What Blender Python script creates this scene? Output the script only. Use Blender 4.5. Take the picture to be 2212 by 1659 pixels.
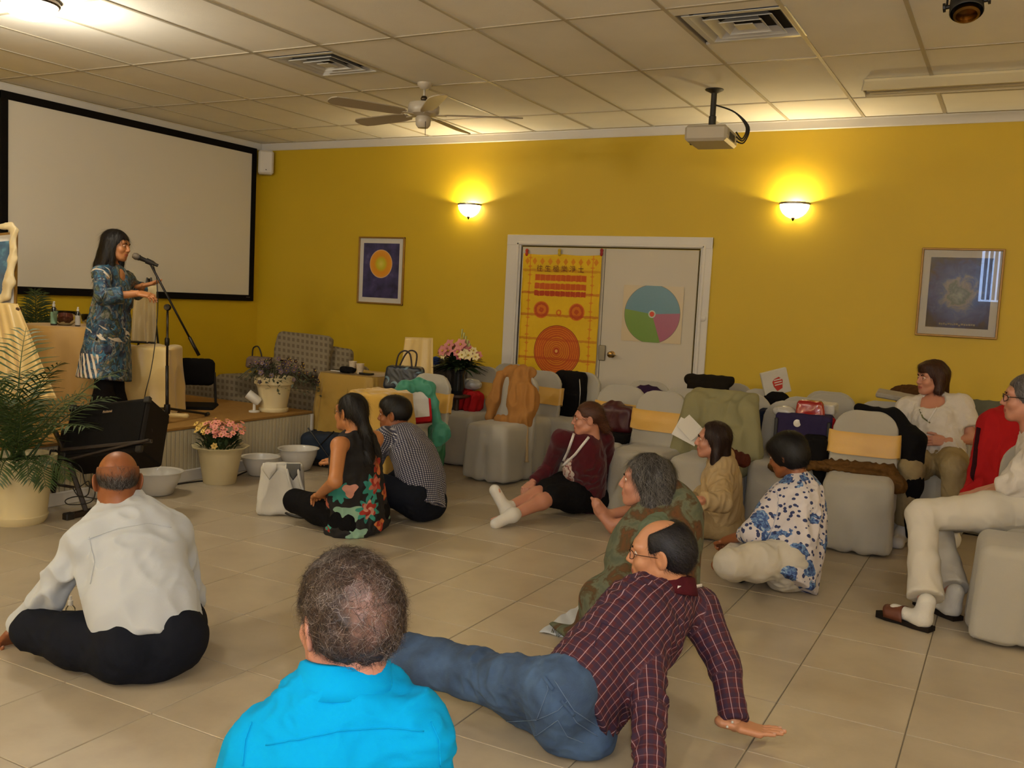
import bpy, math, random
import numpy as np
from mathutils import Vector, Matrix
for o in list(bpy.data.objects): bpy.data.objects.remove(o)
SC = bpy.context.scene
COL = SC.collection
PI = math.pi
# ------------------------------------------------------------------ camera
FPX = 2024.9
YAW, PIT, ROL = .489854, -.090447, .0502475
CAM = np.array([0., 0., 1.49])
_cy, _sy, _cp, _sp = math.cos(YAW), math.sin(YAW), math.cos(PIT), math.sin(PIT)
FW = np.array([-_sy*_cp, _cy*_cp, _sp])
_rt = np.array([_cy, _sy, 0.]); _up = np.cross(_rt, FW)
RT = math.cos(ROL)*_rt + math.sin(ROL)*_up
UP = -math.sin(ROL)*_rt + math.cos(ROL)*_up
cd = bpy.data.cameras.new('camera'); cam = bpy.data.objects.new('camera', cd); COL.objects.link(cam)
cd.sensor_fit = 'HORIZONTAL'; cd.sensor_width = 36; cd.lens = 36*FPX/2212; cd.clip_start = .05; cd.clip_end = 60
M = Matrix.Identity(4)
for r in range(3):
    M[r][0] = RT[r]; M[r][1] = UP[r]; M[r][2] = -FW[r]; M[r][3] = CAM[r]
cam.matrix_world = M
SC.camera = cam
# ------------------------------------------------------------------ colour management, world
SC.view_settings.view_transform = 'Standard'; SC.view_settings.look = 'None'
SC.view_settings.gamma = 1; SC.view_settings.use_curve_mapping = False
SC.view_settings.exposure = 0.07
w = bpy.data.worlds.new('world'); SC.world = w; w.use_nodes = True
w.node_tree.nodes['Background'].inputs[0].default_value = (.45, .62, 1, 1)
w.node_tree.nodes['Background'].inputs[1].default_value = 9.
# ------------------------------------------------------------------ lights of the room
def light(name, kind, loc, energy, col, **k):
    l = bpy.data.lights.new(name, kind); l.energy = energy; l.color = col
    for a, b in k.items(): setattr(l, a, b)
    o = bpy.data.objects.new(name, l); COL.objects.link(o); o.location = loc
    return o
WARM = (1, .66, .30); FLASHC = (.98, 1, 1.12)
fl = light('camera_flash', 'AREA', CAM + RT*.05 + UP*.035 + FW*.02, 25, FLASHC, shape='RECTANGLE', size=.03, size_y=.015)
fl.matrix_world = Matrix.Translation(fl.location) @ M.to_3x3().to_4x4()
DOMES = [(-5.45, 3.75), (-1.2, -.6), (1.9, 2.6), (-4.6, -.4), (1.9, -2.6)]  # first dome is in view; the others are added out of frame for ambient fill
for i, (x, y) in enumerate(DOMES):
    light('dome_lamp', 'POINT', (x, y, 2.93), (55, 50, 24, 90, 36)[i], (1, .92, .75), shadow_soft_size=.12)
SCONCES = [(-5.1, 2.44), (-1.8, 2.44), (1.5, 2.44)]
for x, z in SCONCES:
    light('sconce_lamp', 'POINT', (x, 8.45-.06, z-.022), 20, (1, .86, .56), shadow_soft_size=.012)
ADDED_SCONCES = [(4.2, 4.6, 1), (4.2, .8, 1), (1.8, -4.0, 0), (-3.2, -4.0, 0), (-6.2, -4.0, 0)]   # unseen, added to wash the ceiling; x, y, 1 = right wall, 0 = front wall
for x, y, s in ADDED_SCONCES:
    light('sconce_lamp', 'POINT', (x-.09*s, y+.09*(1-s), 2.52), 46 if s else 110, (1, .90, .72), shadow_soft_size=.03)  # fill light of the added sconces, brightening the ceiling
# ------------------------------------------------------------------ pixels to points (2212 x 1659 frame)
def ray(x, y): return RT*(x-1106)/FPX - UP*(y-829.5)/FPX + FW
def J(x, y, d): return CAM + ray(x, y)*d
def onz(x, y, z=0.): r = ray(x, y); return CAM + r*(z-CAM[2])/r[2]
def ony(x, y, Y): r = ray(x, y); return CAM + r*Y/r[1]
def onx(x, y, X): r = ray(x, y); return CAM + r*X/r[0]
def dep(p): return float((np.asarray(p)-CAM) @ FW)
def proj(p):
    q = np.asarray(p, float)-CAM; w_ = q@FW
    return 1106+FPX*(q@RT)/w_, 829.5-FPX*(q@UP)/w_, w_
def hop(a, x, y, L, s=1):
    "point on the ray of a pixel at distance L from a; s=1 the farther one, -1 the nearer"
    r = ray(x, y); a = np.asarray(a); c = a-CAM; rr = r@r; b = (r@c)/rr; q = b*b-(c@c-L*L)/rr
    t = b + s*math.sqrt(max(q, 0)); return CAM + r*t
def az(a, pitch=0.):
    a = math.radians(a); p = math.radians(pitch)
    return np.array([-math.sin(a)*math.cos(p), math.cos(a)*math.cos(p), math.sin(p)])
def nrm(v): v = np.asarray(v, float); return v/max(1e-9, np.linalg.norm(v))
def lin(c): return tuple((x/12.92 if x <= .04045 else ((x+.055)/1.055)**2.4) for x in c)
def rgb(h):
    h = h.lstrip('#'); return lin(tuple(int(h[i:i+2], 16)/255 for i in (0, 2, 4)))
# ------------------------------------------------------------------ materials
class NT:
    "small helper to wire shader nodes"
    def __init__(s, name):
        s.m = bpy.data.materials.new(name); s.m.use_nodes = True; s.t = s.m.node_tree
        s.b = s.t.nodes['Principled BSDF']; s.i = 0
    def n(s, typ, **k):
        x = s.t.nodes.new(typ); s.i += 1; x.location = (-200*s.i, 0)
        for a, b in k.items(): setattr(x, a, b)
        return x
    def put(s, inp, v):
        if isinstance(v, bpy.types.NodeSocket): s.t.links.new(v, inp)
        elif isinstance(v, (tuple, list)) and len(v) == 3 and inp.type == 'RGBA': inp.default_value = (*v, 1)
        else: inp.default_value = v
    def ma(s, op, a, b=0., c=0.):
        x = s.n('ShaderNodeMath', operation=op); s.put(x.inputs[0], a); s.put(x.inputs[1], b); s.put(x.inputs[2], c); return x.outputs[0]
    def mix(s, f, a, b):
        x = s.n('ShaderNodeMix', data_type='RGBA'); s.put(x.inputs[0], f); s.put(x.inputs[6], a); s.put(x.inputs[7], b); return x.outputs[2]
    def attr(s, name): return s.n('ShaderNodeAttribute', attribute_name=name)
    def sep(s, v): x = s.n('ShaderNodeSeparateXYZ'); s.put(x.inputs[0], v); return x.outputs
    def comb(s, a, b, c=0.):
        x = s.n('ShaderNodeCombineXYZ'); s.put(x.inputs[0], a); s.put(x.inputs[1], b); s.put(x.inputs[2], c); return x.outputs[0]
    def obj(s): return s.n('ShaderNodeTexCoord').outputs['Object']
    def noise(s, v, sc, det=2., rough=.5, dist=0.):
        x = s.n('ShaderNodeTexNoise'); s.put(x.inputs['Vector'], v); x.inputs['Scale'].default_value = sc
        x.inputs['Detail'].default_value = det; x.inputs['Roughness'].default_value = rough; x.inputs['Distortion'].default_value = dist
        return x.outputs
    def voro(s, v, sc, feat='F1', rnd=1.):
        x = s.n('ShaderNodeTexVoronoi', feature=feat); s.put(x.inputs['Vector'], v); x.inputs['Scale'].default_value = sc
        x.inputs['Randomness'].default_value = rnd; return x.outputs
    def ramp(s, f, stops, interp='LINEAR'):
        x = s.n('ShaderNodeValToRGB'); x.color_ramp.interpolation = interp; s.put(x.inputs[0], f); e = x.color_ramp.elements
        while len(e) < len(stops): e.new(.5)
        for el, (p, c) in zip(e, stops): el.position = p; el.color = (*c, 1)
        return x.outputs[0]
    def stripe(s, u, per, wid, off=0.):
        "1 inside a line of width wid (metres) every per metres"
        f = s.ma('FRACT', s.ma('ADD', s.ma('DIVIDE', u, per), off)); return s.ma('LESS_THAN', f, wid/per)
    def bump(s, h, st, dist=.01):
        x = s.n('ShaderNodeBump'); x.inputs['Strength'].default_value = st; x.inputs['Distance'].default_value = dist
        s.put(x.inputs['Height'], h); s.t.links.new(x.outputs[0], s.b.inputs['Normal'])
    def done(s, col, rough=.8, metal=0.): s.put(s.b.inputs['Base Color'], col); s.put(s.b.inputs['Roughness'], rough); s.b.inputs['Metallic'].default_value = metal; return s.m
MATS = {}
def mk(name, col, rough=.8, var=.12, vs=8., bump=.15, bs=60., metal=0., attr=False, sheen=0., coat=0., dist=.003, sss=0., spec=None, rnd=0.):
    "plain surface: colour with soft noise variation and a fine relief"
    if name in MATS: return MATS[name]
    k = NT(name); c = rgb(col) if isinstance(col, str) else col
    base = c
    if attr: base = k.attr('col').outputs['Color']
    ob = k.obj()
    if rnd:
        r = k.n('ShaderNodeObjectInfo').outputs['Random']
        base = k.mix(k.ma('MULTIPLY', r, rnd), base, tuple(x*.72 for x in c))
    if var:
        f = k.noise(ob, vs, 3)[0]
        f = k.ma('ADD', k.ma('MULTIPLY', f, 2*var), 1-var)
        x = k.n('ShaderNodeVectorMath', operation='SCALE'); k.put(x.inputs[0], base); k.put(x.inputs['Scale'], f); base = x.outputs[0]
    if bump: k.bump(k.noise(ob, bs, 3, .6)[0], bump, dist)
    m = k.done(base, rough, metal)
    if sheen: k.b.inputs['Sheen Weight'].default_value = sheen
    if coat: k.b.inputs['Coat Weight'].default_value = coat; k.b.inputs['Coat Roughness'].default_value = .1
    if sss: k.b.inputs['Subsurface Weight'].default_value = sss; k.b.inputs['Subsurface Scale'].default_value = .01
    if spec is None and rough >= .75: spec = .15
    if spec is not None: k.b.inputs['Specular IOR Level'].default_value = spec
    MATS[name] = m; return m
def glow(name, col, st):
    k = NT(name); k.b.inputs['Emission Color'].default_value = (*col, 1); k.b.inputs['Emission Strength'].default_value = st
    return k.done(col, .4)
# ------------------------------------------------------------------ objects
def tag(o, label=None, cat=None, group=None, kind=None):
    if label: o['label'] = label
    if cat: o['category'] = cat
    if group: o['group'] = group
    if kind: o['kind'] = kind
    return o
def thing(name, label, cat, loc=(0, 0, 0), rz=0., group=None):
    o = bpy.data.objects.new(name, None); COL.objects.link(o); o.empty_display_size = .1
    o.location = Vector([float(x) for x in loc]); o.rotation_euler = (0, 0, rz); return tag(o, label, cat, group)
def mesh_of(name, V, F, mi=None, smooth=True, col=None, uvm=None):
    V = np.asarray(V, np.float32); me = bpy.data.meshes.new(name)
    if isinstance(F, np.ndarray):
        n = F.shape[1]; nf = len(F); me.vertices.add(len(V)); me.vertices.foreach_set('co', V.ravel())
        me.loops.add(nf*n); me.loops.foreach_set('vertex_index', F.ravel().astype(np.int32))
        me.polygons.add(nf); me.polygons.foreach_set('loop_start', np.arange(0, nf*n, n, dtype=np.int32))
    else: me.from_pydata([tuple(v) for v in V.tolist()], [], F)
    if mi is not None: me.polygons.foreach_set('material_index', np.asarray(mi, np.int32))
    me.update(calc_edges=True)
    me.polygons.foreach_set('use_smooth', np.full(len(me.polygons), bool(smooth)))
    if col is not None:
        a = me.color_attributes.new('col', 'FLOAT_COLOR', 'POINT')
        c = np.ones((len(V), 4), np.float32); c[:, :3] = col; a.data.foreach_set('color', c.ravel())
    if uvm is not None:
        a = me.attributes.new('uvm', 'FLOAT_VECTOR', 'POINT'); a.data.foreach_set('vector', np.asarray(uvm, np.float32).ravel())
    return me
def link(name, me, mats, parent=None, loc=None, label=None, cat=None, group=None, kind=None):
    for m in (mats if isinstance(mats, (list, tuple)) else [mats]): me.materials.append(m)
    o = bpy.data.objects.new(name, me); COL.objects.link(o)
    if parent is not None: o.parent = parent
    if loc is not None: o.location = Vector([float(x) for x in loc])
    return tag(o, label, cat, group, kind)
def copy_tree(o, parent=None, loc=None, rz=None, label=None, group=None):
    c = o.copy(); COL.objects.link(c)
    if parent is not None: c.parent = parent
    if loc is not None: c.location = Vector([float(x) for x in loc])
    if rz is not None: c.rotation_euler = (0, 0, rz)
    if label: c['label'] = label
    if group: c['group'] = group
    for ch in list(KIDS.get(o.name, ())) or [x for x in bpy.data.objects if x.parent == o]: copy_tree(ch, c)
    return c
KIDS = {}
# ------------------------------------------------------------------ plain mesh builder
class MB:
    def __init__(s): s.V = []; s.F = []; s.M = []; s.n = 0
    def add(s, V, F, m=0):
        V = np.asarray(V, float).reshape(-1, 3); s.V.append(V)
        for f in F: s.F.append(tuple(int(i)+s.n for i in f)); s.M.append(m)
        s.n += len(V); return s
    def box(s, c, h, R=None, m=0, bev=0.):
        "centre, half sizes; optional 3x3 columns = axes"
        c = np.asarray(c, float); h = np.asarray(h, float)
        R = np.eye(3) if R is None else np.asarray(R)
        if bev <= 0:
            v = np.array([[x, y, z] for x in (-1, 1) for y in (-1, 1) for z in (-1, 1)])*h
            F = [(0, 1, 3, 2), (4, 6, 7, 5), (0, 4, 5, 1), (2, 3, 7, 6), (0, 2, 6, 4), (1, 5, 7, 3)]
            return s.add(c + v@R.T, F, m)
        b = min(bev, *(h*.99)); V = []; idx = {}
        for sx in (-1, 1):
            for sy in (-1, 1):
                for sz in (-1, 1):
                    for a in range(3):
                        q = np.array([sx, sy, sz])*(h-b); q[a] = (sx, sy, sz)[a]*h[a]; idx[(sx, sy, sz, a)] = len(V); V.append(q)
        F = []
        for a in range(3):
            o1, o2 = (a+1) % 3, (a+2) % 3
            for sg in (-1, 1):
                def key(p, q):
                    t = [0, 0, 0]; t[a] = sg; t[o1] = p; t[o2] = q; return idx[(*t, a)]
                f = [key(-1, -1), key(1, -1), key(1, 1), key(-1, 1)]; F.append(f if sg > 0 else f[::-1])
            for p in (-1, 1):
                for q in (-1, 1):
                    def kk(sa, ax):
                        t = [0, 0, 0]; t[a] = sa; t[o1] = p; t[o2] = q; return idx[(*t, ax)]
                    f = [kk(-1, o1), kk(1, o1), kk(1, o2), kk(-1, o2)]; F.append(f if p*q < 0 else f[::-1])
        for sx in (-1, 1):
            for sy in (-1, 1):
                for sz in (-1, 1):
                    f = [idx[(sx, sy, sz, a)] for a in range(3)]; F.append(f if sx*sy*sz > 0 else f[::-1])
        return s.add(c + np.array(V)@R.T, F, m)
    def tube(s, pts, r, n=8, m=0, cap=True):
        P = np.asarray(pts, float); k = len(P); R = np.full(k, r, float) if np.isscalar(r) else np.asarray(r, float)
        V = []; up = None
        for i in range(k):
            t = nrm(P[min(i+1, k-1)]-P[max(i-1, 0)])
            if up is None: up = np.array([0, 0, 1.]) if abs(t[2]) < .9 else np.array([1., 0, 0])
            a = nrm(np.cross(t, up)); b = np.cross(a, t); up = b
            th = np.arange(n)*2*PI/n; V.append(P[i] + R[i]*(np.cos(th)[:, None]*a + np.sin(th)[:, None]*b))
        F = [(i*n+j, i*n+(j+1) % n, (i+1)*n+(j+1) % n, (i+1)*n+j) for i in range(k-1) for j in range(n)]
        if cap: F += [tuple(range(n))[::-1], tuple((k-1)*n+j for j in range(n))]
        return s.add(np.concatenate(V), F, m)
    def lathe(s, prof, c=(0, 0, 0), n=32, m=0, R=None, wob=None):
        "profile of (radius, height)"
        R = np.eye(3) if R is None else np.asarray(R); V = []; th = np.arange(n)*2*PI/n
        for r, z in prof:
            rr = np.full(n, max(r, 1e-4)) if wob is None else max(r, 1e-4)*(1+wob(th, r, z))
            V.append(np.stack([rr*np.cos(th), rr*np.sin(th), np.full(n, z)], 1))
        F = [(i*n+j, i*n+(j+1) % n, (i+1)*n+(j+1) % n, (i+1)*n+j) for i in range(len(prof)-1) for j in range(n)]
        return s.add(np.asarray(c) + np.concatenate(V)@R.T, F, m)
    def prism(s, poly, z0, z1, R=None, c=(0, 0, 0), m=0):
        R = np.eye(3) if R is None else np.asarray(R); n = len(poly)
        V = [(x, y, z0) for x, y in poly] + [(x, y, z1) for x, y in poly]
        F = [tuple(range(n))[::-1], tuple(range(n, 2*n))] + [(i, (i+1) % n, n+(i+1) % n, n+i) for i in range(n)]
        return s.add(np.asarray(c) + np.array(V)@R.T, F, m)
    def grid(s, f, nu, nv, m=0):
        V = [f(i/nu, j/nv) for j in range(nv+1) for i in range(nu+1)]
        F = [(j*(nu+1)+i, j*(nu+1)+i+1, (j+1)*(nu+1)+i+1, (j+1)*(nu+1)+i) for j in range(nv) for i in range(nu)]
        return s.add(V, F, m)
    def mesh(s, name, smooth=False, off=None):
        V = np.concatenate(s.V)
        if off is not None: V = V-np.asarray(off)
        return mesh_of(name, V, s.F, s.M, smooth)
    def build(s, name, mats, parent=None, smooth=False, loc=None, off=None, solid=0., angle=None, **k):
        me = s.mesh(name, smooth or angle is not None, off); o = link(name, me, mats, parent, loc, **k)
        if angle is not None: me.set_sharp_from_angle(angle=math.radians(angle))
        if solid:
            md = o.modifiers.new('thickness', 'SOLIDIFY'); md.thickness = solid; md.offset = 0
        return o
def ring(P, k=4, closed=False):
    "smooth (Catmull-Rom) path through points"
    P = [np.asarray(p, float) for p in P]; n = len(P); out = []
    for i in range(n-1):
        p0 = P[max(i-1, 0)]; p1 = P[i]; p2 = P[i+1]; p3 = P[min(i+2, n-1)]
        for j in range(k):
            t = j/k; out.append(.5*((2*p1)+(-p0+p2)*t+(2*p0-5*p1+4*p2-p3)*t*t+(-p0+3*p1-3*p2+p3)*t**3))
    out.append(P[-1]); return out
# ------------------------------------------------------------------ soft bodies from blended distance fields
class Pr:
    def __init__(s, f, lo, hi, k, op): s.f, s.lo, s.hi, s.k, s.op = f, np.asarray(lo, float), np.asarray(hi, float), k, op
def cap(a, b, ra, rb, k=.03, op='+', ax=None, fl=1., flat=False, flat0=False):
    a = np.asarray(a, float); b = np.asarray(b, float); m = max(ra, rb); ba = b-a
    n = None if ax is None else nrm(ax)
    bb = ba if n is None else ba + n*(ba@n)*(1/fl-1); l2 = max(bb@bb, 1e-9); dr = nrm(ba)
    def f(X, Y, Z):
        q = [X-a[0], Y-a[1], Z-a[2]]
        if n is not None:
            dn = (q[0]*n[0]+q[1]*n[1]+q[2]*n[2])*(1/fl-1); q = [q[i]+n[i]*dn for i in range(3)]
        t = np.clip((q[0]*bb[0]+q[1]*bb[1]+q[2]*bb[2])/l2, 0, 1)
        d = np.sqrt((q[0]-t*bb[0])**2+(q[1]-t*bb[1])**2+(q[2]-t*bb[2])**2)-(ra+(rb-ra)*t)
        if n is not None: d = d*(fl*.5+.5)
        if flat: d = np.maximum(d, (X-b[0])*dr[0]+(Y-b[1])*dr[1]+(Z-b[2])*dr[2])
        if flat0: d = np.maximum(d, -((X-a[0])*dr[0]+(Y-a[1])*dr[1]+(Z-a[2])*dr[2]))
        return d
    return Pr(f, np.minimum(a, b)-m, np.maximum(a, b)+m, k, op)
def ell(c, r, R=None, k=.03, op='+'):
    c = np.asarray(c, float); r = np.asarray(r, float); R = np.eye(3) if R is None else np.asarray(R, float)
    ext = np.sqrt(((R*r)**2).sum(1))
    def f(X, Y, Z):
        q = [X-c[0], Y-c[1], Z-c[2]]; u = [q[0]*R[0, i]+q[1]*R[1, i]+q[2]*R[2, i] for i in range(3)]
        k0 = np.sqrt((u[0]/r[0])**2+(u[1]/r[1])**2+(u[2]/r[2])**2)
        k1 = np.sqrt((u[0]/r[0]**2)**2+(u[1]/r[1]**2)**2+(u[2]/r[2]**2)**2)+1e-6
        return k0*(k0-1)/k1
    return Pr(f, c-ext, c+ext, k, op)
def rbox(c, h, rad=.02, R=None, k=.02, op='+', tap=0.):
    "rounded box; tap widens it towards its bottom"
    c = np.asarray(c, float); h = np.asarray(h, float); R = np.eye(3) if R is None else np.asarray(R, float)
    hh = h*(1+abs(tap)); ext = np.abs(R)@hh
    def f(X, Y, Z):
        q = [X-c[0], Y-c[1], Z-c[2]]; u = [q[0]*R[0, i]+q[1]*R[1, i]+q[2]*R[2, i] for i in range(3)]
        g = 1+tap*np.clip(.5-u[2]/(2*h[2]), 0, 1) if tap else 1.
        a = [np.abs(u[0])-h[0]*g+rad, np.abs(u[1])-h[1]*g+rad, np.abs(u[2])-h[2]+rad]
        return np.sqrt(np.maximum(a[0], 0)**2+np.maximum(a[1], 0)**2+np.maximum(a[2], 0)**2)+np.minimum(np.maximum(a[0], np.maximum(a[1], a[2])), 0)-rad
    return Pr(f, c-ext, c+ext, k, op)
def chain(P, R, **k): return [cap(P[i], P[i+1], R[i], R[i+1], **k) for i in range(len(P)-1)]
def field(prims, vox):
    adds = [p for p in prims if p.op == '+']
    lo = np.min([p.lo for p in adds], 0)-3*vox; hi = np.max([p.hi for p in adds], 0)+3*vox
    n = np.ceil((hi-lo)/vox).astype(int)+1; D = np.full(n, 1., np.float32)
    for p in prims:
        i0 = np.clip(np.floor((p.lo-p.k-2*vox-lo)/vox).astype(int), 0, n-1); i1 = np.clip(np.ceil((p.hi+p.k+2*vox-lo)/vox).astype(int)+1, 1, n)
        if (i1 <= i0).any(): continue
        ax = [(lo[a]+vox*np.arange(i0[a], i1[a])).astype(np.float32) for a in range(3)]
        d = p.f(ax[0][:, None, None], ax[1][None, :, None], ax[2][None, None, :])
        W = D[i0[0]:i1[0], i0[1]:i1[1], i0[2]:i1[2]]
        if p.op == '+': h = np.clip(.5+.5*(W-d)/p.k, 0, 1); W[:] = W*(1-h)+d*h-p.k*h*(1-h)
        else: h = np.clip(.5-.5*(W+d)/p.k, 0, 1); W[:] = W*(1-h)-d*h+p.k*h*(1-h)
    return D, lo
def nets(D, lo, vox):
    S = D < 0; c = np.zeros(np.array(D.shape)-1, np.int8); cr = [(i, j, k) for i in (0, 1) for j in (0, 1) for k in (0, 1)]
    sl = lambda i, j, k: tuple(slice(a, a+m-1) for a, m in zip((i, j, k), D.shape))
    for q in cr: c += S[sl(*q)]
    mixed = (c > 0) & (c < 8); cells = np.argwhere(mixed); idx = np.full(c.shape, -1, np.int64); idx[mixed] = np.arange(len(cells))
    acc = np.zeros((len(cells), 3)); cnt = np.zeros(len(cells)); vals = {q: D[cells[:, 0]+q[0], cells[:, 1]+q[1], cells[:, 2]+q[2]] for q in cr}
    for q in cr:
        for a in range(3):
            if q[a]: continue
            q2 = list(q); q2[a] = 1; q2 = tuple(q2); da, db = vals[q], vals[q2]; m = (da < 0) != (db < 0)
            t = np.where(m, da/np.where(m, da-db, 1), 0); pos = np.tile(np.array(q, float), (len(cells), 1)); pos[:, a] += t
            acc[m] += pos[m]; cnt[m] += 1
    V = lo + vox*(cells+acc/np.maximum(cnt, 1)[:, None]); F = []
    for a in range(3):
        b, d = (a+1) % 3, (a+2) % 3
        s0 = [slice(None)]*3; s1 = [slice(None)]*3; s0[a] = slice(0, -1); s1[a] = slice(1, None)
        df = S[tuple(s0)] != S[tuple(s1)]; e = np.argwhere(df); e = e[(e[:, b] > 0) & (e[:, d] > 0) & (e[:, b] < c.shape[b]) & (e[:, d] < c.shape[d])]
        ins = S[e[:, 0], e[:, 1], e[:, 2]]
        def at(db_, dd): q = e.copy(); q[:, b] -= db_; q[:, d] -= dd; return idx[q[:, 0], q[:, 1], q[:, 2]]
        f = np.stack([at(1, 1), at(0, 1), at(0, 0), at(1, 0)], 1); f[~ins] = f[~ins][:, ::-1]; F.append(f)
    F = np.concatenate(F); F = F[(F >= 0).all(1)]; return V, F
def soft(prims, vox): D, lo = field(prims, vox); return nets(D, lo, vox)
def vnorm(V, F):
    N = np.zeros_like(V); a = V[F[:, 2]]-V[F[:, 0]]; b = V[F[:, 3]]-V[F[:, 1]]; n = np.cross(a, b)
    for i in range(4): np.add.at(N, F[:, i], n)
    return N/np.maximum(np.linalg.norm(N, axis=1), 1e-12)[:, None]
def wave(P, sc, seed=0, n=9, an=(1, 1, 1)):
    "cheap smooth noise in about -1..1"
    r = np.random.RandomState(seed); P = np.asarray(P)*np.array(an); o = np.zeros(len(P)); ww = 0
    W = P + .35/sc*np.sin(P[:, [1, 2, 0]]*sc*.7+seed)
    for i in range(n):
        s_ = sc*(1+.9*(i/n)*2); d = nrm(r.randn(3)); o += np.sin(W@d*s_+r.rand()*7)/(1+.5*i/n*2); ww += 1/(1+.5*i/n*2)
    return o/ww*1.8
def folds(V, F, amp, sc, seed=0, an=(1, 1, 1), mask=None):
    N = vnorm(V, F); h = wave(V, sc, seed, an=an); h = 1-2*np.abs(h); d = amp*h
    if mask is not None: d = d*mask
    return V+N*d[:, None]
def blob(name, prims, vox, mat, parent=None, fold=0., fs=20., seed=1, an=(1, 1, 1), base=None, **k):
    V, F = soft(prims, vox)
    if fold: V = folds(V, F, fold, fs, seed, an)
    if base is not None: V = V-np.asarray(base)
    return link(name, mesh_of(name, V, F), mat, parent, **k)
def frame(f, u=(0, 0, 1)):
    "columns x (right), y (forward), z (up)"
    y = nrm(f); x = nrm(np.cross(y, u)); return np.stack([x, y, np.cross(x, y)], 1)
def text(name, s, size, mat, parent, loc, R, extr=.0006, **k):
    cu = bpy.data.curves.new(name, 'FONT'); cu.body = s; cu.size = size; cu.extrude = extr; cu.align_x = 'CENTER'; cu.align_y = 'CENTER'
    o = bpy.data.objects.new(name+'_curve', cu); COL.objects.link(o)
    dg = bpy.context.evaluated_depsgraph_get(); me = bpy.data.meshes.new_from_object(o.evaluated_get(dg)); bpy.data.objects.remove(o); bpy.data.curves.remove(cu)
    me.name = name; me.materials.clear(); o = link(name, me, mat, parent, **k)
    T = Matrix([list(R[i])+[float(loc[i])] for i in range(3)]+[[0, 0, 0, 1]]); o.matrix_local = T
    return o
# ================================================================== ROOM
XL, XR, YB, YF, HC = -8.0, 4.2, 8.45, -4.0, 3.16
WALLC = '#B98A1E'
m_wall = mk('yellow_wall_paint', '#C0A217', .55, .05, 1.5, .25, 180, dist=.0015)
m_wallL = m_wall
m_trim = mk('white_trim_paint', '#C9C6C2', .45, .04, 2, .05)
m_tile = None
k = NT('beige_floor_tile'); ob = k.n('ShaderNodeTexCoord').outputs['Object']; ri = k.n('ShaderNodeObjectInfo').outputs['Random']
v = k.n('ShaderNodeVectorMath', operation='ADD'); k.put(v.inputs[0], ob); cc = k.comb(k.ma('MULTIPLY', ri, 37.), k.ma('MULTIPLY', ri, 91.), 0.); k.put(v.inputs[1], cc)
n1 = k.noise(v.outputs[0], 5., 6, .6, 0.)[0]; n2 = k.noise(v.outputs[0], 60., 3, .6)[0]
c1 = k.ramp(n1, [(.3, rgb('#A09380')), (.5, rgb('#AA9E89')), (.7, rgb('#B2A690'))]); c1 = k.mix(k.ma('MULTIPLY', n2, .25), c1, rgb('#9C917C'))
c1 = k.mix(k.ma('MULTIPLY', ri, .12), c1, rgb('#887C68'))
k.bump(n2, .05, .002); m_tile = k.done(c1, k.ma('ADD', .26, k.ma('MULTIPLY', n1, .16)))
m_grout = mk('grout', '#8B806D', .9, .1, 20)
TP = .4585; TX0, TY0 = -2.521, 2.195
def tile_mesh(name, hx, hy, hz, bev):
    b = MB(); b.box((0, 0, -hz), (hx, hy, hz), bev=bev); return b.mesh(name)
fo = MB(); fo.box(((XL+XR)/2, (YF+YB)/2, -.06), ((XR-XL)/2, (YB-YF)/2, .055)); floor = fo.build('floor', m_grout, kind='structure')
cells = []
for i in range(-13, 16):
    for j in range(-15, 15):
        cx, cyy = TX0+(i+.5)*TP, TY0+(j+.5)*TP
        if not (XL < cx-TP/2+.01 and cx+TP/2 < XR+.01 and YF < cyy-TP/2+.01 and cyy+TP/2 < YB+.01): continue
        px, py, w_ = proj((cx, cyy, 0)); s_ = 0
        if w_ > .5 and -200 < px < 2400 and -100 < py < 1900: s_ = FPX*TP/w_
        cells.append((s_, cx, cyy))
cells.sort(reverse=True); G = TP/2-.0021
tm = tile_mesh('floor_tile', G, G, .004, .0018); tm.materials.append(m_tile); rest = MB()
for q, (s_, x, y) in enumerate(cells):
    if q < 300 and s_ > 0:
        o = bpy.data.objects.new('floor_tile', tm); COL.objects.link(o); o.parent = floor; o.location = (x, y, 0)
    else: rest.box((x, y, -.004), (G, G, .004), bev=.0018)
rest.build('floor_tile_field', m_tile, floor, kind='stuff')
# ceiling: 2 x 4 ft lay-in tiles on a metal grid
m_ctile = mk('ceiling_tile_board', '#F0ECE2', .95, .06, 3, .5, 220, rnd=.06, dist=.002)
m_grid = mk('ceiling_grid_paint', '#B4AB98', .5, .03, 3, 0)
ce = MB(); ce.box(((XL+XR)/2, (YF+YB)/2, HC+.09), ((XR-XL)/2, (YB-YF)/2, .05)); ceiling = ce.build('ceiling', m_ctile, kind='structure')
CX0, CY0 = -3.142, 5.165-1.268*6; PX, PY = .6195, 1.268
gx = [CX0+i*PX for i in range(-9, 14)]; gx = [x for x in gx if XL < x < XR]
gy = [CY0+j*PY for j in range(-2, 12)]; gy = [y for y in gy if YF < y < YB]
cm = {}
ex = [XL]+[x for x in gx if x > XL+.1]+[XR]; ey = [YF]+[y for y in gy if y > YF+.1]+[YB]
VENTS = [(-4.69, 5.62), (-1.56, 5.62)]
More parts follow.
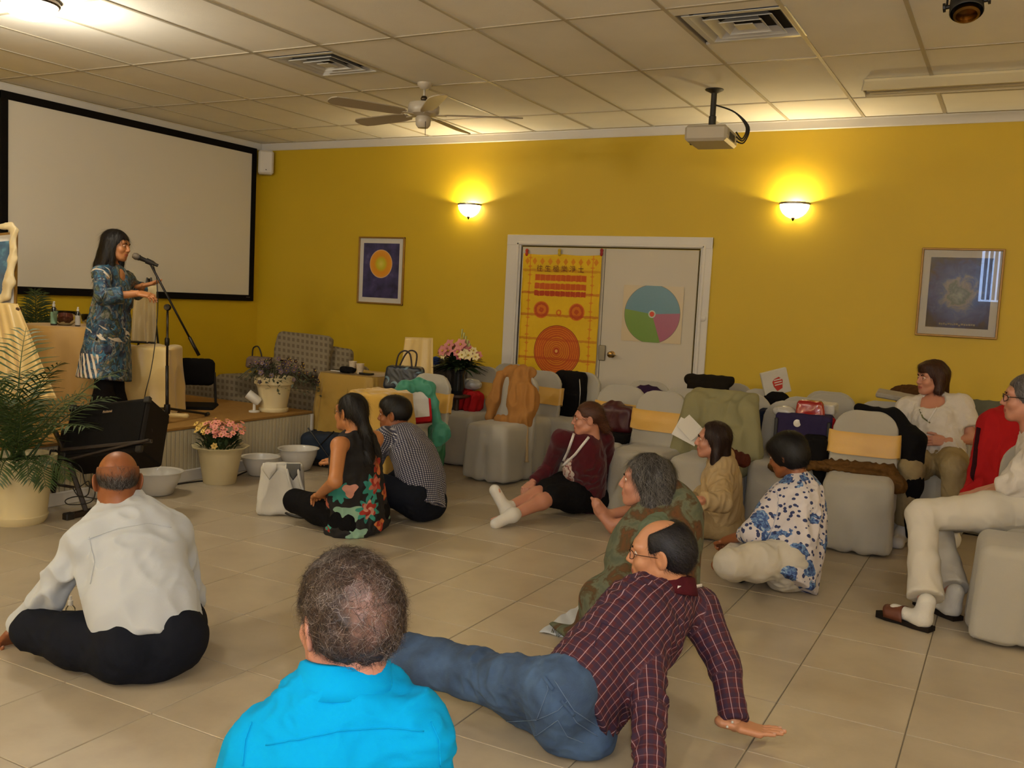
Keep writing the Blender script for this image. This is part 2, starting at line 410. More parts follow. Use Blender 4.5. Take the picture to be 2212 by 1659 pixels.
for i in range(len(ex)-1):
    for j in range(len(ey)-1):
        a, b_, c_, d_ = ex[i], ex[i+1], ey[j], ey[j+1]
        for vx, vy in VENTS:
            if a < vx < b_ and c_ < vy < d_: c_ = vy+.31 if False else c_; d_ = d_; break
        else: vx = None
        segs = [(c_, d_)] if vx is None else [(c_, vy-.30), (vy+.30, d_)]
        for s0, s1 in segs:
            if s1-s0 < .05: continue
            key = (round(b_-a, 3), round(s1-s0, 3))
            if key not in cm:
                t = MB(); t.box((0, 0, .01), (key[0]/2-.009, key[1]/2-.009, .008), bev=.003); cm[key] = t.mesh('ceiling_tile'); cm[key].materials.append(m_ctile)
            o = bpy.data.objects.new('ceiling_tile', cm[key]); COL.objects.link(o); o.parent = ceiling; o.location = ((a+b_)/2, (s0+s1)/2, HC-.004)
for x in gx:
    t = MB(); t.box((x, (YF+YB)/2, HC-.002), (.012, (YB-YF)/2, .006)); t.box((x, (YF+YB)/2, HC+.02), (.002, (YB-YF)/2, .018)); t.build('grid_runner', m_grid, ceiling)
for y in gy:
    t = MB(); t.box(((XL+XR)/2, y, HC-.0015), ((XR-XL)/2, .012, .0055)); t.build('grid_runner', m_grid, ceiling)
# walls
wb = MB(); wb.box(((XL+XR)/2, YB+.1, HC/2), ((XR-XL)/2+.2, .1, HC/2+.1))
wall_back = wb.build('wall_back', m_wall, kind='structure')
MB().box((XL-.1, (YF+YB)/2, HC/2), (.1, (YB-YF)/2+.2, HC/2+.1)).build('wall_left', m_wall, kind='structure')
MB().box((XR+.1, (YF+YB)/2, HC/2), (.1, (YB-YF)/2+.2, HC/2+.1)).build('wall_right', m_wall, kind='structure')
WX0, WX1, WZ0, WZ1 = -.78, 1.3, 1.86, 2.95
wf = MB()
wf.box(((XL+WX0)/2, YF-.1, HC/2), ((WX0-XL)/2, .1, HC/2+.1)); wf.box(((WX1+XR)/2, YF-.1, HC/2), ((XR-WX1)/2, .1, HC/2+.1))
wf.box(((WX0+WX1)/2, YF-.1, WZ0/2), ((WX1-WX0)/2, .1, WZ0/2)); wf.box(((WX0+WX1)/2, YF-.1, (WZ1+HC+.1)/2), ((WX1-WX0)/2, .1, (HC+.1-WZ1)/2))
wf.build('wall_front', m_wall, kind='structure')
wn = thing('window_1', None, None, ((WX0+WX1)/2, YF, WZ0)); wn['kind'] = 'structure'; W2 = (WX1-WX0)/2; Hh = (WZ1-WZ0)
t = MB()
for sx in (-1, 1): t.box((sx*W2, -.03, Hh/2), (.045, .05, Hh/2+.045))
t.box((0, -.03, 0), (W2, .05, .045)); t.box((0, -.03, Hh), (W2, .05, .045)); t.build('window_frame', m_trim, wn)
gm = NT('window_glass'); gm.b.inputs['Transmission Weight'].default_value = 1; m_wglass = gm.done((1, 1, 1), .02)
MB().box((0, -.06, Hh/2), (W2, .003, Hh/2)).build('pane', m_wglass, wn)
m_blind = mk('blind_vane', '#B9C2D2', .7, .03, 4, 0)
vm = MB(); vm.box((0, 0, 0), (.042, .001, Hh/2-.05), R=frame((.75, .66, 0))); vm = vm.mesh('blind_vane'); vm.materials.append(m_blind)
for i in range(22):
    o = bpy.data.objects.new('blind_vane', vm); COL.objects.link(o); o.parent = wn; o.location = (-W2+.13+i*(2*W2-.2)/21, .05, Hh/2+.03)
MB().box((0, .05, Hh-.01), (W2-.03, .03, .02)).build('blind_rail', m_trim, wn)
# cornice and skirting
prof = [(0, 0), (0, -.075), (.006, -.083), (.014, -.075), (.014, -.012), (.02, 0)]
t = MB(); R_ = np.array([[0, 0, 1], [-1, 0, 0], [0, 1, 0]], float)
t.prism([(a, b) for a, b in prof], XL+.02, XR, R=R_, c=(0, YB, HC-.007)); t.build('trim_1', m_trim, kind='structure')
t = MB(); R_ = np.array([[1, 0, 0], [0, 0, -1], [0, 1, 0]], float)
t.prism([(a, b) for a, b in prof], -YB, -YF, R=R_, c=(XL, 0, HC-.007)); t.build('trim_2', m_trim, kind='structure')
for nm, c, h in (('baseboard_back', ((XL-4.62)/2, YB-.008, .05), ((-4.62-XL)/2, .008, .05)), ('baseboard_right', (XR-.008, (YF+YB)/2, .05), (.008, (YB-YF)/2, .05)),
                 ('baseboard_front', ((XL+XR)/2, YF+.008, .05), ((XR-XL)/2, .008, .05)), ('baseboard_left', (XL+.008, (YF+YB)/2, .05), (.008, (YB-YF)/2, .05)),
                 ('trim_3', ((XR-2.5)/2, YB-.008, .05), ((XR+2.5)/2, .008, .05))):
    MB().box(c, h, bev=.004).build(nm, m_trim, kind='structure')
# double door with casing
m_door = mk('door_paint', '#BDB6A8', .5, .03, 2, .04)
DX0, DX1, DZ = -4.455, -2.62, 2.02; SEAM = -3.548
t = MB()
for x0, x1 in ((-4.63, DX0-.012), (DX1+.012, -2.50)):
    t.box(((x0+x1)/2, YB-.012, 1.067), ((x1-x0)/2, .012, 1.067), bev=.004)
t.box((-3.565, YB-.013, 2.085), (1.065, .013, .052), bev=.004)
for x in (-4.50, -2.575): t.box((x, YB-.02, 1.03), (.014, .02, 1.03), bev=.005)
t.box((-3.54, YB-.02, 2.052), (.97, .02, .014), bev=.005)
t.build('trim_4', m_trim, kind='structure')
def door(nm, x0, x1):
    d = thing(nm, None, None, ((x0+x1)/2, YB, 0)); d['kind'] = 'structure'; h = (x1-x0)/2
    MB().box((0, -.006, DZ/2), (h-.003, .012, DZ/2-.003), bev=.002).build('door_leaf', m_door, d); return d
d1 = door('door_1', DX0, SEAM); d2 = door('door_2', SEAM, DX1)
m_gap = mk('dark_gap', '#2A241C', .9, 0, 1, 0)
t = MB(); t.box((DX0-.006, YB-.002, 1.01), (.005, .003, 1.01)); t.box((DX1+.006, YB-.002, 1.01), (.005, .003, 1.01)); t.box((-3.54, YB-.002, 2.026), (.92, .003, .004)); t.box((SEAM, YB-.002, 1.01), (.003, .004, 1.0))
t.build('trim_5', m_gap, kind='structure')
m_steel = mk('brushed_steel', '#8E8A80', .35, .1, 12, .05, metal=.85); m_brass = mk('aged_brass', '#8A6A3A', .3, .1, 12, 0, metal=1.)
hp = ony(1303, 762, YB); hx = hp[0]; hz = hp[2]
MB().box((hx-d1.location.x, -.03, hz), (.035, .01, .075), bev=.006).build('latch_guard', m_steel, d1, label='steel latch guard plate')
kx = ony(1320, 765, YB)
t = MB(); t.lathe([(0, 0), (.03, 0), (.032, .006), (.013, .012), (.012, .035), (.026, .045), (.03, .06), (.022, .074), (0, .078)], (kx[0]-d2.location.x+.02, -.018, kx[2]), 20, R=np.array([[1, 0, 0], [0, 0, -1], [0, 1, 0]], float))
t.build('door_knob', m_brass, d2, angle=40); kb = (kx[0]-d2.location.x, -.09, kx[2])
MB().tube([kb, (kb[0]+.05, -.098, kb[2]), (kb[0]+.09, -.1, kb[2]-.003)], [.004, .006, .003], 6).build('key', m_steel, d2)
# round light switch beside the door
sp = ony(1520, 688, YB); s_ = thing('wall_button', 'small round white button on the right side of the door casing', 'button', (sp[0], YB-.026, sp[2]))
MB().lathe([(0, 0), (.028, 0), (.028, .006), (.018, .012), (0, .013)], (0, 0, 0), 20, R=np.array([[1, 0, 0], [0, 0, -1], [0, 1, 0]], float)).build('button_face', m_trim, s_, angle=40)
# ------------------------------------------------------------------ stage
STX, STY0, STY1, STH = -5.40, .6, 6.42, .42
m_carpet = mk('tan_stage_carpet', '#94703C', .95, .12, 25, .6, 350, dist=.004)
m_bead = mk('beadboard_paint', '#B9AF93', .5, .05, 3, .05)
st = thing('stage', None, None, ((XL+STX)/2, (STY0+STY1)/2, 0)); st['kind'] = 'structure'; ox, oy = (XL+STX)/2, (STY0+STY1)/2; hx_, hy_ = (STX-XL)/2, (STY1-STY0)/2
MB().box((0, 0, STH/2-.01), (hx_-.02, hy_-.02, STH/2-.015)).build('stage_core', m_bead, st)
MB().box((0, 0, STH-.012), (hx_, hy_, .012), bev=.005).build('carpet_top', m_carpet, st)
t = MB(); nb = int((STY1-STY0)/.04)
for i in range(nb): t.box((hx_-.012, -hy_+.03+(i+.5)*(2*hy_-.04)/nb, STH/2-.01), (.007, (2*hy_-.04)/nb/2-.0022, STH/2-.02), bev=.003)
nb = int(2*hx_/.04)
for i in range(nb): t.box((-hx_+(i+.5)*2*hx_/nb, hy_-.012, STH/2-.01), (2*hx_/nb/2-.0022, .007, STH/2-.02), bev=.003)
t.build('beadboard', m_bead, st, kind='stuff')
MB().box((hx_+.002, 0, .045), (.012, hy_+.002, .045), bev=.006).build('stage_baseboard', m_trim, st)
MB().box((0, hy_+.002, .045), (hx_, .012, .045), bev=.006).build('stage_baseboard', m_trim, st)
MB().box((hx_-.006, hy_-.006, STH/2-.012), (.014, .014, STH/2-.014), bev=.003).build('corner_post', m_trim, st)
# ------------------------------------------------------------------ projection screen on left wall
m_black = mk('black_velvet_frame', '#0B0808', .8, .1, 20, .1)
m_scr = mk('screen_fabric', '#D2CDC2', .7, .015, 1, .0)
sy0, sy1, sz0, sz1 = 5.235, 8.365, 1.31, 3.08
sc = thing('projection_screen', 'large white projection screen in black frame on the left wall', 'screen', (XL, (sy0+sy1)/2-.03, sz0)); hy2, hz2 = (sy1-sy0)/2, (sz1-sz0)/2
MB().box((.025, 0, hz2), (.008, hy2-.05, hz2-.05)).build('screen_surface', m_scr, sc)
t = MB()
for s_ in (-1, 1): t.box((.024, s_*(hy2-.035), hz2), (.022, .035, hz2), bev=.004); t.box((.0245, 0, hz2+s_*(hz2-.035)), (.022, hy2, .035), bev=.004)
t.build('screen_border', m_black, sc)
t = MB(); t.box((.0465, hy2-.105, .046), (.0006, .018, .003)); t.box((.0465, hy2-.075, .045), (.0006, .014, .003)); t.build('maker_mark', mk('grey_mark', '#5A5450', .6, 0, 1, 0), sc)
# corner loudspeaker
sp = thing('corner_speaker', 'small off-white loudspeaker in the corner under the cornice', 'speaker', (-7.85, 8.37, 2.80))
MB().box((0, 0, .12), (.085, .08, .135), R=frame((-.7, .7, 0)), bev=.02).build('speaker_box', m_trim, sp)
MB().lathe([(0, 0), (.006, .002), (.006, .006), (0, .008)], (.075, -.075, .03), 10, R=frame((0, 0, 1), (.7, -.7, 0))).build('indicator', m_gap, sp)
# ------------------------------------------------------------------ ceiling fittings
m_vent = mk('diffuser_enamel', '#C9C9C6', .35, .05, 4, 0); m_duct = mk('duct_dark', '#3A3630', .9, .1, 6, 0)
for q, (vx, vy) in enumerate(VENTS):
    vt = thing('ceiling_diffuser', ['square louvred air vent in the ceiling left of the fan', 'square louvred air vent in the ceiling near the dark spotlight'][q], 'vent', (vx, vy, HC), group='ceiling air vents')
    MB().box((0, 0, .04), (.29, .29, .004)).build('duct_plate', m_duct, vt)
    def pyr(r0, z0, r1, z1, nm):
        t = MB(); R4 = [(-1, -1), (1, -1), (1, 1), (-1, 1)]
        V = [(a*r0, b*r0, z0) for a, b in R4]+[(a*r1, b*r1, z1) for a, b in R4]
        t.add(V, [(i, (i+1) % 4, 4+(i+1) % 4, 4+i) for i in range(4)]); t.build(nm, m_vent, vt, solid=.003)
    pyr(.298, -.006, .262, -.006, 'rim'); pyr(.262, -.006, .228, .03, 'louvre'); pyr(.20, -.008, .15, .03, 'louvre'); pyr(.125, -.010, .08, .03, 'louvre')
    MB().box((0, 0, -.006), (.055, .055, .003), bev=.002).build('centre_plate', m_vent, vt)
# dome lamps
m_dome = glow('lit_dome_glass', (1, .86, .58), 9.); m_nick = mk('dark_nickel', '#4A4036', .3, .05, 5, 0, metal=.9)
for i, (x, y) in enumerate(DOMES):
    d = thing('dome_light', ['lit round ceiling lamp above the palm and easel', 'lit round ceiling lamp over the middle of the floor', 'lit round ceiling lamp over the right side', 'lit round ceiling lamp at the left rear', 'lit round ceiling lamp at the right rear'][i], 'lamp', (x, y, HC-.008), group='round ceiling lamps')
    MB().lathe([(0, 0), (.17, 0), (.172, -.02), (.165, -.03), (.16, -.03), (.155, -.005)], n=40).build('lamp_ring', m_nick, d, angle=40)
    MB().lathe([(.158, -.02), (.15, -.05), (.125, -.085), (.08, -.108), (.03, -.118), (0, -.12)], n=40).build('lamp_dome', m_dome, d, smooth=True)
    d['kind'] = 'thing'; del d['kind']
# wall sconces
m_sglass = glow('lit_frosted_glass', (1, .80, .45), 26.); m_bulb = glow('lit_bulb', (1, .85, .55), 60.)
for i, (x, z) in enumerate(SCONCES+[(a, b, c) for a, b, c in ADDED_SCONCES] and SCONCES):
    s_ = thing('wall_sconce', ['lit half-bowl wall lamp left of the double door', 'lit half-bowl wall lamp right of the double door', 'lit half-bowl wall lamp beyond the framed blue picture'][i], 'lamp', (x, YB, z), group='wall sconces')
    def half(prof, n=20):
        V = []; th = np.linspace(PI, 2*PI, n+1)
        for r, zz in prof: V += [(r*math.cos(a), r*math.sin(a)*1., zz) for a in th]
        F = [(a*(n+1)+b, a*(n+1)+b+1, (a+1)*(n+1)+b+1, (a+1)*(n+1)+b) for a in range(len(prof)-1) for b in range(n)]; return V, F
    t = MB(); t.add(*half([(.125, -.008), (.118, -.045), (.098, -.08), (.07, -.105), (.035, -.122), (.01, -.128)])); t.build('glass_bowl', m_sglass, s_, smooth=True, solid=.004)
    t = MB(); t.add(*half([(.124, -.012), (.132, -.012), (.132, .008), (.124, .008), (.124, -.012)])); t.build('rim_band', m_steel, s_)
    MB().lathe([(0, -.155), (.008, -.148), (.014, -.135), (.016, -.122), (0, -.118)], (0, -.03, 0), 12).build('finial', m_nick, s_, smooth=True)
    MB().lathe([(0, -.03), (.014, -.03), (.015, 0), (.018, .01), (.018, .018), (.012, .026), (0, .028)], (0, -.06, -.075), 16).build('bulb', m_bulb, s_, smooth=True)
    MB().box((0, -.006, -.05), (.05, .006, .06), bev=.003).build('back_plate', m_steel, s_)
# ceiling fan
m_fan = mk('fan_enamel', '#B7AE9F', .35, .04, 4, 0); m_blade = mk('fan_blade', '#A69A86', .5, .05, 6, .02)
fc = np.array([-4.30, 6.34, 2.90]); fcx, fcy = fc[0], fc[1]
fan = thing('ceiling_fan', 'white five-blade ceiling fan hanging on a short rod', 'fan', (fcx, fcy, HC)); hz_ = HC-fc[2]
MB().lathe([(0, 0), (.06, 0), (.058, -.02), (.03, -.05), (.012, -.055)], n=24).build('canopy', m_fan, fan, angle=40)
MB().tube([(0, 0, -.04), (0, 0, -hz_+.13)], .011, 10).build('down_rod', m_fan, fan, smooth=True)
MB().lathe([(0, .16), (.02, .155), (.028, .135), (.02, .115), (0, .11)], (0, 0, -hz_), 14).build('coupling', m_nick, fan, smooth=True)
MB().lathe([(0, .115), (.06, .112), (.115, .098), (.125, .075), (.125, .03), (.115, .012), (.07, 0), (0, -.002)], (0, 0, -hz_), 36).build('motor_housing', m_fan, fan, angle=35)
MB().lathe([(0, 0), (.055, -.002), (.062, -.02), (.058, -.07), (.04, -.092), (0, -.095)], (0, 0, -hz_), 28).build('switch_housing', m_fan, fan, angle=35)
MB().tube([(.05, -.04, -hz_-.05), (.055, -.045, -hz_-.16)], .0025, 5).build('pull_chain', m_nick, fan)
bl = MB(); out = [(0, -.05), (.0, .05), (.1, .065), (.48, .075), (.57, .068), (.605, .04), (.615, 0), (.605, -.04), (.57, -.068), (.48, -.075), (.1, -.065)]
tilt = math.radians(13); Rb = np.array([[1, 0, 0], [0, math.cos(tilt), -math.sin(tilt)], [0, math.sin(tilt), math.cos(tilt)]])
bl.prism(out, -.004, .004, R=Rb, c=(.18, 0, 0)); bl = bl.mesh('fan_blade'); bl.materials.append(m_blade)
br = MB(); br.box((.115, 0, -.004), (.07, .014, .004)); br.box((.2, 0, 0), (.04, .035, .003), R=Rb); br = br.mesh('blade_bracket'); br.materials.append(m_fan)
for i in range(5):
    a = math.radians(-48+72*i)
    for me_, nm in ((bl, 'fan_blade'), (br, 'blade_bracket')):
        o = bpy.data.objects.new(nm, me_); COL.objects.link(o); o.parent = fan; o.location = (0, 0, -hz_+.012); o.rotation_euler = (0, 0, a)
# projector
pj = np.array([-2.19, 7.15, 2.80]); m_proj = mk('projector_plastic', '#8D8982', .45, .05, 6, .05); m_projL = mk('projector_light_plastic', '#B0A898', .45, .04, 6, .03); m_blk = mk('black_plastic', '#141110', .5, .1, 15, .05); m_cable = mk('black_cable', '#1A1512', .6, 0, 1, 0)
pr = thing('projector', 'grey projector hung upside down on a black ceiling mount', 'projector', (pj[0], pj[1], HC)); pz = pj[2]-HC
PD = dep(pj)
Rp = frame(az(94), (0, 0, 1))
def RP(x, y, z): return Rp@np.array([x, y, z])+np.array([0, 0, pz])
MB().box(RP(0, 0, 0), (.205, .16, .06), R=Rp, bev=.02).build('case', m_projL, pr)
MB().box(RP(.02, .0, .012), (.208, .162, .04), R=Rp, bev=.015).build('shell', m_proj, pr)
MB().lathe([(0, 0), (.035, 0), (.04, .01), (.04, .03), (.03, .032), (.028, .012), (0, .01)], RP(.1, .155, 0), 20, R=frame(Rp[:, 2], Rp[:, 1])).build('lens', m_blk, pr, angle=40)
t = MB()
for i in range(9): t.box(RP(-.1+i*.022, -.162, -.005), (.006, .003, .025), R=Rp)
t.build('vent_slots', m_blk, pr)
mb = MB(); mb.lathe([(.075, .055), (.075, .065), (.03, .09), (.024, .1)], RP(0, 0, 0), 20)
for a in range(4): q = RP(.12*math.cos(a*PI/2+.7), .09*math.sin(a*PI/2+.7), .055); mb.tube([RP(0, 0, .062), q, q-[0, 0, .01]], .01, 6)
mb.build('mount_bracket', m_blk, pr)
MB().lathe([(0, 0), (.028, 0), (.028, .06), (.022, .065), (.022, -pz-.1)], RP(0, 0, .095), 16).build('mount_pole', m_blk, pr, angle=40)
MB().lathe([(0, 0), (.07, 0), (.07, -.008), (.025, -.03), (0, -.03)], (0, 0, 0), 20).build('ceiling_plate', m_blk, pr, angle=40)
for q, e in enumerate(((-.05, .02), (-.02, -.03), (.05, .0))):
    pth = ring([(0.02, 0, pz+.24), J(1588, 243, PD)-[pj[0], pj[1], HC], J(1612+q*3, 275, PD)-[pj[0], pj[1], HC], J(1603+q*2, 300+q*4, PD)-[pj[0], pj[1], HC], J(1590, 285+q*10, PD)-[pj[0], pj[1], HC]], 6)
    MB().tube(pth, .006, 6).build('cable', m_cable, pr, smooth=True)
# unlit batten light
ta = np.array([-1.10, 7.16, 0]); tb_x = 1.35
bt = thing('batten_light', 'unlit fluorescent ceiling fixture with reflector wings near the back wall', 'lamp', (ta[0], ta[1], HC)); Lb = tb_x-ta[0]; zb = -.02
m_refl = mk('reflector_enamel', '#CFC4A4', .18, .03, 4, 0, coat=.5)
t = MB(); t.prism([(-.10, -.085), (-.055, -.02), (-.05, 0), (.05, 0), (.055, -.02), (.10, -.085), (.104, -.085), (.055, -.012), (.05, .006), (-.05, .006), (-.055, -.012), (-.104, -.085)], 0, Lb, R=np.array([[0, 0, 1], [1, 0, 0], [0, 1, 0]], float), c=(0, 0, zb+.01))
t.build('reflector', m_refl, bt); t = MB(); t.box((Lb/2, 0, zb-.03), (Lb/2-.01, .03, .025), bev=.006); t.build('ballast_box', m_projL, bt)
for s_ in (-1, 1): MB().tube([(.03, s_*.05, zb-.055), (Lb-.03, s_*.05, zb-.055)], .013, 10).build('tube', m_refl, bt, smooth=True)
MB().prism([(-.105, -.09), (-.055, 0), (.055, 0), (.105, -.09), (.06, -.075), (-.06, -.075)], -.006, .0, R=np.array([[0, 0, 1], [1, 0, 0], [0, 1, 0]], float), c=(0, 0, zb+.014)).build('end_cap', m_projL, bt)
# dark spotlight near top right
sl = J(2088, 8, 4.7); sp = thing('spotlight', 'black round spotlight with side knobs under the ceiling', 'spotlight', (sl[0], sl[1], HC)); z_ = sl[2]-HC
Rs = frame((0, 0, -1), (0, 1, 0)); hd = nrm((.1, -.45, -1)); Rs = frame(hd, (0, 1, 0)); Rl = np.stack([Rs[:, 0], Rs[:, 2], Rs[:, 1]], 1)
MB().lathe([(0, -.09), (.05, -.085), (.072, -.05), (.078, 0), (.08, .05), (.076, .055), (.07, .02), (0, .015)], (0, 0, z_), 28, R=Rl).build('lamp_housing', m_blk, sp, angle=50)
q = np.array([0, 0, z_])
for s_ in (-1, 1): MB().lathe([(0, 0), (.01, 0), (.01, .02), (.022, .022), (.022, .034), (0, .036)], q+s_*Rs[:, 0]*.074, 10, R=frame(Rs[:, 2], s_*Rs[:, 0]) if False else np.stack([Rs[:, 1], Rs[:, 2]*s_, Rs[:, 0]*s_], 1)).build('tilt_knob', m_blk, sp)
MB().tube([q-Rs[:, 0]*.09, q-Rs[:, 0]*.09+np.array([0, 0, .1]), q+np.array([0, 0, .15]), q+Rs[:, 0]*.09+np.array([0, 0, .1]), q+Rs[:, 0]*.09], .006, 6).build('yoke', m_blk, sp)
MB().tube([q+np.array([0, 0, .15]), (0, 0, 0)], .012, 8).build('stem', m_blk, sp)
MB().lathe([(0, .054), (.05, .052), (.06, .05), (.062, .07), (.05, .075)], q, 24, R=Rl).build('lens_ring', m_brass, sp, angle=40)
for i, (x, y, sd_) in enumerate(ADDED_SCONCES):  # bowls for the added fill sconces, out of view
    s_ = thing('wall_sconce', ['lit half-bowl lamp on the right wall, nearer the back', 'lit half-bowl lamp on the right wall, nearer the front', 'lit half-bowl lamp on the window wall, right', 'lit half-bowl lamp on the window wall, middle', 'lit half-bowl lamp on the window wall, left'][i], 'lamp', (x, y, 2.44), -PI/2 if sd_ else PI, 'wall sconces')
    t = MB(); t.add(*half([(.125, -.008), (.118, -.045), (.098, -.08), (.07, -.105), (.035, -.122), (.01, -.128)])); t.build('glass_bowl', m_sglass, s_, smooth=True, solid=.004)
    t = MB(); t.add(*half([(.124, -.012), (.132, -.012), (.132, .008), (.124, .008), (.124, -.012)])); t.build('rim_band', m_steel, s_)
# ================================================================== COVERED CHAIRS
m_cover = mk('chair_cover_cloth', '#A29D91', .8, .05, 6, .35, 300, sheen=.2, dist=.002)
m_gold = mk('gold_satin', '#C79A42', .42, .12, 6, .25, 90, sheen=.3, dist=.003)
m_goldpale = mk('pale_gold_satin', '#C9AE72', .38, .12, 5, .25, 40, sheen=.3, dist=.004)
def chair_meshes(seed):
    "origin on the floor under the middle of the seat; faces -Y; back at y=+.21"
    rs = np.random.RandomState(seed)
    Rb = frame((0, 1, 0)); lean = math.radians(9); Rb = np.array([[1, 0, 0], [0, math.cos(lean), math.sin(lean)], [0, -math.sin(lean), math.cos(lean)]])
    pr = [rbox((0, -.0, .235), (.208, .2, .235), .05, None, .03, tap=.09)]
    def bk(X, Y, Z):
        u = X; v_ = (Y-.20)*math.cos(lean)-(Z-.45)*math.sin(lean); w_ = (Y-.20)*math.sin(lean)+(Z-.45)*math.cos(lean)
        hw = .218-.02*np.clip(w_/.42, 0, 1); a = np.abs(u)-hw+.13; b = np.maximum(w_-.42+.13, -w_-.2+.02); ins = np.where(w_ > .2, np.sqrt(np.maximum(a, 0)**2+np.maximum(b, 0)**2)+np.minimum(np.maximum(a, b), 0)-.13, np.maximum(np.abs(u)-hw, -w_-.2))
        return np.maximum(ins, np.abs(v_)-.022)
    pr.append(Pr(bk, (-.24, .12, .2), (.24, .34, .90), .035, '+'))
    V, F = soft(pr, .0125); N = vnorm(V, F)
    low = np.clip((.47-V[:, 2])/.47, 0, 1); th = np.arctan2(V[:, 1], V[:, 0])
    ple = np.sin(th*7+rs.rand()*6+1.5*np.sin(th*3+rs.rand()*6))*.010*low**1.2+wave(V, 9, seed)*.004+wave(V, 26, seed+5, an=(1, 1, .35))*.0022
    V = V+N*ple[:, None]; V[:, 2] = np.maximum(V[:, 2], .003)
    fl = (V[:, 2] < .02); V[fl, 2] += .006*(1+wave(V[fl], 12, seed+2))
    me = mesh_of('cover', V, F); me.materials.append(m_cover)
    # sash: band round the back
    t = MB(); n = 40; rows = 5; VV = []
    for j in range(rows+1):
        w_ = .125+.15*j/rows
        for i in range(n):
            a = 2*PI*i/n; sx = .232*np.sign(math.cos(a))*abs(math.cos(a))**.22; sv = .036*np.sign(math.sin(a))*abs(math.sin(a))**.5
            sx *= 1-.02*w_/.42; ww = w_+.006*math.sin(3*a+seed)+.01*(1 if sv < 0 else -1)*0
            sv += .003*math.sin(j*2.3+i*.3+seed)
            VV.append((sx, .20+sv*math.cos(lean)+ww*math.sin(lean), .45-sv*math.sin(lean)+ww*math.cos(lean)))
    t.add(VV, [(j*n+i, j*n+(i+1) % n, (j+1)*n+(i+1) % n, (j+1)*n+i) for j in range(rows) for i in range(n)])
    s_ = t.mesh('sash', True); s_.materials.append(m_gold); return me, s_
CH = [chair_meshes(q) for q in (3, 8, 21)]
KN = MB(); KN.lathe([(0, 0), (.02, .004), (.028, .02), (.02, .036), (0, .04)], (0, .30, .60), 10); kn = KN
def chair(x, y, rz, label, v=0, sash=True, yb=True, nm='covered_chair'):
    "x, y = middle of the top of the back"
    lean_y = .275; c, s_ = math.cos(math.radians(rz)), math.sin(math.radians(rz))
    t = thing(nm, label, 'chair', (x+s_*lean_y, y-c*lean_y, 0), math.radians(rz), 'white covered folding chairs')
    for q, me in enumerate(CH[v]):
        if q and not sash: continue
        o = bpy.data.objects.new(me.name, me); COL.objects.link(o); o.parent = t
    return t
CHAIRS = dict(
 S=(-.83, 6.60, 4, 'gold-sashed covered chair with brown shawl on its seat, left of the woman in white', 0, True),
 P=(-1.35, 6.82, 3, 'white covered chair directly behind the purple tote bag, front of its column', 1, False),
 P2=(-1.34, 7.27, -2, 'white covered chair peeking over the one behind the purple tote bag', 2, False),
 M=(-1.80, 6.62, -3, 'white covered chair draped with a pale grey-green jacket behind the beige blazer', 2, False),
 M2=(-1.78, 7.14, 2, 'bare white covered chair back just right of the pale grey-green jacket', 0, False),
 N=(-1.75, 7.66, 3, 'covered chair with pale sash left of the white paper bag', 1, True),
 J=(-2.25, 6.62, -3, 'covered chair with wide bright gold sash in front of the white door', 0, True),
 K=(-2.22, 7.08, 2, 'covered chair half hidden behind the bright gold sash chair', 1, True),
 H=(-2.66, 6.86, -4, 'covered chair with gold sash behind the dark red bag', 2, True),
 I=(-2.66, 7.42, 3, 'white chair back holding a purple bundle in front of the door', 1, False),
 L=(-2.13, 8.03, 0, 'white covered chair right of the dark hanging jacket, near the wall', 2, False),
 LL=(-2.22, 7.66, 2, 'white covered chair hidden under the dark hanging jacket', 0, False),
 Q=(-1.24, 7.70, -2, 'nearer white chair back of the pair beside the yellow wall', 0, False),
 Q2=(-1.30, 8.02, 3, 'farther white chair back of the pair beside the yellow wall', 2, False),
 R=(-.82, 7.52, 1, 'white covered chair with papers behind the black coat', 1, False),
 R3=(-.10, 7.72, -5, 'grey covered chair back to the right of the woman in the white blouse', 2, False),
 W=(-.42, 7.28, -8, 'white covered chair carrying the woman in the white blouse', 0, False),
 A=(-4.06, 6.28, -8, 'covered chair with gold sash behind the man in the checked shirt', 1, True),
 B=(-4.62, 7.32, -6, 'white covered chair under the grey jacket with the badge', 0, False),
 C=(-4.28, 7.46, -4, 'covered chair with gold sash left of the tan coat, red bag on its seat', 2, True),
 D=(-4.27, 8.00, 0, 'white covered chair back nearest the left door casing', 1, False),
 E=(-3.66, 7.0, -6, 'covered chair with tan coat over its back and empty seat in view', 0, False),
 F=(-3.70, 7.53, -3, 'covered chair with pale gold sash between tan coat and black backpack', 1, True),
 G=(-3.45, 7.80, 2, 'white covered chair carrying the black backpack in front of the orange hanging', 2, False),
)
for kx_, (x, y, rz, lb, v_, sa) in CHAIRS.items(): chair(x, y, rz, lb, v_, sa)
# chair of the person at the right edge, faces left
c12 = chair(.40, 5.03, -88, 'white covered chair at the right edge under the person in white', 1, False)
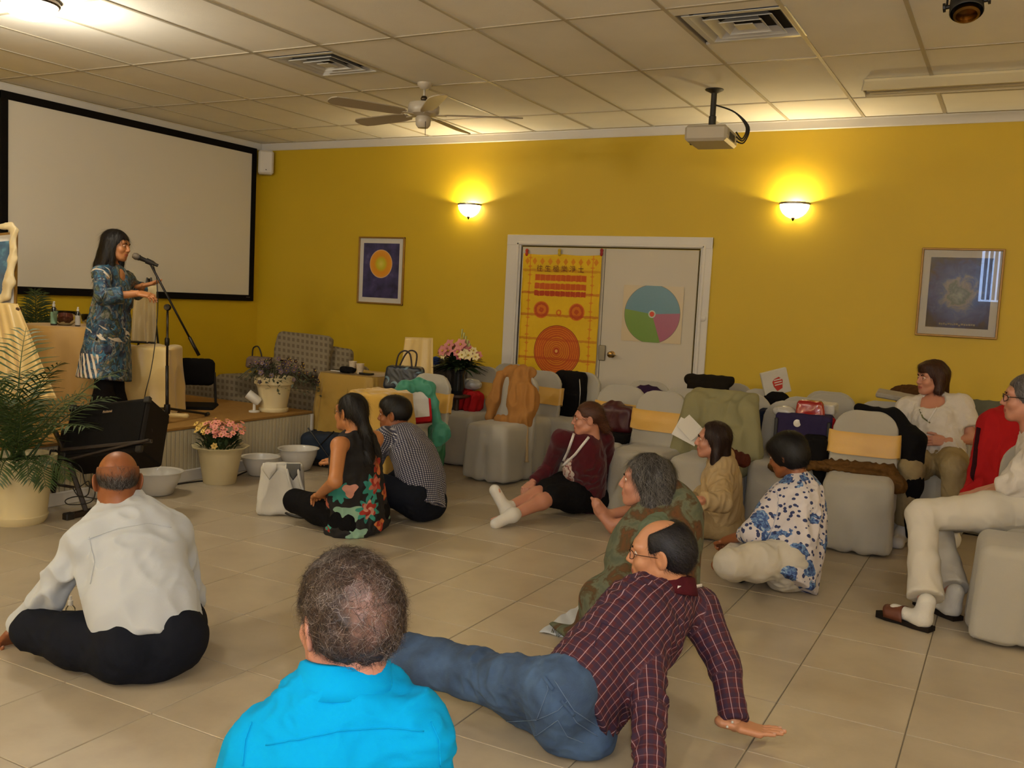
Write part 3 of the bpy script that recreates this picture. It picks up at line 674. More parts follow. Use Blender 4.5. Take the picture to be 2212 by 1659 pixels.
# ================================================================== small helper objects
m_white = mk('white_plastic', '#C9C5BC', .35, .03, 5, 0, coat=.2)
m_cream = mk('cream_glazed_pot', '#CDBE94', .5, .08, 5, .15, 40)
m_soil = mk('potting_soil', '#2B1E14', .95, .3, 30, .8, 80)
m_leafd = mk('dark_green_leaf', '#263B1A', .5, .35, 9, .1, 40)
m_leaf = mk('green_leaf', '#33471F', .5, .35, 9, .1, 40)
def bowl(nm, label, x, y, z, r, h, grp='white plastic bowls beside the stage'):
    b = thing(nm, label, 'bowl', (x, y, z), 0, grp)
    MB().lathe([(0, 0), (r*.5, 0), (r*.62, .01), (r*.9, h*.7), (r*.93, h*.97), (r*1.03, h*.98), (r*1.03, h), (r*.95, h), (r*.9, h*.97), (r*.86, h*.7), (r*.58, .02), (0, .015)], n=48).build('bowl_body', m_white, b, angle=50); return b
p = onz(338, 1072); bowl('mixing_bowl', 'white bowl on the floor right of the bald man\'s head', p[0]-.05, p[1]+.05, 0, .17, .165)
p = onz(550, 1028); bowl('mixing_bowl', 'white bowl between flower pot and tote bag', p[0], p[1]+.06, 0, .15, .15)
p = onz(618, 1018); bowl('mixing_bowl', 'wider white bowl right behind the tote bag', p[0]+.02, p[1]+.12, 0, .165, .18)
# flower pot in front of the stage
def wavy(th, r, z): return .035*np.sin(th*9)*(r > .2)
p = onz(470, 1043); fp = thing('flower_pot', 'wavy rimmed cream pot of pink and yellow flowers before the stage', 'potted plant', (p[0], p[1]+.02, 0))
MB().lathe([(0, 0), (.115, 0), (.12, .01), (.155, .22), (.165, .255), (.205, .275), (.208, .282), (.195, .283), (.16, .262), (.14, .24), (0, .24)], n=54, wob=lambda th, r, z: .03*np.sin(th*9)*(1. if z > .27 else 0.)).build('pot', m_cream, fp, angle=60)
rs = np.random.RandomState(5)
def leafblade(mb, base, d, L, W, droop=.2, n=3, m=0, up=(0, 0, 1)):
    base = np.asarray(base, float); d = nrm(d); s_ = nrm(np.cross(d, up)+1e-6); V = []; F = []
    prof = [(0, .12), (.35, 1.), (.7, .75), (1., .03)] if n == 3 else [(0, .2), (.5, 1.), (1., .05)]
    for t_, w_ in prof:
        c = base+d*L*t_+np.array([0, 0, -droop*L*t_*t_]); V += [c-s_*W*w_, c+np.array([0, 0, -.12*W]), c+s_*W*w_]
    for i in range(len(prof)-1): a = 3*i; F += [(a, a+1, a+4, a+3), (a+1, a+2, a+5, a+4)]
    mb.add(V, F, m)
t = MB(); t.lathe([(0, .235), (.14, .24)], n=20); t.build('soil', m_soil, fp)
t = MB()
for i in range(220):
    a = rs.rand()*2*PI; r_ = .13*math.sqrt(rs.rand()); e = rs.rand()*.9+.1; leafblade(t, (r_*math.cos(a), r_*math.sin(a), .25+.10*rs.rand()), (math.cos(a)*e, math.sin(a)*e, .5+rs.rand()*.5), .07+.04*rs.rand(), .014, .3)
t.build('foliage', m_leafd, fp, kind='stuff', smooth=True)
m_pink = mk('pink_petals', '#D98A7C', .6, .15, 30, 0); m_yel = mk('yellow_petals', '#DDB964', .6, .15, 30, 0); m_yc = mk('flower_centre', '#B99A2E', .7, .1, 30, 0)
def flower_mesh(mp, R=.026, n=6, mc=m_yc, nm='blossom'):
    t = MB()
    for i in range(n): a = 2*PI*i/n; leafblade(t, (0, 0, 0), (math.cos(a), math.sin(a), .35), R, R*.42, .25, 2)
    t.lathe([(0, .004), (R*.2, .004), (R*.15, .010), (0, .012)], (0, 0, 0), 6, m=1); me = t.mesh(nm, True); me.materials.append(mp); me.materials.append(mc); return me
fm = [flower_mesh(m_pink), flower_mesh(m_yel)]
def scatter(parent, meshes, pts, nm='blossom', smin=.8, smax=1.2, dirs=None, seed=0):
    r = np.random.RandomState(seed)
    for i, (q, mi_) in enumerate(pts):
        o = bpy.data.objects.new(nm, meshes[mi_]); COL.objects.link(o); o.parent = parent; o.location = tuple(float(v) for v in q)
        d = nrm(dirs[i] if dirs is not None else np.array([r.randn()*.4, r.randn()*.4, 1.])); Q = frame(d, (0, .3, 1)) if abs(d[2]) < .9 else frame((0, 1, 0), d)
        Rm = np.stack([Q[:, 0], Q[:, 2], d], 1) if abs(d[2]) < .9 else Q
        if np.linalg.det(Rm) < 0: Rm[:, 0] *= -1
        sc_ = smin+(smax-smin)*r.rand(); o.rotation_mode = 'QUATERNION'; o.rotation_quaternion = Matrix([[float(v) for v in row] for row in Rm]).to_quaternion(); o.scale = (sc_,)*3
pts = []; dirs = []
for i in range(95):
    a = rs.rand()*2*PI; e = math.sqrt(rs.rand())*.19; x, y = e*math.cos(a), e*math.sin(a); z = .375+.075*math.sqrt(max(0, 1-(e/.2)**2))+.02*rs.randn()
    side = x*RT[0]+y*RT[1]; near = -(x*FW[0]+y*FW[1]); pk = 0 if (side+.35*(z-.4) > -.035+.03*rs.randn() or near < -.09) else 1
    pts.append(((x, y, z), pk)); dirs.append((x*3-FW[0]*.3, y*3-FW[1]*.3, .75))
scatter(fp, fm, pts, 'blossom', .8, 1.15, dirs, 3)
q = -FW*.145; scatter(fp, fm, [((q[0], q[1], .30), 1)], 'blossom', 1.1, 1.2, [(-FW[0], -FW[1], .4)])
# pansies pot on stage
sp_ = onz(598, 888, STH); pp = thing('pansy_pot', 'cream pot of dark trailing pansies on the stage corner', 'potted plant', (sp_[0]-.02, sp_[1]-.02, STH))
MB().lathe([(0, 0), (.12, 0), (.128, .012), (.125, .03), (.112, .035), (.14, .2), (.155, .235), (.168, .24), (.17, .30), (.155, .30), (.14, .27), (0, .27)], n=48).build('pot', m_cream, pp, angle=50)
t = MB(); rs = np.random.RandomState(11)
for i in range(420):
    a = rs.rand()*2*PI; e = math.sqrt(rs.rand())*.30*(1+.35*(math.cos(a)*RT[0]+math.sin(a)*RT[1])); zz = .33+.10*rs.rand()-.9*max(0, e-.15)**1*(.5+rs.rand()*.6)
    leafblade(t, (e*math.cos(a), e*math.sin(a), zz), (rs.randn(), rs.randn(), rs.randn()*.5+.3), .035+.02*rs.rand(), .012, .2, 2)
for i in range(26):
    a = rs.rand()*2*PI; t.tube(ring([(.05*math.cos(a), .05*math.sin(a), .28), (.16*math.cos(a), .16*math.sin(a), .38), (.3*math.cos(a), .3*math.sin(a), .28)], 3), .003, 4)
t.build('foliage', mk('grey_green_leaf', '#3C4130', .6, .35, 12, .1), pp, kind='stuff', smooth=True)
m_pansy = mk('purple_petals', '#2E1A26', .6, .3, 40, 0); pm = [flower_mesh(m_pansy, .024, 5), flower_mesh(mk('mauve_petals', '#54404A', .6, .3, 40, 0), .022, 5)]
pts = []; dirs = []
for i in range(60):
    a = rs.rand()*2*PI; e = (.1+.2*rs.rand())*(1+.3*(math.cos(a)*RT[0]+math.sin(a)*RT[1])); pts.append(((e*math.cos(a), e*math.sin(a), .42-.6*max(0, e-.17)+.03*rs.randn()), int(rs.rand() > .55))); dirs.append((math.cos(a)-FW[0]*.8, math.sin(a)-FW[1]*.8, .4))
scatter(pp, pm, pts, 'pansy', .9, 1.3, dirs, 4)
# small uplight on stage
q = onz(549, 890, STH); ul = thing('uplighter', 'white cylindrical spotlight beside the pansy pot on stage', 'lamp', (q[0], q[1], STH))
MB().lathe([(0, 0), (.045, 0), (.045, .012), (.03, .016), (0, .016)], n=28).build('foot', m_white, ul, angle=40)
MB().tube([(0, 0, .01), (0, 0, .07)], .013, 10).build('stem', m_white, ul)
ax_ = nrm(-RT*.8+np.array([0, 0, .62])-FW*.1); Rl = frame(ax_); Rl = np.stack([Rl[:, 0], Rl[:, 2], Rl[:, 1]], 1)
MB().lathe([(0, -.06), (.03, -.055), (.04, -.035), (.041, .07), (.037, .07), (.035, .0), (0, 0)], (0, 0, .115), 26, R=Rl).build('lamp_head', m_white, ul, angle=40)
# ---------------------------------------------------------------- palms
def palm(parent, n, L, seed, spread=1., base=(0, 0, .33), m=m_leaf, up=.9, az0=0, azw=2*PI, lw=.006):
    r = np.random.RandomState(seed)
    for i in range(n):
        a = az0+azw*(i+.5*r.rand())/n; el = up*(.55+.6*r.rand()); Lf = L*(.75+.4*r.rand()); d0 = np.array([math.cos(a)*math.cos(el), math.sin(a)*math.cos(el), math.sin(el)])
        P = []; p_ = np.array(base, float)+.03*r.randn(3)*[1, 1, 0]; d = d0.copy()
        for s_ in range(13): P.append(p_.copy()); p_ = p_+d*Lf/12; d = nrm(d+np.array([math.cos(a)*.02, math.sin(a)*.02, -.075*spread*(s_/6)]))
        t = MB(); t.tube(P, np.linspace(.007, .0015, 13), 5)
        for s_ in range(3, 13):
            T = nrm(P[s_]-P[s_-1]); side = nrm(np.cross(T, (0, 0, 1))); upn = np.cross(side, T)
            for h_ in (0, .5):
                q = P[s_-1]*(1-h_)+P[s_]*h_ if s_ else P[s_]; ll = Lf*.36*math.sin(PI*min(1, (s_-2+h_)/11.5)**.8*.9+.18)
                for sg in (-1, 1): leafblade(t, q, T*.75+side*sg*1.0+upn*.25+.08*r.randn(3), ll, lw, .35, 2, up=upn)
        t.build('frond', m, parent, smooth=True)
q = onz(0, 1135); pl = thing('potted_palm', 'palm in a cream pot on the floor at the left edge', 'potted plant', (q[0]+.0, q[1]+.12, 0))
MB().lathe([(0, 0), (.14, 0), (.155, .02), (.165, .05), (.155, .055), (.17, .2), (.185, .35), (.205, .36), (.21, .41), (.19, .41), (.175, .35), (0, .34)], n=48).build('pot', m_cream, pl, angle=50)
MB().lathe([(0, .355), (.18, .355)], n=20).build('soil', m_soil, pl)
palm(pl, 20, .80, 2, 1.15, (0, 0, .35), m_leaf, 1.22)
palm(pl, 5, .42, 9, 3.4, (0, 0, .36), m_leaf, .5, -1.2, 1.5)
q = J(72, 745, 8.15); pb = thing('palm_plant', 'darker palm on stage behind the gold-covered table', 'potted plant', (q[0], q[1], STH))
MB().lathe([(0, 0), (.12, 0), (.15, .26), (.165, .27), (.16, .3), (.14, .28), (0, .28)], n=32).build('pot', m_cream, pb, angle=50)
palm(pb, 18, .66, 5, .7, (0, 0, .28), mk('shaded_green_leaf', '#2F3E1C', .5, .3, 9, .1), 1.55)  # slightly darker leaf green than the floor palm
# ---------------------------------------------------------------- draped cloth helper
def drape(nm, parent, A, B, C, D, mat, nu=48, nv=48, amp=.02, nf=7, seed=0, base=(0, 0, 0), gather=None, sag=0., solid=.004, **k):
    "sheet A(top left) B(top right) C(bottom left) D(bottom right), folds running down"
    A, B, C, D = [np.asarray(v, float)-np.asarray(base, float) for v in (A, B, C, D)]; r = np.random.RandomState(seed); ph = r.rand(6)*6
    N = nrm(np.cross(B-A, C-A))
    def f(u, v):
        uu = u+.05*math.sin(v*3+ph[0])*v*.8
        P = (A*(1-u)+B*u)*(1-v)+(C*(1-u)+D*u)*v
        h = math.sin(uu*nf*2*PI*.5+ph[1]+1.3*math.sin(uu*5+ph[2]))+.5*math.sin(uu*nf*1.7*PI+ph[3]+v*2)
        P = P+N*amp*h*(.25+.75*v)
        if sag: P = P-np.array([0, 0, sag*math.sin(PI*u)*(1-v*.6)])
        if gather: g, gv = gather; sft = math.exp(-((v-gv)/.12)**2)*g; mid = (A+B)/2*(1-v)+(C+D)/2*v; P = P*(1-sft)+mid*sft
        return P
    t = MB(); t.grid(f, nu, nv); return t.build(nm, mat, parent, smooth=True, solid=solid, **k)
# ---------------------------------------------------------------- easel at left edge with a framed print and draped satin
m_wood = mk('dark_wood', '#3A2414', .5, .2, 10, .1); m_gilt = mk('gilt_frame', '#8E6A2C', .4, .15, 20, .1, metal=.3)
ED = 6.95
def E3(x, y, d=ED): return J(x, y, d)
eb = E3(-10, 905); eb[2] = STH; ea = thing('easel', 'easel at the left edge holding a framed blue print', 'easel', eb)
t = MB(); t.tube([E3(40, 890, 6.85)-eb, E3(-10, 470, 7.0)-eb], .014, 6); t.build('leg', m_wood, ea)
t = MB(); t.tube([E3(-120, 890, 6.85)-eb, E3(-30, 470, 7.0)-eb], .014, 6); t.build('leg', m_wood, ea)
t = MB(); t.tube([E3(-20, 850, 7.5)-eb, E3(-20, 470, 7.02)-eb], .014, 6); t.build('leg', m_wood, ea)
t = MB(); t.tube([E3(-110, 672, 6.88)-eb, E3(45, 668, 6.88)-eb], .016, 6); t.build('ledge', m_wood, ea)
pf = thing('framed_print', 'framed blue print with white mat on the easel at the left edge', 'picture', E3(-45, 655, 6.9)); pb_ = np.array(pf.location)
def quad(t, a, b, c, d, th=.0, m=0): t.add([a, b, c, d], [(0, 1, 2, 3)], m)
c4 = [E3(-90, 512, 6.93), E3(36, 500, 6.93), E3(34, 660, 6.9), E3(-90, 668, 6.9)]
nrmP = nrm(np.cross(c4[1]-c4[0], c4[3]-c4[0])); nrmP = nrmP if nrmP@FW < 0 else -nrmP
cc = sum(c4)/4
def slab(nm, f, off, th, mat, parent, base):
    t = MB(); q = [cc+(v-cc)*f+nrmP*off-base for v in c4]; t.add(q+[v-nrmP*th for v in q], [(0, 1, 2, 3), (7, 6, 5, 4), (0, 4, 5, 1), (1, 5, 6, 2), (2, 6, 7, 3), (3, 7, 4, 0)]); return t.build(nm, mat, parent)
k = NT('blue_sky_print'); v_ = k.obj(); n_ = k.noise(v_, 6, 4, .6)[0]; k.done(k.ramp(n_, [(.3, rgb('#16294A')), (.5, rgb('#2E5876')), (.62, rgb('#5E8FA0')), (.72, rgb('#8B93A6'))]), .4); m_bprint = k.m
slab('frame', 1., 0, .02, m_gilt, pf, pb_); slab('mat_board', .93, .002, .004, m_trim, pf, pb_); slab('print', .76, .004, .003, m_bprint, pf, pb_)
sw = thing('satin_swag', 'cream satin swag wound over the easel at the left edge', 'drapery', E3(20, 650, 6.88)); sb = np.array(sw.location)
blob('swag_cloth', chain([E3(-60, 500, 6.86), E3(-20, 492, 6.86), E3(22, 488, 6.86), E3(30, 500, 6.87), E3(27, 560, 6.87), E3(20, 610, 6.86), E3(12, 640, 6.86), E3(-20, 662, 6.86), E3(-60, 672, 6.86)], [.022, .02, .02, .024, .026, .036, .03, .02, .022], ax=FW, fl=.5, k=.02), .007, mk('cream_satin', '#C6B489', .35, .08, 6, .2, 40, sheen=.4), sw, .008, 40, 3, (1, 1, .4), base=sb)
sc_ = thing('gold_satin_drape', 'long gold satin cloth hanging from the easel to the stage', 'drapery', E3(30, 850, 6.8)); sb = np.array(sc_.location)
drape('satin', sc_, E3(-120, 655, 6.86), E3(36, 655, 6.86), E3(-140, 880, 6.75), E3(120, 860, 6.75), m_goldpale, 80, 40, .05, 8, 4, sb)
# round table with gold cloth behind the presenter
tc = J(150, 700, 7.75); RT_ = .36; rt_ = thing('side_table', 'round side table under gold cloth behind the presenter', 'table', (tc[0], tc[1], STH)); th_ = tc[2]-STH
t = MB(); t.tube([(0, 0, 0), (0, 0, th_-.02)], .03, 10); t.box((0, 0, .015), (.2, .03, .015)); t.box((0, 0, .015), (.03, .2, .015)); t.build('pedestal', m_wood, rt_)
MB().lathe([(0, th_-.03), (RT_-.01, th_-.03), (RT_-.01, th_-.012), (0, th_-.012)], n=40).build('table_top', m_wood, rt_)
cl = thing('gold_tablecloth', 'gold cloth hanging to the stage floor over the round table', 'tablecloth', (tc[0], tc[1], STH)); prof_ = [(0, th_-.006), (RT_-.03, th_-.006), (RT_, th_-.012), (RT_+.012, th_-.04)]+[(RT_+.02+.05*q, (th_-.04)*(1-q)+.004*q) for q in np.linspace(.08, 1, 16)]
m_cloth = mk('gold_tablecloth_fabric', '#B78F4C', .6, .1, 6, .2, 120, sheen=.3)
MB().lathe(prof_, n=96, wob=lambda th, r, z: (.05*np.sin(th*11+.8*np.sin(th*3))*min(1, (th_-z)/.3)) if r > RT_ else 0*th).build('cloth', m_cloth, cl, smooth=True)
def bottle(x, y, d, h, r, label, cold, lab, z=None, grp=None):
    q = J(x, y, d); o = thing('spray_bottle', label, 'bottle', (q[0], q[1], STH+th_-.004 if z is None else z), 0, grp)
    MB().lathe([(0, 0), (r, 0), (r*1.03, .004), (r*1.03, h*.62), (r*.9, h*.70), (r*.45, h*.76), (r*.42, h*.8), (0, h*.8)], n=24).build('bottle_body', cold, o, angle=50)
    MB().lathe([(r*1.045, h*.06), (r*1.045, h*.56)], n=24).build('label', lab, o)
    MB().lathe([(0, h*.78), (r*.5, h*.78), (r*.5, h*.88), (r*.32, h*.9), (r*.3, h), (0, h)], n=16).build('pump_cap', m_white, o, angle=40)
    MB().box((r*.3, 0, h*.97), (r*.35, r*.14, r*.14), bev=.002).build('nozzle', m_white, o); return o
m_glassd = mk('dark_blue_glass', '#10151C', .15, 0, 1, 0, coat=.6); m_lab1 = mk('green_white_label', '#7FA58B', .6, .25, 22, 0); m_lab2 = mk('grey_white_label', '#A8A39B', .6, .25, 22, 0)
bottle(116, 702, 7.55, .19, .024, 'taller spray bottle with green label on the gold-covered round table', m_glassd, m_lab1); bottle(168, 703, 7.55, .155, .02, 'shorter spray bottle with white label nearer the presenter', m_glassd, m_lab2)
gl = NT('clear_glass'); gl.b.inputs['Transmission Weight'].default_value = 1.; gl.b.inputs['IOR'].default_value = 1.3; m_glass = gl.done((.95, .97, .95), .03)
q = J(140, 702, 7.6); gb = thing('glass_bowl', 'clear glass bowl of brown flower heads between two spray bottles', 'bowl', (q[0], q[1], STH+th_-.004))
MB().lathe([(0, 0), (.05, 0), (.085, .03), (.1, .07), (.098, .115), (.094, .115), (.095, .07), (.08, .034), (.045, .006), (0, .006)], n=32).build('bowl_glass', m_glass, gb, smooth=True)
blob('flower_heads', [ell((.035*math.cos(a), .035*math.sin(a), .045+.012*(i % 2)), (.026, .026, .024), k=.006) for i, a in enumerate(np.arange(6)*PI/3)]+[ell((0, 0, .06), (.028, .028, .022), k=.006)], .005, mk('dried_petals', '#5A2A1C', .8, .4, 60, .6), gb, .006, 120, 3)
q = J(225, 702, 7.8); gb = thing('glass_bowl', 'second clear glass bowl partly behind the presenter\'s tunic', 'bowl', (q[0]-.12, q[1]-.02, STH+th_-.004))
MB().lathe([(0, 0), (.05, 0), (.08, .03), (.09, .09), (.086, .09), (.076, .034), (0, .006)], n=32).build('bowl_glass', m_glass, gb, smooth=True)
# second easel with cream satin, right of presenter
EE = 7.75; e2b = J(315, 858, EE); e2b[2] = STH
e2 = thing('easel', 'small black easel hung with cream satin right of the presenter', 'easel', e2b)
for a_, b_ in (((292, 800, 7.7), (318, 600, 7.9)), ((348, 800, 7.7), (326, 600, 7.9)), ((322, 800, 8.2), (322, 602, 7.92))):
    p0 = J(*a_)-e2b; p0[2] = 0.35; MB().tube([p0, J(*b_)-e2b], .009, 6).build('leg', m_blk, e2)
MB().tube([J(280, 738, 7.68)-e2b, J(336, 741, 7.68)-e2b], .009, 8).build('ledge', m_blk, e2)
cs = thing('cream_satin_drape', 'cream satin cloth hanging over the small black easel', 'drapery', J(315, 740, EE)); sb = np.array(cs.location)
drape('satin', cs, J(290, 606, 7.75), J(338, 618, 7.75), J(284, 738, 7.7), J(340, 742, 7.7), mk('cream_satin', ''), 36, 30, .02, 4, 9, sb)
# draped stand below it
ds = thing('draped_stand', 'low stand covered in shiny gold satin right of the presenter', 'table', (J(340, 800, 7.55)[0], J(340, 800, 7.55)[1], STH)); sb = np.array(ds.location)
tp = [J(292, 748, 7.4), J(380, 756, 7.4), J(376, 748, 7.75), J(290, 742, 7.75)]; tz = np.mean([q_[2] for q_ in tp])
for q_ in tp: q_[2] = tz
ctr = sum(tp)/4-sb; hx2 = np.linalg.norm(tp[1]-tp[0])/2; dx = nrm(tp[1]-tp[0]); dx[2] = 0; dx = nrm(dx); Rd = np.stack([dx, np.cross((0, 0, 1), dx), (0, 0, 1)], 1)
MB().box((ctr[0], ctr[1], ctr[2]/2-.01), (hx2-.02, .16, ctr[2]/2-.012), R=Rd, bev=.01).build('box_stand', m_wood, ds)
blob('satin_cover', [rbox((ctr[0], ctr[1], ctr[2]/2+.002), (hx2, .18, ctr[2]/2), .02, Rd, tap=.16), cap((ctr[0], ctr[1], .012)+Rd@[hx2*.9, -.17, 0], (ctr[0], ctr[1], .012)+Rd@[hx2+.16, -.16, 0], .02, .012, .03)], .010, m_goldpale, ds, .014, 16, 5, (1, 1, .4))
# black stacking chair behind, left wall
bc = J(425, 800, 8.3); bch = thing('black_chair', 'black padded chair back standing behind the stage', 'chair', (bc[0], bc[1], 0))
m_bfab = mk('black_fabric', '#0E0C0D', .9, .1, 20, .3, 200); Rc = frame(az(218)); hb = J(425, 803, 8.3)[2]
blob('backrest', [rbox((0, 0, hb), (.165, .03, .13), .06, Rc)], .01, m_bfab, bch)
blob('seat', [rbox(Rc@[0, .2, .0]+np.array([0, 0, hb-.30]), (.2, .2, .035), .03, Rc)], .012, m_bfab, bch)
for sx in (-1, 1):
    MB().tube([Rc@[sx*.15, 0, 0]+[0, 0, hb], Rc@[sx*.17, -.01, 0]+[0, 0, hb-.33], Rc@[sx*.18, -.05, 0]+[0, 0, 0]], .012, 8).build('leg', m_blk, bch)
    MB().tube([Rc@[sx*.17, -.0, 0]+[0, 0, hb-.33], Rc@[sx*.17, .34, 0]+[0, 0, hb-.33], Rc@[sx*.17, .38, 0]], .012, 8).build('leg', m_blk, bch)
# microphone stand
mbp = onz(362, 915, STH); ms = thing('microphone_stand', 'black tripod boom microphone stand on the stage before the presenter', 'stand', mbp); MD = dep(mbp)
def MS(x, y, d=None): return J(x, y, MD if d is None else d)-mbp
m_stand = mk('black_stand_metal', '#17120F', .4, .1, 20, 0, metal=.5)
MB().tube([MS(361, 917), MS(361, 790)], .0125, 12).build('lower_pole', m_stand, ms, smooth=True)
MB().tube([MS(361, 790), MS(362, 668)], .009, 12).build('upper_pole', mk('satin_tube', '#3A332C', .3, .05, 5, 0, metal=.8), ms, smooth=True)
MB().lathe([(0, -.03), (.016, -.03), (.018, -.01), (.018, .02), (.014, .03), (0, .03)], MS(361, 738), 12).build('height_clutch', m_stand, ms, angle=40)
MB().lathe([(0, -.03), (.022, -.03), (.026, 0), (.022, .04), (0, .04)], MS(361, 885), 12).build('leg_collar', m_stand, ms, angle=40)
for i, (fx, fy) in enumerate(((303, 888), (450, 899), (338, 917))):
    f_ = onz(fx, fy, STH)-mbp+[0, 0, .02]; lg = MB().tube([MS(361, 882), f_*.97], .010, 8).build('tripod_leg', m_stand, ms)
    MB().tube([f_*.93+[0, 0, .0], f_], .016, 8).build('rubber_foot', m_blk, lg)
bm0, bm1 = MS(430, 768, MD+.1), MS(322, 565, MD-.06)
MB().tube([bm0, bm1], .0085, 10).build('boom_arm', m_stand, ms, smooth=True)
MB().tube([bm0, bm0*.8+bm1*.2], .0135, 10).build('counterweight', m_stand, ms, smooth=True)
MB().lathe([(0, -.02), (.022, -.02), (.026, 0), (.022, .022), (0, .024)], MS(362, 664), 16, R=frame(RT, -FW)).build('boom_clutch', m_stand, ms, angle=40)
mh, mt = MS(287, 551, MD-.10), MS(318, 564, MD-.06); dm = nrm(mt-mh); Rm = frame(dm); Rm = np.stack([Rm[:, 0], Rm[:, 2], Rm[:, 1]], 1)
mic = thing('microphone', 'black handheld microphone with silver grille clipped to the boom', 'microphone', mh+mbp); z0 = np.zeros(3)
MB().lathe([(0, -.005), (.018, .0), (.0255, .018), (.0255, .032), (.02, .045)], z0, 20, R=Rm).build('grille', mk('mic_grille', '#6A6259', .5, .3, 300, .8, 400, metal=.6), mic, smooth=True)
MB().lathe([(.022, .042), (.0225, .05), (.018, .056), (.015, .1), (.0115, .19), (0, .19)], z0, 20, R=Rm).build('mic_body', m_blk, mic, angle=40)
MB().lathe([(.02, .1), (.021, .1), (.019, .15), (.018, .15)], z0, 14, R=Rm).build('mic_clip', m_blk, mic, solid=.003)
pth = ring([mh+mbp+dm*.19, J(330, 566, MD-.02), J(338, 600, MD), J(341, 660, MD+.02), J(335, 740, MD), J(326, 800, MD-.05), J(314, 850, MD-.08), onz(308, 893, STH)+[0, 0, .006], onz(312, 912, STH)+[0, 0, .006], onz(340, 920, STH)+[0, 0, .006], onz(352, 919, STH)+[0, 0, .006], onz(330, 925, STH)+[0, 0, .006]], 6)
cb = thing('microphone_cable', 'thin black cable hanging from the microphone to the stage floor', 'cable', pth[-1]); MB().tube([p_-pth[-1] for p_ in pth], .0035, 6).build('cable_run', m_cable, cb, smooth=True)
# ---------------------------------------------------------------- amplifier on folding stand
AD = dep(onz(150, 1118)); ab = onz(150, 1110); am = thing('keyboard_amplifier', 'black amplifier box tilted back on the folding stand', 'amplifier', J(230, 950, AD)); a0 = np.array(am.location)
fL, fR_, fBL, fBR = J(133, 890, AD+.12), J(298, 872, AD+.05), J(157, 985, AD-.05), J(324, 952, AD-.12)
u_ = nrm(fR_-fL); v_ = nrm((fBL-fL)-u_*((fBL-fL)@u_)); n_ = np.cross(u_, v_); n_ = n_ if n_@FW > 0 else -n_
Ra = np.stack([u_, n_, -v_], 1); Ra[:, 1] = np.cross(Ra[:, 2], Ra[:, 0]); ww, hh = np.linalg.norm(fR_-fL)/2, np.linalg.norm(fBL-fL)/2
ac = (fL+fR_+fBL+fBR)/4
m_tolex = mk('black_tolex', '#14100E', .75, .1, 30, .6, 300)
MB().box(ac+Ra[:, 1]*.13-a0, (ww+.01, .13, hh+.01), R=Ra, bev=.012).build('cabinet', m_tolex, am)
MB().box(ac-Ra[:, 1]*.003-a0, (ww-.015, .004, hh-.015), R=Ra).build('grille_cloth', mk('black_grille', '#0F0D0C', .9, .2, 200, .8, 500), am)
for sx in (-1, 1):
    for sz in (-1, 1): MB().box(ac+Ra@[sx*(ww-.008), .005, sz*(hh-.008)]-a0, (.022, .016, .022), R=Ra, bev=.006).build('corner_guard', m_blk, am)
bl_ = MB().box(ac+Ra@[.0, -.008, hh*.62]-a0, (.032, .002, .009), R=Ra, bev=.0015).build('badge', mk('grey_badge', '#3B3733', .4, 0, 1, 0), am)
text('badge_lettering', 'Roland', .022, mk('brushed_beige_letters', '#B99A72', .4, 0, 1, 0), bl_, ac+Ra@[0, -.0108, hh*.62]-a0, np.stack([Ra[:, 0], Ra[:, 2], -Ra[:, 1]], 1))
m_brn = mk('stand_brown_black', '#20140D', .5, .1, 12, .05)
sd = thing('amplifier_stand', 'folding A-frame stand of black tubes under the amplifier', 'stand', ab)
def SD(x, y, d=AD): return J(x, y, d)-ab
def sbar(nm, a, b, r=.018): return MB().box((np.asarray(a)+b)/2, (r, np.linalg.norm(np.asarray(b)-a)/2, r*.8), R=frame(np.asarray(b)-a, (.1, .2, 1)), bev=.004).build(nm, m_brn, sd)
g1, g2, g3, g4 = onz(60, 1101)-ab+[0, 0, .02], onz(228, 1068)-ab+[0, 0, .02], onz(148, 1122)-ab+[0, 0, .02], onz(255, 1098)-ab+[0, 0, .02]
sbar('foot_bar', g1, g2, .02); sbar('foot_bar', g3, g4, .02)
for e_ in (g1, g3): MB().box(e_, (.024, .03, .022), R=frame(g2-g1), bev=.006).build('rubber_end', m_blk, sd)
apx = SD(140, 945, AD+.05); sbar('leg', (g1*.72+g2*.28)+[0, 0, .01], apx+[0, 0, .05]); sbar('leg', (g3*.66+g4*.34)+[0, 0, .01], SD(139, 970, AD))
sbar('leg', (g1*.2+g2*.8)+[0, 0, .01], SD(225, 962, AD+.1)); sbar('leg', (g3*.1+g4*.9)+[0, 0, .01], SD(215, 975, AD))
sbar('cross_brace', SD(115, 1045, AD+.02), SD(160, 1053, AD+.02), .010); sbar('cradle_arm', SD(133, 972, AD-.02), SD(328, 953, AD-.12), .014); sbar('cradle_arm', SD(150, 992, AD-.05), SD(322, 950, AD-.14), .010)
sbar('cradle_arm', SD(118, 930, AD+.1), SD(145, 985, AD-.02), .014)
MB().lathe([(0, 0), (.022, 0), (.022, .03), (0, .034)], SD(110, 978, AD-.03), 12, R=frame((0, 0, 1), RT)).build('locking_knob', m_blk, sd)
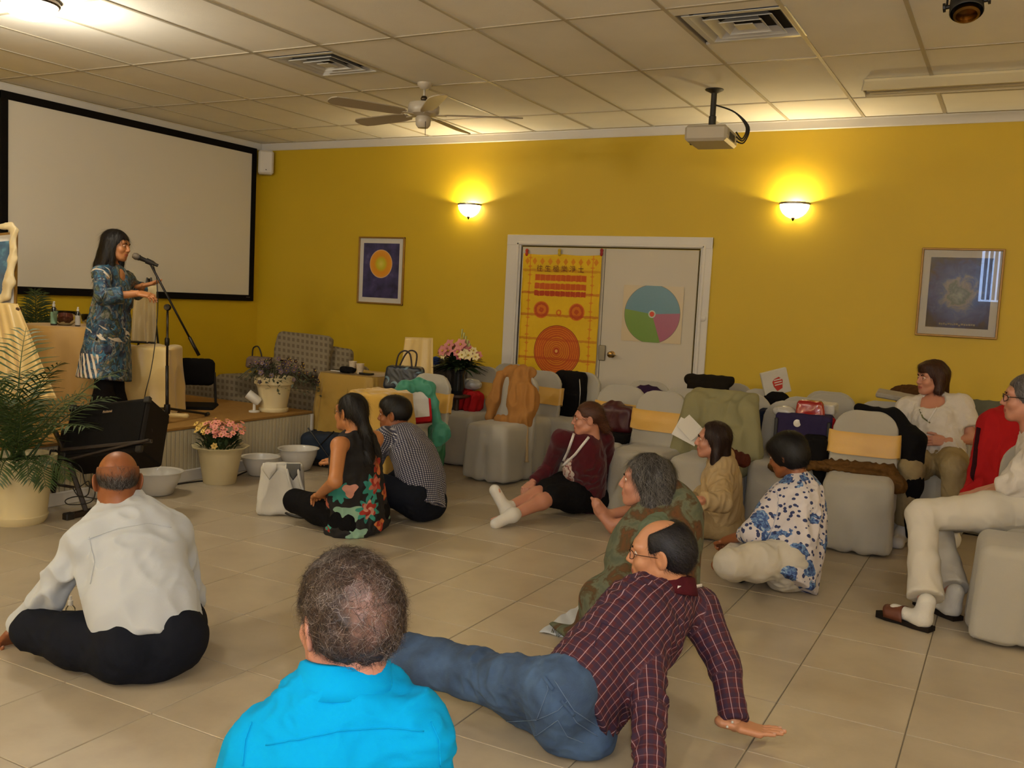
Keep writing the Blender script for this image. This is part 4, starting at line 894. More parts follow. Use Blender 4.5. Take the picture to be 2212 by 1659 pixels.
for i, pts_ in enumerate(([(300, 905), (312, 900), (327, 925), (325, 945), (310, 985), (290, 990), (272, 974)], [(150, 990), (175, 1010), (185, 1045), (205, 1060), (195, 1085), (150, 1090), (142, 1080), (170, 1072), (210, 1078)], [(120, 1040), (95, 1075), (75, 1082), (70, 1072), (80, 1066), (90, 1076)], [(160, 1060), (175, 1050), (192, 1040), (190, 1068), (170, 1072), (155, 1050)])):
    P_ = ring([J(x, y, AD+.03) for x, y in pts_], 5)
    for p_ in P_: p_[2] = max(p_[2], .006)
    cbl = thing('amplifier_cable', ['black cable curling down from the amplifier\'s right side', 'black cable looping below the amplifier stand onto the floor', 'small black cable loop at the left foot of the stand', 'black cable coil between the stand legs'][i], 'cable', P_[-1]); MB().tube([p_-P_[-1] for p_ in P_], .0035, 6).build('cable_run', m_cable, cbl, smooth=True)
P_ = ring([onz(x, y)+[0, 0, .006] for x, y in ((352, 1053), (380, 1048), (430, 1041), (490, 1037), (530, 1021), (560, 1012))], 5)
cbl = thing('floor_cable', 'black cable on the floor along the bottom of the stage', 'cable', P_[0]); MB().tube([p_-P_[0] for p_ in P_], .006, 6).build('cable_run', m_cable, cbl, smooth=True)
# ================================================================== PEOPLE: shared parts
def skinmat(nm, c):
    k = NT(nm); ob = k.obj(); n_ = k.noise(ob, 9, 3)[0]; c_ = rgb(c)
    col = k.mix(k.ma('MULTIPLY', n_, .5), c_, tuple(x*y for x, y in zip(c_, (.84, .70, .66)))); k.bump(k.noise(ob, 220, 3)[0], .12, .001)
    m = k.done(col, .48); k.b.inputs['Subsurface Weight'].default_value = .05; k.b.inputs['Subsurface Radius'].default_value = (.01, .004, .002); k.b.inputs['Subsurface Scale'].default_value = .6; return m
SK = dict(tan=skinmat('tan_skin', '#B07648'), brown=skinmat('brown_skin', '#8A5330'), fair=skinmat('fair_skin', '#BC8662'), ruddy=skinmat('ruddy_skin', '#B9826A'))
m_eye = mk('eye_white', '#CFC7BC', .15, 0, 1, 0, coat=.5); m_iris = mk('dark_iris', '#1C120C', .1, 0, 1, 0, coat=.5); m_lip = mk('lips', '#9C4E42', .45, .05, 30, .1, 200); m_brow = mk('eyebrow', '#1E1512', .9, .1, 60, .5, 300); m_nail = mk('nails', '#C79A84', .3, 0, 1, 0)
def sphere(c, r, n=12, R=None):
    V = [(0, 0, 1.)]; F = []
    for i in range(1, n//2):
        a = PI*i/(n//2)
        for j in range(n): b = 2*PI*j/n; V.append((math.sin(a)*math.cos(b), math.sin(a)*math.sin(b), math.cos(a)))
    V.append((0, 0, -1.)); k_ = len(V)-1
    for j in range(n): F.append((0, 1+j, 1+(j+1) % n)); F.append((k_, k_-n+(j+1) % n, k_-n+j))
    for i in range(n//2-2):
        for j in range(n): F.append((1+i*n+j, 1+(i+1)*n+j, 1+(i+1)*n+(j+1) % n, 1+i*n+(j+1) % n))
    V = np.array(V)*r; return (V if R is None else V@np.asarray(R).T)+np.asarray(c), F
HEADS = {}
def head_geo(kind):
    "local: y forward, z up, x right; list of (V, F, slot); slots 0 skin 1 lips 2 eye 3 iris 4 brow"
    if kind in HEADS: return HEADS[kind]
    fem = kind == 'f'; S = .95 if fem else 1.; jw = .024 if fem else .032
    P = [ell((0, -.018, .038), (.074, .096, .084), k=.03), ell((0, .03, -.01), (.064, .062, .085), k=.03), ell((0, .036, -.062), (.05, .05, .048), k=.03),
         ell((0, .068, -.096), (jw*.8, .022, .019), k=.025), cap((-.052, .0, -.058), (-.024, .062, -.094), .018, .014, .03), cap((.052, .0, -.058), (.024, .062, -.094), .018, .014, .03),
         cap((-.042, .074, .034), (.042, .074, .034), .012 if fem else .016, .012 if fem else .016, .02), ell((-.038, .062, -.028), (.024, .024, .022), k=.02), ell((.038, .062, -.028), (.024, .024, .022), k=.02),
         ell((-.031, .096, .008), (.017, .014, .012), k=.012, op='-'), ell((.031, .096, .008), (.017, .014, .012), k=.012, op='-'),
         cap((0, .088, .022), (0, .108, -.024), .007, .0115, .012), ell((-.011, .098, -.030), (.008, .010, .008), k=.006), ell((.011, .098, -.030), (.008, .010, .008), k=.006), ell((0, .084, -.06), (.026, .014, .02), k=.014),
         cap((-.02, .086, -.0545), (.02, .086, -.0545), .0045, .0045, .004), cap((-.016, .086, -.065), (.016, .086, -.065), .006, .006, .004), ell((-.005, .094, -.033), (.004, .005, .004), k=.002, op='-'), ell((.005, .094, -.033), (.004, .005, .004), k=.002, op='-'),
         cap((0, -.03, -.04), (0, -.042, -.15), .053 if fem else .062, .052 if fem else .063, .035)]
    for s_ in (-1, 1):
        Re = frame((s_*-.5, 1, 0), (s_*.2, -.15, 1)); P += [ell((s_*.082, -.010, -.002), (.008, .023, .036), Re, .006), ell((s_*.0905, -.003, .004), (.006, .013, .022), Re, .005, '-')]
    V, F = soft(P, .0034); lips = (np.abs(V[:, 0]) < .026) & (V[:, 1] > .082) & (V[:, 2] < -.0495) & (V[:, 2] > -.072) & (V[:, 2] < -.0495-.12*np.abs(V[:, 0]))
    mi = lips[F].all(1).astype(int); out = [(V*S, F, mi)]
    for s_ in (-1, 1):
        e = np.array([s_*.031, .0755, .006]); v, f = sphere(e, .0135, 14); out.append((v*S, f, 2))
        g = nrm((s_*.02, 1, -.05)); v, f = sphere(e+g*.0085, .0062, 10); out.append((v*S, f, 3))
        for up_ in (1, -1):   # lids
            pts_ = [(s_*(.031-.0145), .0815, .004), (s_*(.031-.006), .0885, .004+.0055*up_), (s_*(.031+.005), .0885, .004+.0055*up_), (s_*(.031+.0155), .0795, .004)]
            b_ = MB().tube([np.array(q) for q in ring(pts_, 3)], .0028, 6); out.append((np.concatenate(b_.V)*S, b_.F, 0))
        b_ = MB().tube([np.array(q) for q in ring([(s_*.013, .0935, .024), (s_*.03, .093, .032), (s_*.048, .078, .027)], 4)], [.0028]*2+[.0034]*4+[.0024, .002, .001], 6); out.append((np.concatenate(b_.V)*S, b_.F, 4))
    HEADS[kind] = (out, S); return HEADS[kind]
HANDS = {}
def hand_geo(kind):
    "right hand: y to fingertips, z = back of the hand, thumb at -x; wrist at origin"
    if kind in HANDS: return HANDS[kind]
    cu = dict(flat=(.03, .05, .05), relax=(.35, .45, .35), open=(.12, .18, .15), curl=(.75, .95, .6), prop=(-.25, .1, .05))[kind]
    P = [cap((0, -.045, 0), (0, .012, 0), .027, .026, .02, ax=(0, 0, 1), fl=.72), rbox((.0, .052, 0), (.039, .045, .0125), .012, None, .014), cap((-.022, .012, -.002), (-.036, .05, -.006), .016, .014, .014)]
    fx = [(-.030, .094, .070, .0088), (-.010, .099, .080, .0092), (.011, .096, .074, .0088), (.030, .088, .058, .0078)]; tips = []
    for i, (x, y, L, r) in enumerate(fx):
        p_ = np.array([x*.96, y-.012, 0]); a = 0.; sp = x*1.6*(1.3 if kind in ('open', 'flat', 'prop') else .4); pts_ = [p_]
        for j, fr in enumerate((.46, .30, .24)):
            a += cu[j]*(1+.12*i); d = np.array([sp*math.cos(a), math.cos(a), -math.sin(a)]); d = nrm(d); p_ = p_+d*L*fr; pts_.append(p_)
        P += chain(pts_, [r*1.08, r, r*.92, r*.8], k=.0045); tips.append((pts_[-1], d, r))
    a = .5 if kind != 'curl' else 1.0; t0 = np.array([-.030, .028, -.006]); t1 = t0+nrm((-.62, .72, -.35*a))*.036; t2 = t1+nrm((-.32 if a < .8 else .1, .95, -.4*a))*.03; t3 = t2+nrm((-.1 if a < .8 else .4, 1, -.3*a))*.022
    P += chain([t0, t1, t2, t3], [.014, .0115, .0105, .0085], k=.006)
    V, F = soft(P, .0034); out = [(V, F, 0)]
    for c, d, r in tips:
        u = nrm(np.cross(d, (1, 0, 0))); u = u if u[2] > 0 else -u; v, f = sphere((0, 0, 0), 1., 8); out.append((v*[.0058, .0075, .002]@np.stack([np.cross(d, u), d, u], 1).T+c+u*r*.72-d*.001, f, 5))
    HANDS[kind] = out; return out
class Body:
    def __init__(s): s.V = []; s.F = []; s.M = []; s.n = 0
    def add(s, V, F, m):
        F = [tuple(int(i)+s.n for i in f) for f in (F.tolist() if isinstance(F, np.ndarray) else F)]; s.V.append(V); s.F += F
        s.M += (m.tolist() if isinstance(m, np.ndarray) else [m]*len(F)); s.n += len(V)
def groups(V, segs, ref):
    "cloth coordinates: along and around the nearest limb; segs = list of (a, b, r, v0)"
    best = np.full(len(V), 1e9); out = np.zeros((len(V), 3))
    for gi, (a, b, r, v0) in enumerate(segs):
        a = np.asarray(a, float); b = np.asarray(b, float); L = np.linalg.norm(b-a); d = (b-a)/max(L, 1e-6); t = np.clip((V-a)@d, 0, L); q = V-a-t[:, None]*d
        dist = np.linalg.norm(q, axis=1)-r; m = dist < best; best[m] = dist[m]
        if gi == 0 or len(segs[gi]) > 4: pass
        e1 = nrm(ref-d*(ref@d)); e2 = np.cross(d, e1); th = np.arctan2(q@e2, q@e1)
        out[m, 0] = (th*r*1.05)[m]+gi*1.37; out[m, 1] = (((V-a)@d)+v0)[m]; out[m, 2] = gi
    return out
def shoe_prims(A, T, r=1.): return [ell(A+(T-A)*.05+[0, 0, -.03], (.038*r, .04*r, .04), k=.03), cap(A*.9+T*.1+[0, 0, -.045], T+[0, 0, .0], .034*r, .03*r, .03, ax=(0, 0, 1), fl=.75)]
def limbpt(a, b, t): return np.asarray(a)*(1-t)+np.asarray(b)*t
def person(label, skin, J_, face, headc, sex='m', tilt=(0, 0, 1), fwd=None, shirt=None, pants=None, hands=None, slim=1., hs=1., vox=.0085, feet=None, bend=.0, neck_top=None, name='person', base=None, belly=0., noleg=False, sh=1.):
    """J_: joints P N SL SR EL ER WL WR HL HR KL KR AL AR TL TR. returns the root object and a dict of helpers"""
    J_ = {k_: np.asarray(v, float) for k_, v in J_.items()}; P, N = J_['P'], J_['N']; face = nrm(face); fwd = nrm(face if fwd is None else fwd)
    up = nrm(N-P); f = nrm(fwd-up*(fwd@up)); lat = nrm(np.cross(f, up))  # right side
    if base is None: base = np.array([P[0], P[1], 0.])
    sp = [P, limbpt(P, N, .30)-f*bend*.9, limbpt(P, N, .58)-f*bend, limbpt(P, N, .80)-f*bend*.6, limbpt(P, N, .92)]
    hw = np.array([.150, .138, .155, .150, .085])*slim
    if sex == 'f': hw = np.array([.160, .130, .140, .132, .075])*slim
    fl = .66; bd = Body()
    # --- skin body
    Pm = chain(sp, hw*.93, k=.05, ax=f, fl=fl)
    Pm += [cap(J_['SL'], limbpt(sp[4], N, .4), .045, .055, .05), cap(J_['SR'], limbpt(sp[4], N, .4), .045, .055, .05)]
    nr = .05 if sex == 'f' else .06; Hc = np.asarray(headc, float); hup = nrm(np.asarray(tilt, float)); Rh = frame(face, hup); hb = Hc+Rh@np.array([0, -.035, -.12])*hs
    Pm += [cap(limbpt(sp[4], N, .5), hb, nr*1.05, nr*.95, .04)]
    for s_ in 'LR':
        Pm += chain([J_['S'+s_], J_['E'+s_]], [.046*slim, .037*slim], k=.03)+chain([J_['E'+s_], J_['W'+s_]], [.038*slim, .024], k=.02)
        if not noleg: Pm += chain([J_['H'+s_], J_['K'+s_]], [.078*slim, .055*slim], k=.04)+chain([J_['K'+s_], limbpt(J_['K'+s_], J_['A'+s_], .3), J_['A'+s_]], [.050*slim, .052*slim, .033], k=.03)
        if feet == 'bare' and not noleg:
            A, T = J_['A'+s_], J_['T'+s_]; d = nrm(T-A); sol = nrm(A-J_['K'+s_]); lt = nrm(np.cross(d, sol)); he = A+sol*.03-d*.035
            Pm += [ell(he, (.03, .03, .032), k=.03), cap(A+sol*.02, T-d*.045+sol*.01, .03, .026, .03), cap(he+sol*.01, T-d*.04+sol*.02, .026, .03, .03, ax=sol, fl=.7)]
            for q in range(5): o_ = (q-2)*.0155*(1 if s_ == 'R' else -1); rr_ = .0115 if q == 0 else .0085; Pm += [cap(T-d*.05+lt*o_+sol*.014, T-d*(.004+.006*q)+lt*o_*1.12+sol*.006, rr_, rr_*.85, .008)]
    V, F = soft(Pm, vox if feet != 'bare' else min(vox, .0065)); bd.add(V, F, 0)
    g, S = head_geo(sex)
    for v, f_, m_ in g: bd.add(v*hs@Rh.T+Hc, f_, m_)
    for s_ in 'LR':
        kd, d, bk = (hands or {}).get(s_, ('relax', None, None)); E_, W_ = J_['E'+s_], J_['W'+s_]
        d = nrm(W_-E_) if d is None else nrm(d); bk = nrm((0, 0, 1.) if bk is None else bk); bk = bk-d*(bk@d); bk = nrm(bk) if np.linalg.norm(bk) > .05 else nrm(np.cross(d, (0, 1, 0)))
        Rm = np.stack([np.cross(d, bk), d, bk], 1); mir = -1 if s_ == 'L' else 1
        for v, f_, m_ in hand_geo(kd):
            v = v*[mir, 1, 1]*(.93 if sex == 'f' else 1.); f2 = (f_[:, ::-1] if mir < 0 else f_) if isinstance(f_, np.ndarray) else [tuple(q)[::mir] for q in f_]
            bd.add(v@Rm.T+W_, f2, m_)
    me = mesh_of(name, np.concatenate(bd.V)-base, bd.F, bd.M, True)
    root = link(name, me, [skin, m_lip, m_eye, m_iris, m_brow, m_nail], None, base, label, 'person')
    X = dict(root=root, base=base, Rh=Rh, Hc=Hc, hs=hs*S, f=f, up=up, lat=lat, sp=sp, J=J_, N=N, P=P, sex=sex, skin=skin)
    # --- trousers
    if pants and not noleg:
        r_ = pants.get('r', 1.); hp_ = pants.get('hips', 1.); Pp = [cap(J_['HL'], J_['HR'], .098*slim*hp_, .098*slim*hp_, .05, ax=f, fl=.9), cap(P, limbpt(sp[0], sp[1], pants.get('rise', .55)), hw[0]*1.02, hw[1]*1.04, .05, ax=f, fl=fl+.06, flat=True)]
        Pp += [ell(J_['H'+s_]-f*pants.get('butt', .045)-up*.01, (.095*slim*hp_,)*3, k=.05) for s_ in 'LR']
        for s_ in 'LR':
            H_, K_, A_ = J_['H'+s_], J_['K'+s_], J_['A'+s_]; e = pants.get('end', .93); Pp += chain([H_, limbpt(H_, K_, .5), K_], np.array([.098, .086, .068])*slim*r_, k=.045)
            if e > .05: Pp += [cap(K_, limbpt(K_, A_, min(e, .5)), .064*slim*r_, .060*slim*r_, .03), cap(limbpt(K_, A_, min(e, .5)), limbpt(K_, A_, e), .060*slim*r_, pants.get('cuff', .052)*r_, .03, flat=True)]
        V, F = soft(Pp, pants.get('vox', vox)); se = []
        for s_ in 'LR': se += [(J_['H'+s_], J_['K'+s_], .085, 0.), (J_['K'+s_], J_['A'+s_], .06, .44)]
        se.append((P, sp[2], .15, 0.)); uv = groups(V, se, f); V = folds(V, F, pants.get('fold', .004), pants.get('fs', 24)*2.6, 7, (1, 1, 1.4), mask=.4+.6*np.clip(wave(V, 6, 3), 0, 1))
        zf = base[2]+.002; V[:, 2] = np.where(V[:, 2] < zf+.02, zf+(.02)*np.exp(np.clip((V[:, 2]-zf-.02)/.02, -4, 0)), V[:, 2])
        X['pants'] = link(pants.get('name', 'trousers'), mesh_of('trousers', V-base, F, None, True, uvm=uv), pants['m'], root)
    # --- shirt
    if shirt:
        r_ = shirt.get('r', 1.); k0 = shirt.get('low', 0.); lowp = P-up*k0; hwS = hw*1.10*r_; fr = shirt.get('hem', 1.)
        Ps = [cap(lowp, sp[1], hwS[0]*fr, hwS[1]*shirt.get('waist', 1.03), .05, ax=f, fl=fl+.07+shirt.get('deep', 0), flat0=True)]+chain(sp[1:4], hwS[1:4]*[shirt.get('waist', 1.03), 1, 1], k=.05, ax=f, fl=fl+.06)+[cap(sp[3], sp[4], hwS[3], .095*slim, .05, ax=f, fl=fl+.06)]
        if belly: Ps.append(ell(sp[1]+f*.05, (.12*belly, .12*belly, .13*belly), k=.06))
        if sex == 'f': Ps += [ell(sp[2]+f*.07+lat*q*.06+up*.02, (.062, .062, .062), k=.04) for q in (-1, 1)]
        se = [(lowp, sp[4], .15, 0.)]; sl = shirt.get('sleeve', 1.85)
        for s_ in 'LR':
            S_, E_, W_ = J_['S'+s_], J_['E'+s_], J_['W'+s_]; sr = shirt.get('sr', 1.)
            if sl > .05:
                Ps += [cap(S_, limbpt(sp[4], N, .55), .064*slim*sh, .066*slim*sh, .05)]; e1 = min(sl, 1.); Ps += [cap(S_, limbpt(S_, E_, e1), .063*slim*sr*sh, (.055 if e1 >= 1 else .064)*slim*sr, .035, flat=e1 < 1)]; se.append((S_, E_, .056, .3))
                if sl > 1: Ps += [cap(E_, limbpt(E_, W_, sl-1), .054*slim*sr, shirt.get('cuff', .036)*sr, .02, flat=True)]; se.append((E_, W_, .045, .6))
            else: Ps += [cap(limbpt(S_, sp[4], .35), limbpt(sp[4], N, .5), .05, .055, .05)]
        Ps.append(cap(limbpt(sp[4], N, .3), limbpt(N, hb, shirt.get('nk', .12)), .072 if sex == 'm' else .062, nr*1.28, .03, flat=True))
        nk = shirt.get('neck')
        if nk: Ps.append(ell(N+f*nk[0]-up*nk[1], (nk[2], nk[2], nk[3]), np.stack([lat, f, up], 1), .02, '-'))
        Ps += shirt.get('extra', []); V, F = soft(Ps, shirt.get('vox', vox)); uv = groups(V, se, -f)
        V = folds(V, F, shirt.get('fold', .005)*1.5, shirt.get('fs', 17)*3.2, shirt.get('seed', 3), (1, 1, .7), mask=.35+.9*np.clip(wave(V, 8, 9)+.3, 0, 1)); zf = base[2]+.002; V[:, 2] = np.maximum(V[:, 2], zf)
        V = folds(V, F, shirt.get('fold', .005)*.5, shirt.get('fs', 17)*7., shirt.get('seed', 3)+20, (1, .6, 1), mask=np.clip(wave(V, 10, 31), 0, 1)); V[:, 2] = np.maximum(V[:, 2], zf)
        X['shirt'] = link(shirt.get('name', 'shirt'), mesh_of('shirt', V-base, F, None, True, uvm=uv), shirt['m'], root)
    return X
def on(X, nm, V, F, mat, smooth=True, mi=None, parent=None, **k): return link(nm, mesh_of(nm, np.asarray(V)-X['base'], F, mi, smooth), mat, parent or X['root'], **k)
def hl(X, q, sc=True): return X['Rh']@(np.asarray(q, float)*(X['hs'] if sc else 1))+X['Hc']
def hcap(X, extra=(), t=.008, face=True, cut=(), vox=.0042, fy=.118, fz=-.03, fh=.082, full=True):
    "hair shell in head coordinates"
    P = [ell((0, -.02, .04), (.076+t, .098+t, .088+t), k=.02)] if full else []
    P += list(extra)
    if face: P += [rbox((0, fy, fz), (.064, .075, fh), .03, None, .015, '-')]
    P += list(cut); V, F = soft(P, vox); return V, F
def strands(V, F, n, L, w, dirf, seed=0, lift=.3, seg=3, mask=None, curl=0.):
    "thin tapered ribbons combed over a surface; returns V, F, per-strand id"
    r = np.random.RandomState(seed); N = vnorm(V, F); a = V[F[:, 0]]; ar = np.linalg.norm(np.cross(V[F[:, 2]]-a, V[F[:, 3]]-V[F[:, 1]]), axis=1)
    fc_ = V[F].mean(1)
    if mask is not None: ar = ar*mask(fc_)
    ar = ar/ar.sum(); fi = r.choice(len(F), n, p=ar); b = r.rand(n, 2); q = V[F[fi]]; p = (q[:, 0]*(1-b[:, :1])+q[:, 1]*b[:, :1])*(1-b[:, 1:])+(q[:, 3]*(1-b[:, :1])+q[:, 2]*b[:, :1])*b[:, 1:]
    nn = N[F[fi, 0]]; d = dirf(p, nn); d = d-nn*(d*nn).sum(1)[:, None]*.85+.25*r.randn(n, 3)*(np.linalg.norm(d, axis=1)[:, None]); d = d-nn*(d*nn).sum(1)[:, None]*.9; d /= np.maximum(np.linalg.norm(d, axis=1), 1e-6)[:, None]
    side = np.cross(nn, d); side /= np.maximum(np.linalg.norm(side, axis=1), 1e-6)[:, None]; LL = L*(.6+.7*r.rand(n))[:, None]; out = []; ph = r.rand(n)*6
    for i in range(seg+1):
        t = i/seg; ww = w*(1-t*.85); c = p+d*LL*t+nn*(.0006+lift*LL*t*(1-t*.8))+side*(curl*np.sin(ph+t*5))[:, None]*LL; out += [c-side*ww, c+side*ww]
    VV = np.stack(out, 1).reshape(-1, 3); k_ = 2*(seg+1); bs = (np.arange(n)*k_)[:, None, None]; ff = np.array([(2*i, 2*i+1, 2*i+3, 2*i+2) for i in range(seg)])[None]; return VV, (ff+bs).reshape(-1, 4), np.repeat(np.arange(n), k_)
def hair(X, V, F, col, n=2500, L=.05, w=.0009, dirf=None, cols=None, seed=1, lift=.25, mask=None, curl=0., world=False, nm='hair', shellcol=None, rough=.5, fold=.0):
    if fold: V = folds(V, F, fold, 60, seed, (1, 1, .35))
    dirf = dirf or (lambda p, n_: np.tile([0, -.35, -1.], (len(p), 1))); SV, SF, sid = strands(V, F, n, L, w, dirf, seed, lift, 3, mask, curl)
    r = np.random.RandomState(seed); cols = np.array([rgb(c) for c in (cols or [col])]); cc_ = np.concatenate([np.tile(rgb(col), (len(V), 1)) if shellcol is None else shellcol(V), cols[r.randint(0, len(cols), sid.max()+1)][sid]])
    VV = np.concatenate([V, SV]); FF = np.concatenate([F, SF+len(V)]); VV = VV if world else VV*X['hs']@X['Rh'].T+X['Hc']
    m = mk('hair_surface_%s' % ('matt' if rough > .6 else 'sleek'), '#000000', rough, .15, 60, .25, 260, attr=True, spec=.35)
    return link(nm, mesh_of(nm, VV-X['base'], FF, None, True, col=cc_), m, X['root'])
def collar(X, mat, h=.042, r0=.078, r1=.068, back=0., gap=.5, nm='collar', th=.004, tilt=0., fold=True, off=.03):
    "folded shirt collar round the neck"
    N = X['N']; u = nrm(nrm(X['Hc']-N)+X['up']*.6); f = nrm(X['f']-u*(X['f']@u)); lt = np.cross(f, u); t = MB(); n = 30; V = []
    pr = [(r0, 0.), (r1, h*.75), (r1+.002, h), (r1+.010, h*.95), (r0+.012, h*.25), (r0+.02, -.006)] if fold else [(r0, 0), (r1, h)]
    for r_, z in pr:
        for i in range(n+1):
            a = PI/2+gap/2+(2*PI-gap)*i/n; fr = max(0, math.sin(a)); V.append(N+u*(z+off-.03*fr)-f*.006+(lt*math.cos(a)*1.02+f*(math.sin(a)*.95))*r_)
    t.add(V, [(j*(n+1)+i, j*(n+1)+i+1, (j+1)*(n+1)+i+1, (j+1)*(n+1)+i) for j in range(len(pr)-1) for i in range(n)])
    return t.build(nm, mat, X['root'], smooth=True, off=X['base'], solid=th)
def glasses(X, col='#3A2A20', r=.0012, hw=.024, hh=.017):
    m = mk('spectacle_frame_'+col[1:], col, .3, 0, 1, 0, metal=.4); t = MB()
    for s_ in (-1, 1):
        pts_ = [hl(X, (s_*.032+hw*math.cos(a), .104-.02*abs(.9*math.cos(a) if math.cos(a)*s_ > 0 else 0), .004+hh*math.sin(a))) for a in np.linspace(0, 2*PI, 17)]; t.tube(pts_, r, 5, cap=False)
        t.tube([hl(X, (s_*.055, .088, .01)), hl(X, (s_*.078, .06, .012)), hl(X, (s_*.081, -.0, .006)), hl(X, (s_*.078, -.02, -.012))], r, 5)
    t.tube([hl(X, (-.010, .104, .008)), hl(X, (0, .108, .010)), hl(X, (.010, .104, .008))], r, 5); return t.build('glasses', m, X['root'], off=X['base'])
def ribbon(X, nm, pts, w, mat, nrmf=None, th=.0012, parent=None):
    P = ring(pts, 5); V = []; n = len(P)
    for i in range(n):
        d = nrm(P[min(i+1, n-1)]-P[max(i-1, 0)]); nn = nrmf if nrmf is not None else -FW; s_ = nrm(np.cross(d, nn)); V += [P[i]-s_*w, P[i]+s_*w]
    t = MB().add(V, [(2*i, 2*i+1, 2*i+3, 2*i+2) for i in range(n-1)]); return t.build(nm, mat, parent or X['root'], smooth=True, off=X['base'], solid=th)
def shoes(X, mat, nm='shoe', sock=None, which='LR', r=1.):
    for s_ in which:
        A, T = X['J']['A'+s_], X['J']['T'+s_]; P = [cap(X['J']['K'+s_]*.14+A*.86, A, .040*r, .043*r, .02, flat0=True), cap(A, A*.8+T*.2, .042*r, .040*r, .03), cap(A+(T-A)*-.12, T*.85+A*.15, .040*r, .036*r, .03), ell(T*.9+A*.1, (.04*r, .04*r, .034*r), k=.03)]
        V, F = soft(P, .006); V = folds(V, F, .0012, 60, 2); V[:, 2] = np.maximum(V[:, 2], X['base'][2]+.002 if X['base'][2] > 0 else .002); on(X, nm, V, F, mat)
def default_joints(P, N, fw, lat=None, sw=.185, hwid=.09, drop=.05, lift=.0):
    up = nrm(np.asarray(N)-P); f = nrm(np.asarray(fw, float)-up*(np.asarray(fw)@up)); lt = nrm(np.cross(f, up))
    return dict(P=P, N=N, SL=N-up*drop-lt*sw, SR=N-up*drop+lt*sw, HL=P-lt*hwid, HR=P+lt*hwid), f, lt, up

from mathutils.bvhtree import BVHTree
def hitter(*objs):
    "finds where the view ray of a pixel first meets the given parts, to lay seams and trims on their surface"
    tr = []
    for o in objs:
        me = o.data; off = np.array(o.parent.location if o.parent else (0, 0, 0)) ; V = np.zeros(len(me.vertices)*3, np.float32); me.vertices.foreach_get('co', V); V = V.reshape(-1, 3)+off
        tr.append(BVHTree.FromPolygons([Vector(v) for v in V.tolist()], [tuple(p.vertices) for p in me.polygons]))
    def f(x, y, up_=.003):
        best = None
        for t in tr:
            loc, nn, i, d = t.ray_cast(Vector(CAM), Vector(nrm(ray(x, y))))
            if loc is not None and (best is None or d < best[2]): best = (np.array(loc), np.array(nn), d)
        if best is None: return None
        n_ = best[1] if best[1]@FW < 0 else -best[1]; return best[0]+n_*up_
    return f
def trim_on(X, nm, hf, px, w, mat, step=6, th=.0012, up_=.0025, closed=False):
    "narrow band following the surface along a pixel path"
    px = [np.array(p, float) for p in px]; P = []
    for a, b in zip(px[:-1], px[1:]):
        n_ = max(1, int(np.linalg.norm(b-a)/step))
        for i in range(n_): q = hf(*(a+(b-a)*i/n_), up_); P += [q] if q is not None else []
    q = hf(*px[-1], up_); P += [q] if q is not None else []
    if len(P) < 2: return None
    V = []
    for i in range(len(P)):
        d = nrm(P[min(i+1, len(P)-1)]-P[max(i-1, 0)]); s_ = nrm(np.cross(d, -FW)); V += [P[i]-s_*w, P[i]+s_*w]
    t = MB().add(V, [(2*i, 2*i+1, 2*i+3, 2*i+2) for i in range(len(P)-1)]); return t.build(nm, mat, X['root'], smooth=True, off=X['base'], solid=th)
def badge_on(X, hf, x, y, w, h, up_=.006):
    q = hf(x, y, up_); R_ = frame(-FW, (.1, 0, 1)); return MB().box(q-X['base'], (w, .001, h), R=R_, bev=.0008).build('badge', m_badge, X['root']) if q is not None else None
# ================================================================== cloth patterns
def uvs(k): s_ = k.sep(k.attr('uvm').outputs['Vector']); return s_[0], s_[1]
m_wshirt = mk('white_shirt_cotton', '#B4B9BE', .75, .03, 5, .25, 350, sheen=.2, dist=.0015)
m_turq = mk('turquoise_cotton', '#0090C8', .9, .04, 6, .3, 400, dist=.0015, spec=.1)
m_navy = mk('dark_navy_trousers', '#12151F', .85, .1, 10, .3, 300, dist=.002)
m_blackc = mk('black_cloth', '#0D0C0F', .9, .1, 10, .3, 200, dist=.002)
m_beige = mk('beige_linen', '#AD9670', .85, .06, 10, .4, 260, dist=.002); m_beige2 = mk('beige_trousers', '#A08A64', .85, .06, 10, .4, 260)
m_maroon = mk('maroon_knit', '#46101A', .95, .12, 14, .5, 240, sheen=.2, dist=.002)
m_whitep = mk('white_trousers', '#BFB9AC', .8, .04, 6, .3, 260, dist=.002); m_wlace = mk('white_blouse_cotton', '#C4BDB4', .8, .08, 30, .6, 90, dist=.003)
m_khaki = mk('khaki_trousers', '#91805E', .85, .2, 8, .3, 200); m_red = mk('red_cotton', '#9E1519', .8, .12, 8, .3, 200); m_sock = mk('white_sock', '#C9C5BC', .95, .05, 10, .5, 250)
m_gsock = mk('grey_striped_sock', '#6B6048', .95, .3, 12, .4, 250); m_lany = mk('white_lanyard', '#D2CECA', .6, 0, 1, 0); m_badge = mk('badge_card', '#CFCBC4', .5, .1, 40, 0)
k = NT('black_floral_print'); u, v = uvs(k); n_ = k.noise(k.comb(u, v), 30, 2)[0]; col = rgb('#0E0B0E')
wv = k.ma('ADD', u, k.ma('MULTIPLY', k.ma('SUBTRACT', k.noise(k.comb(u, v), 22, 2)[0], .5), .03))
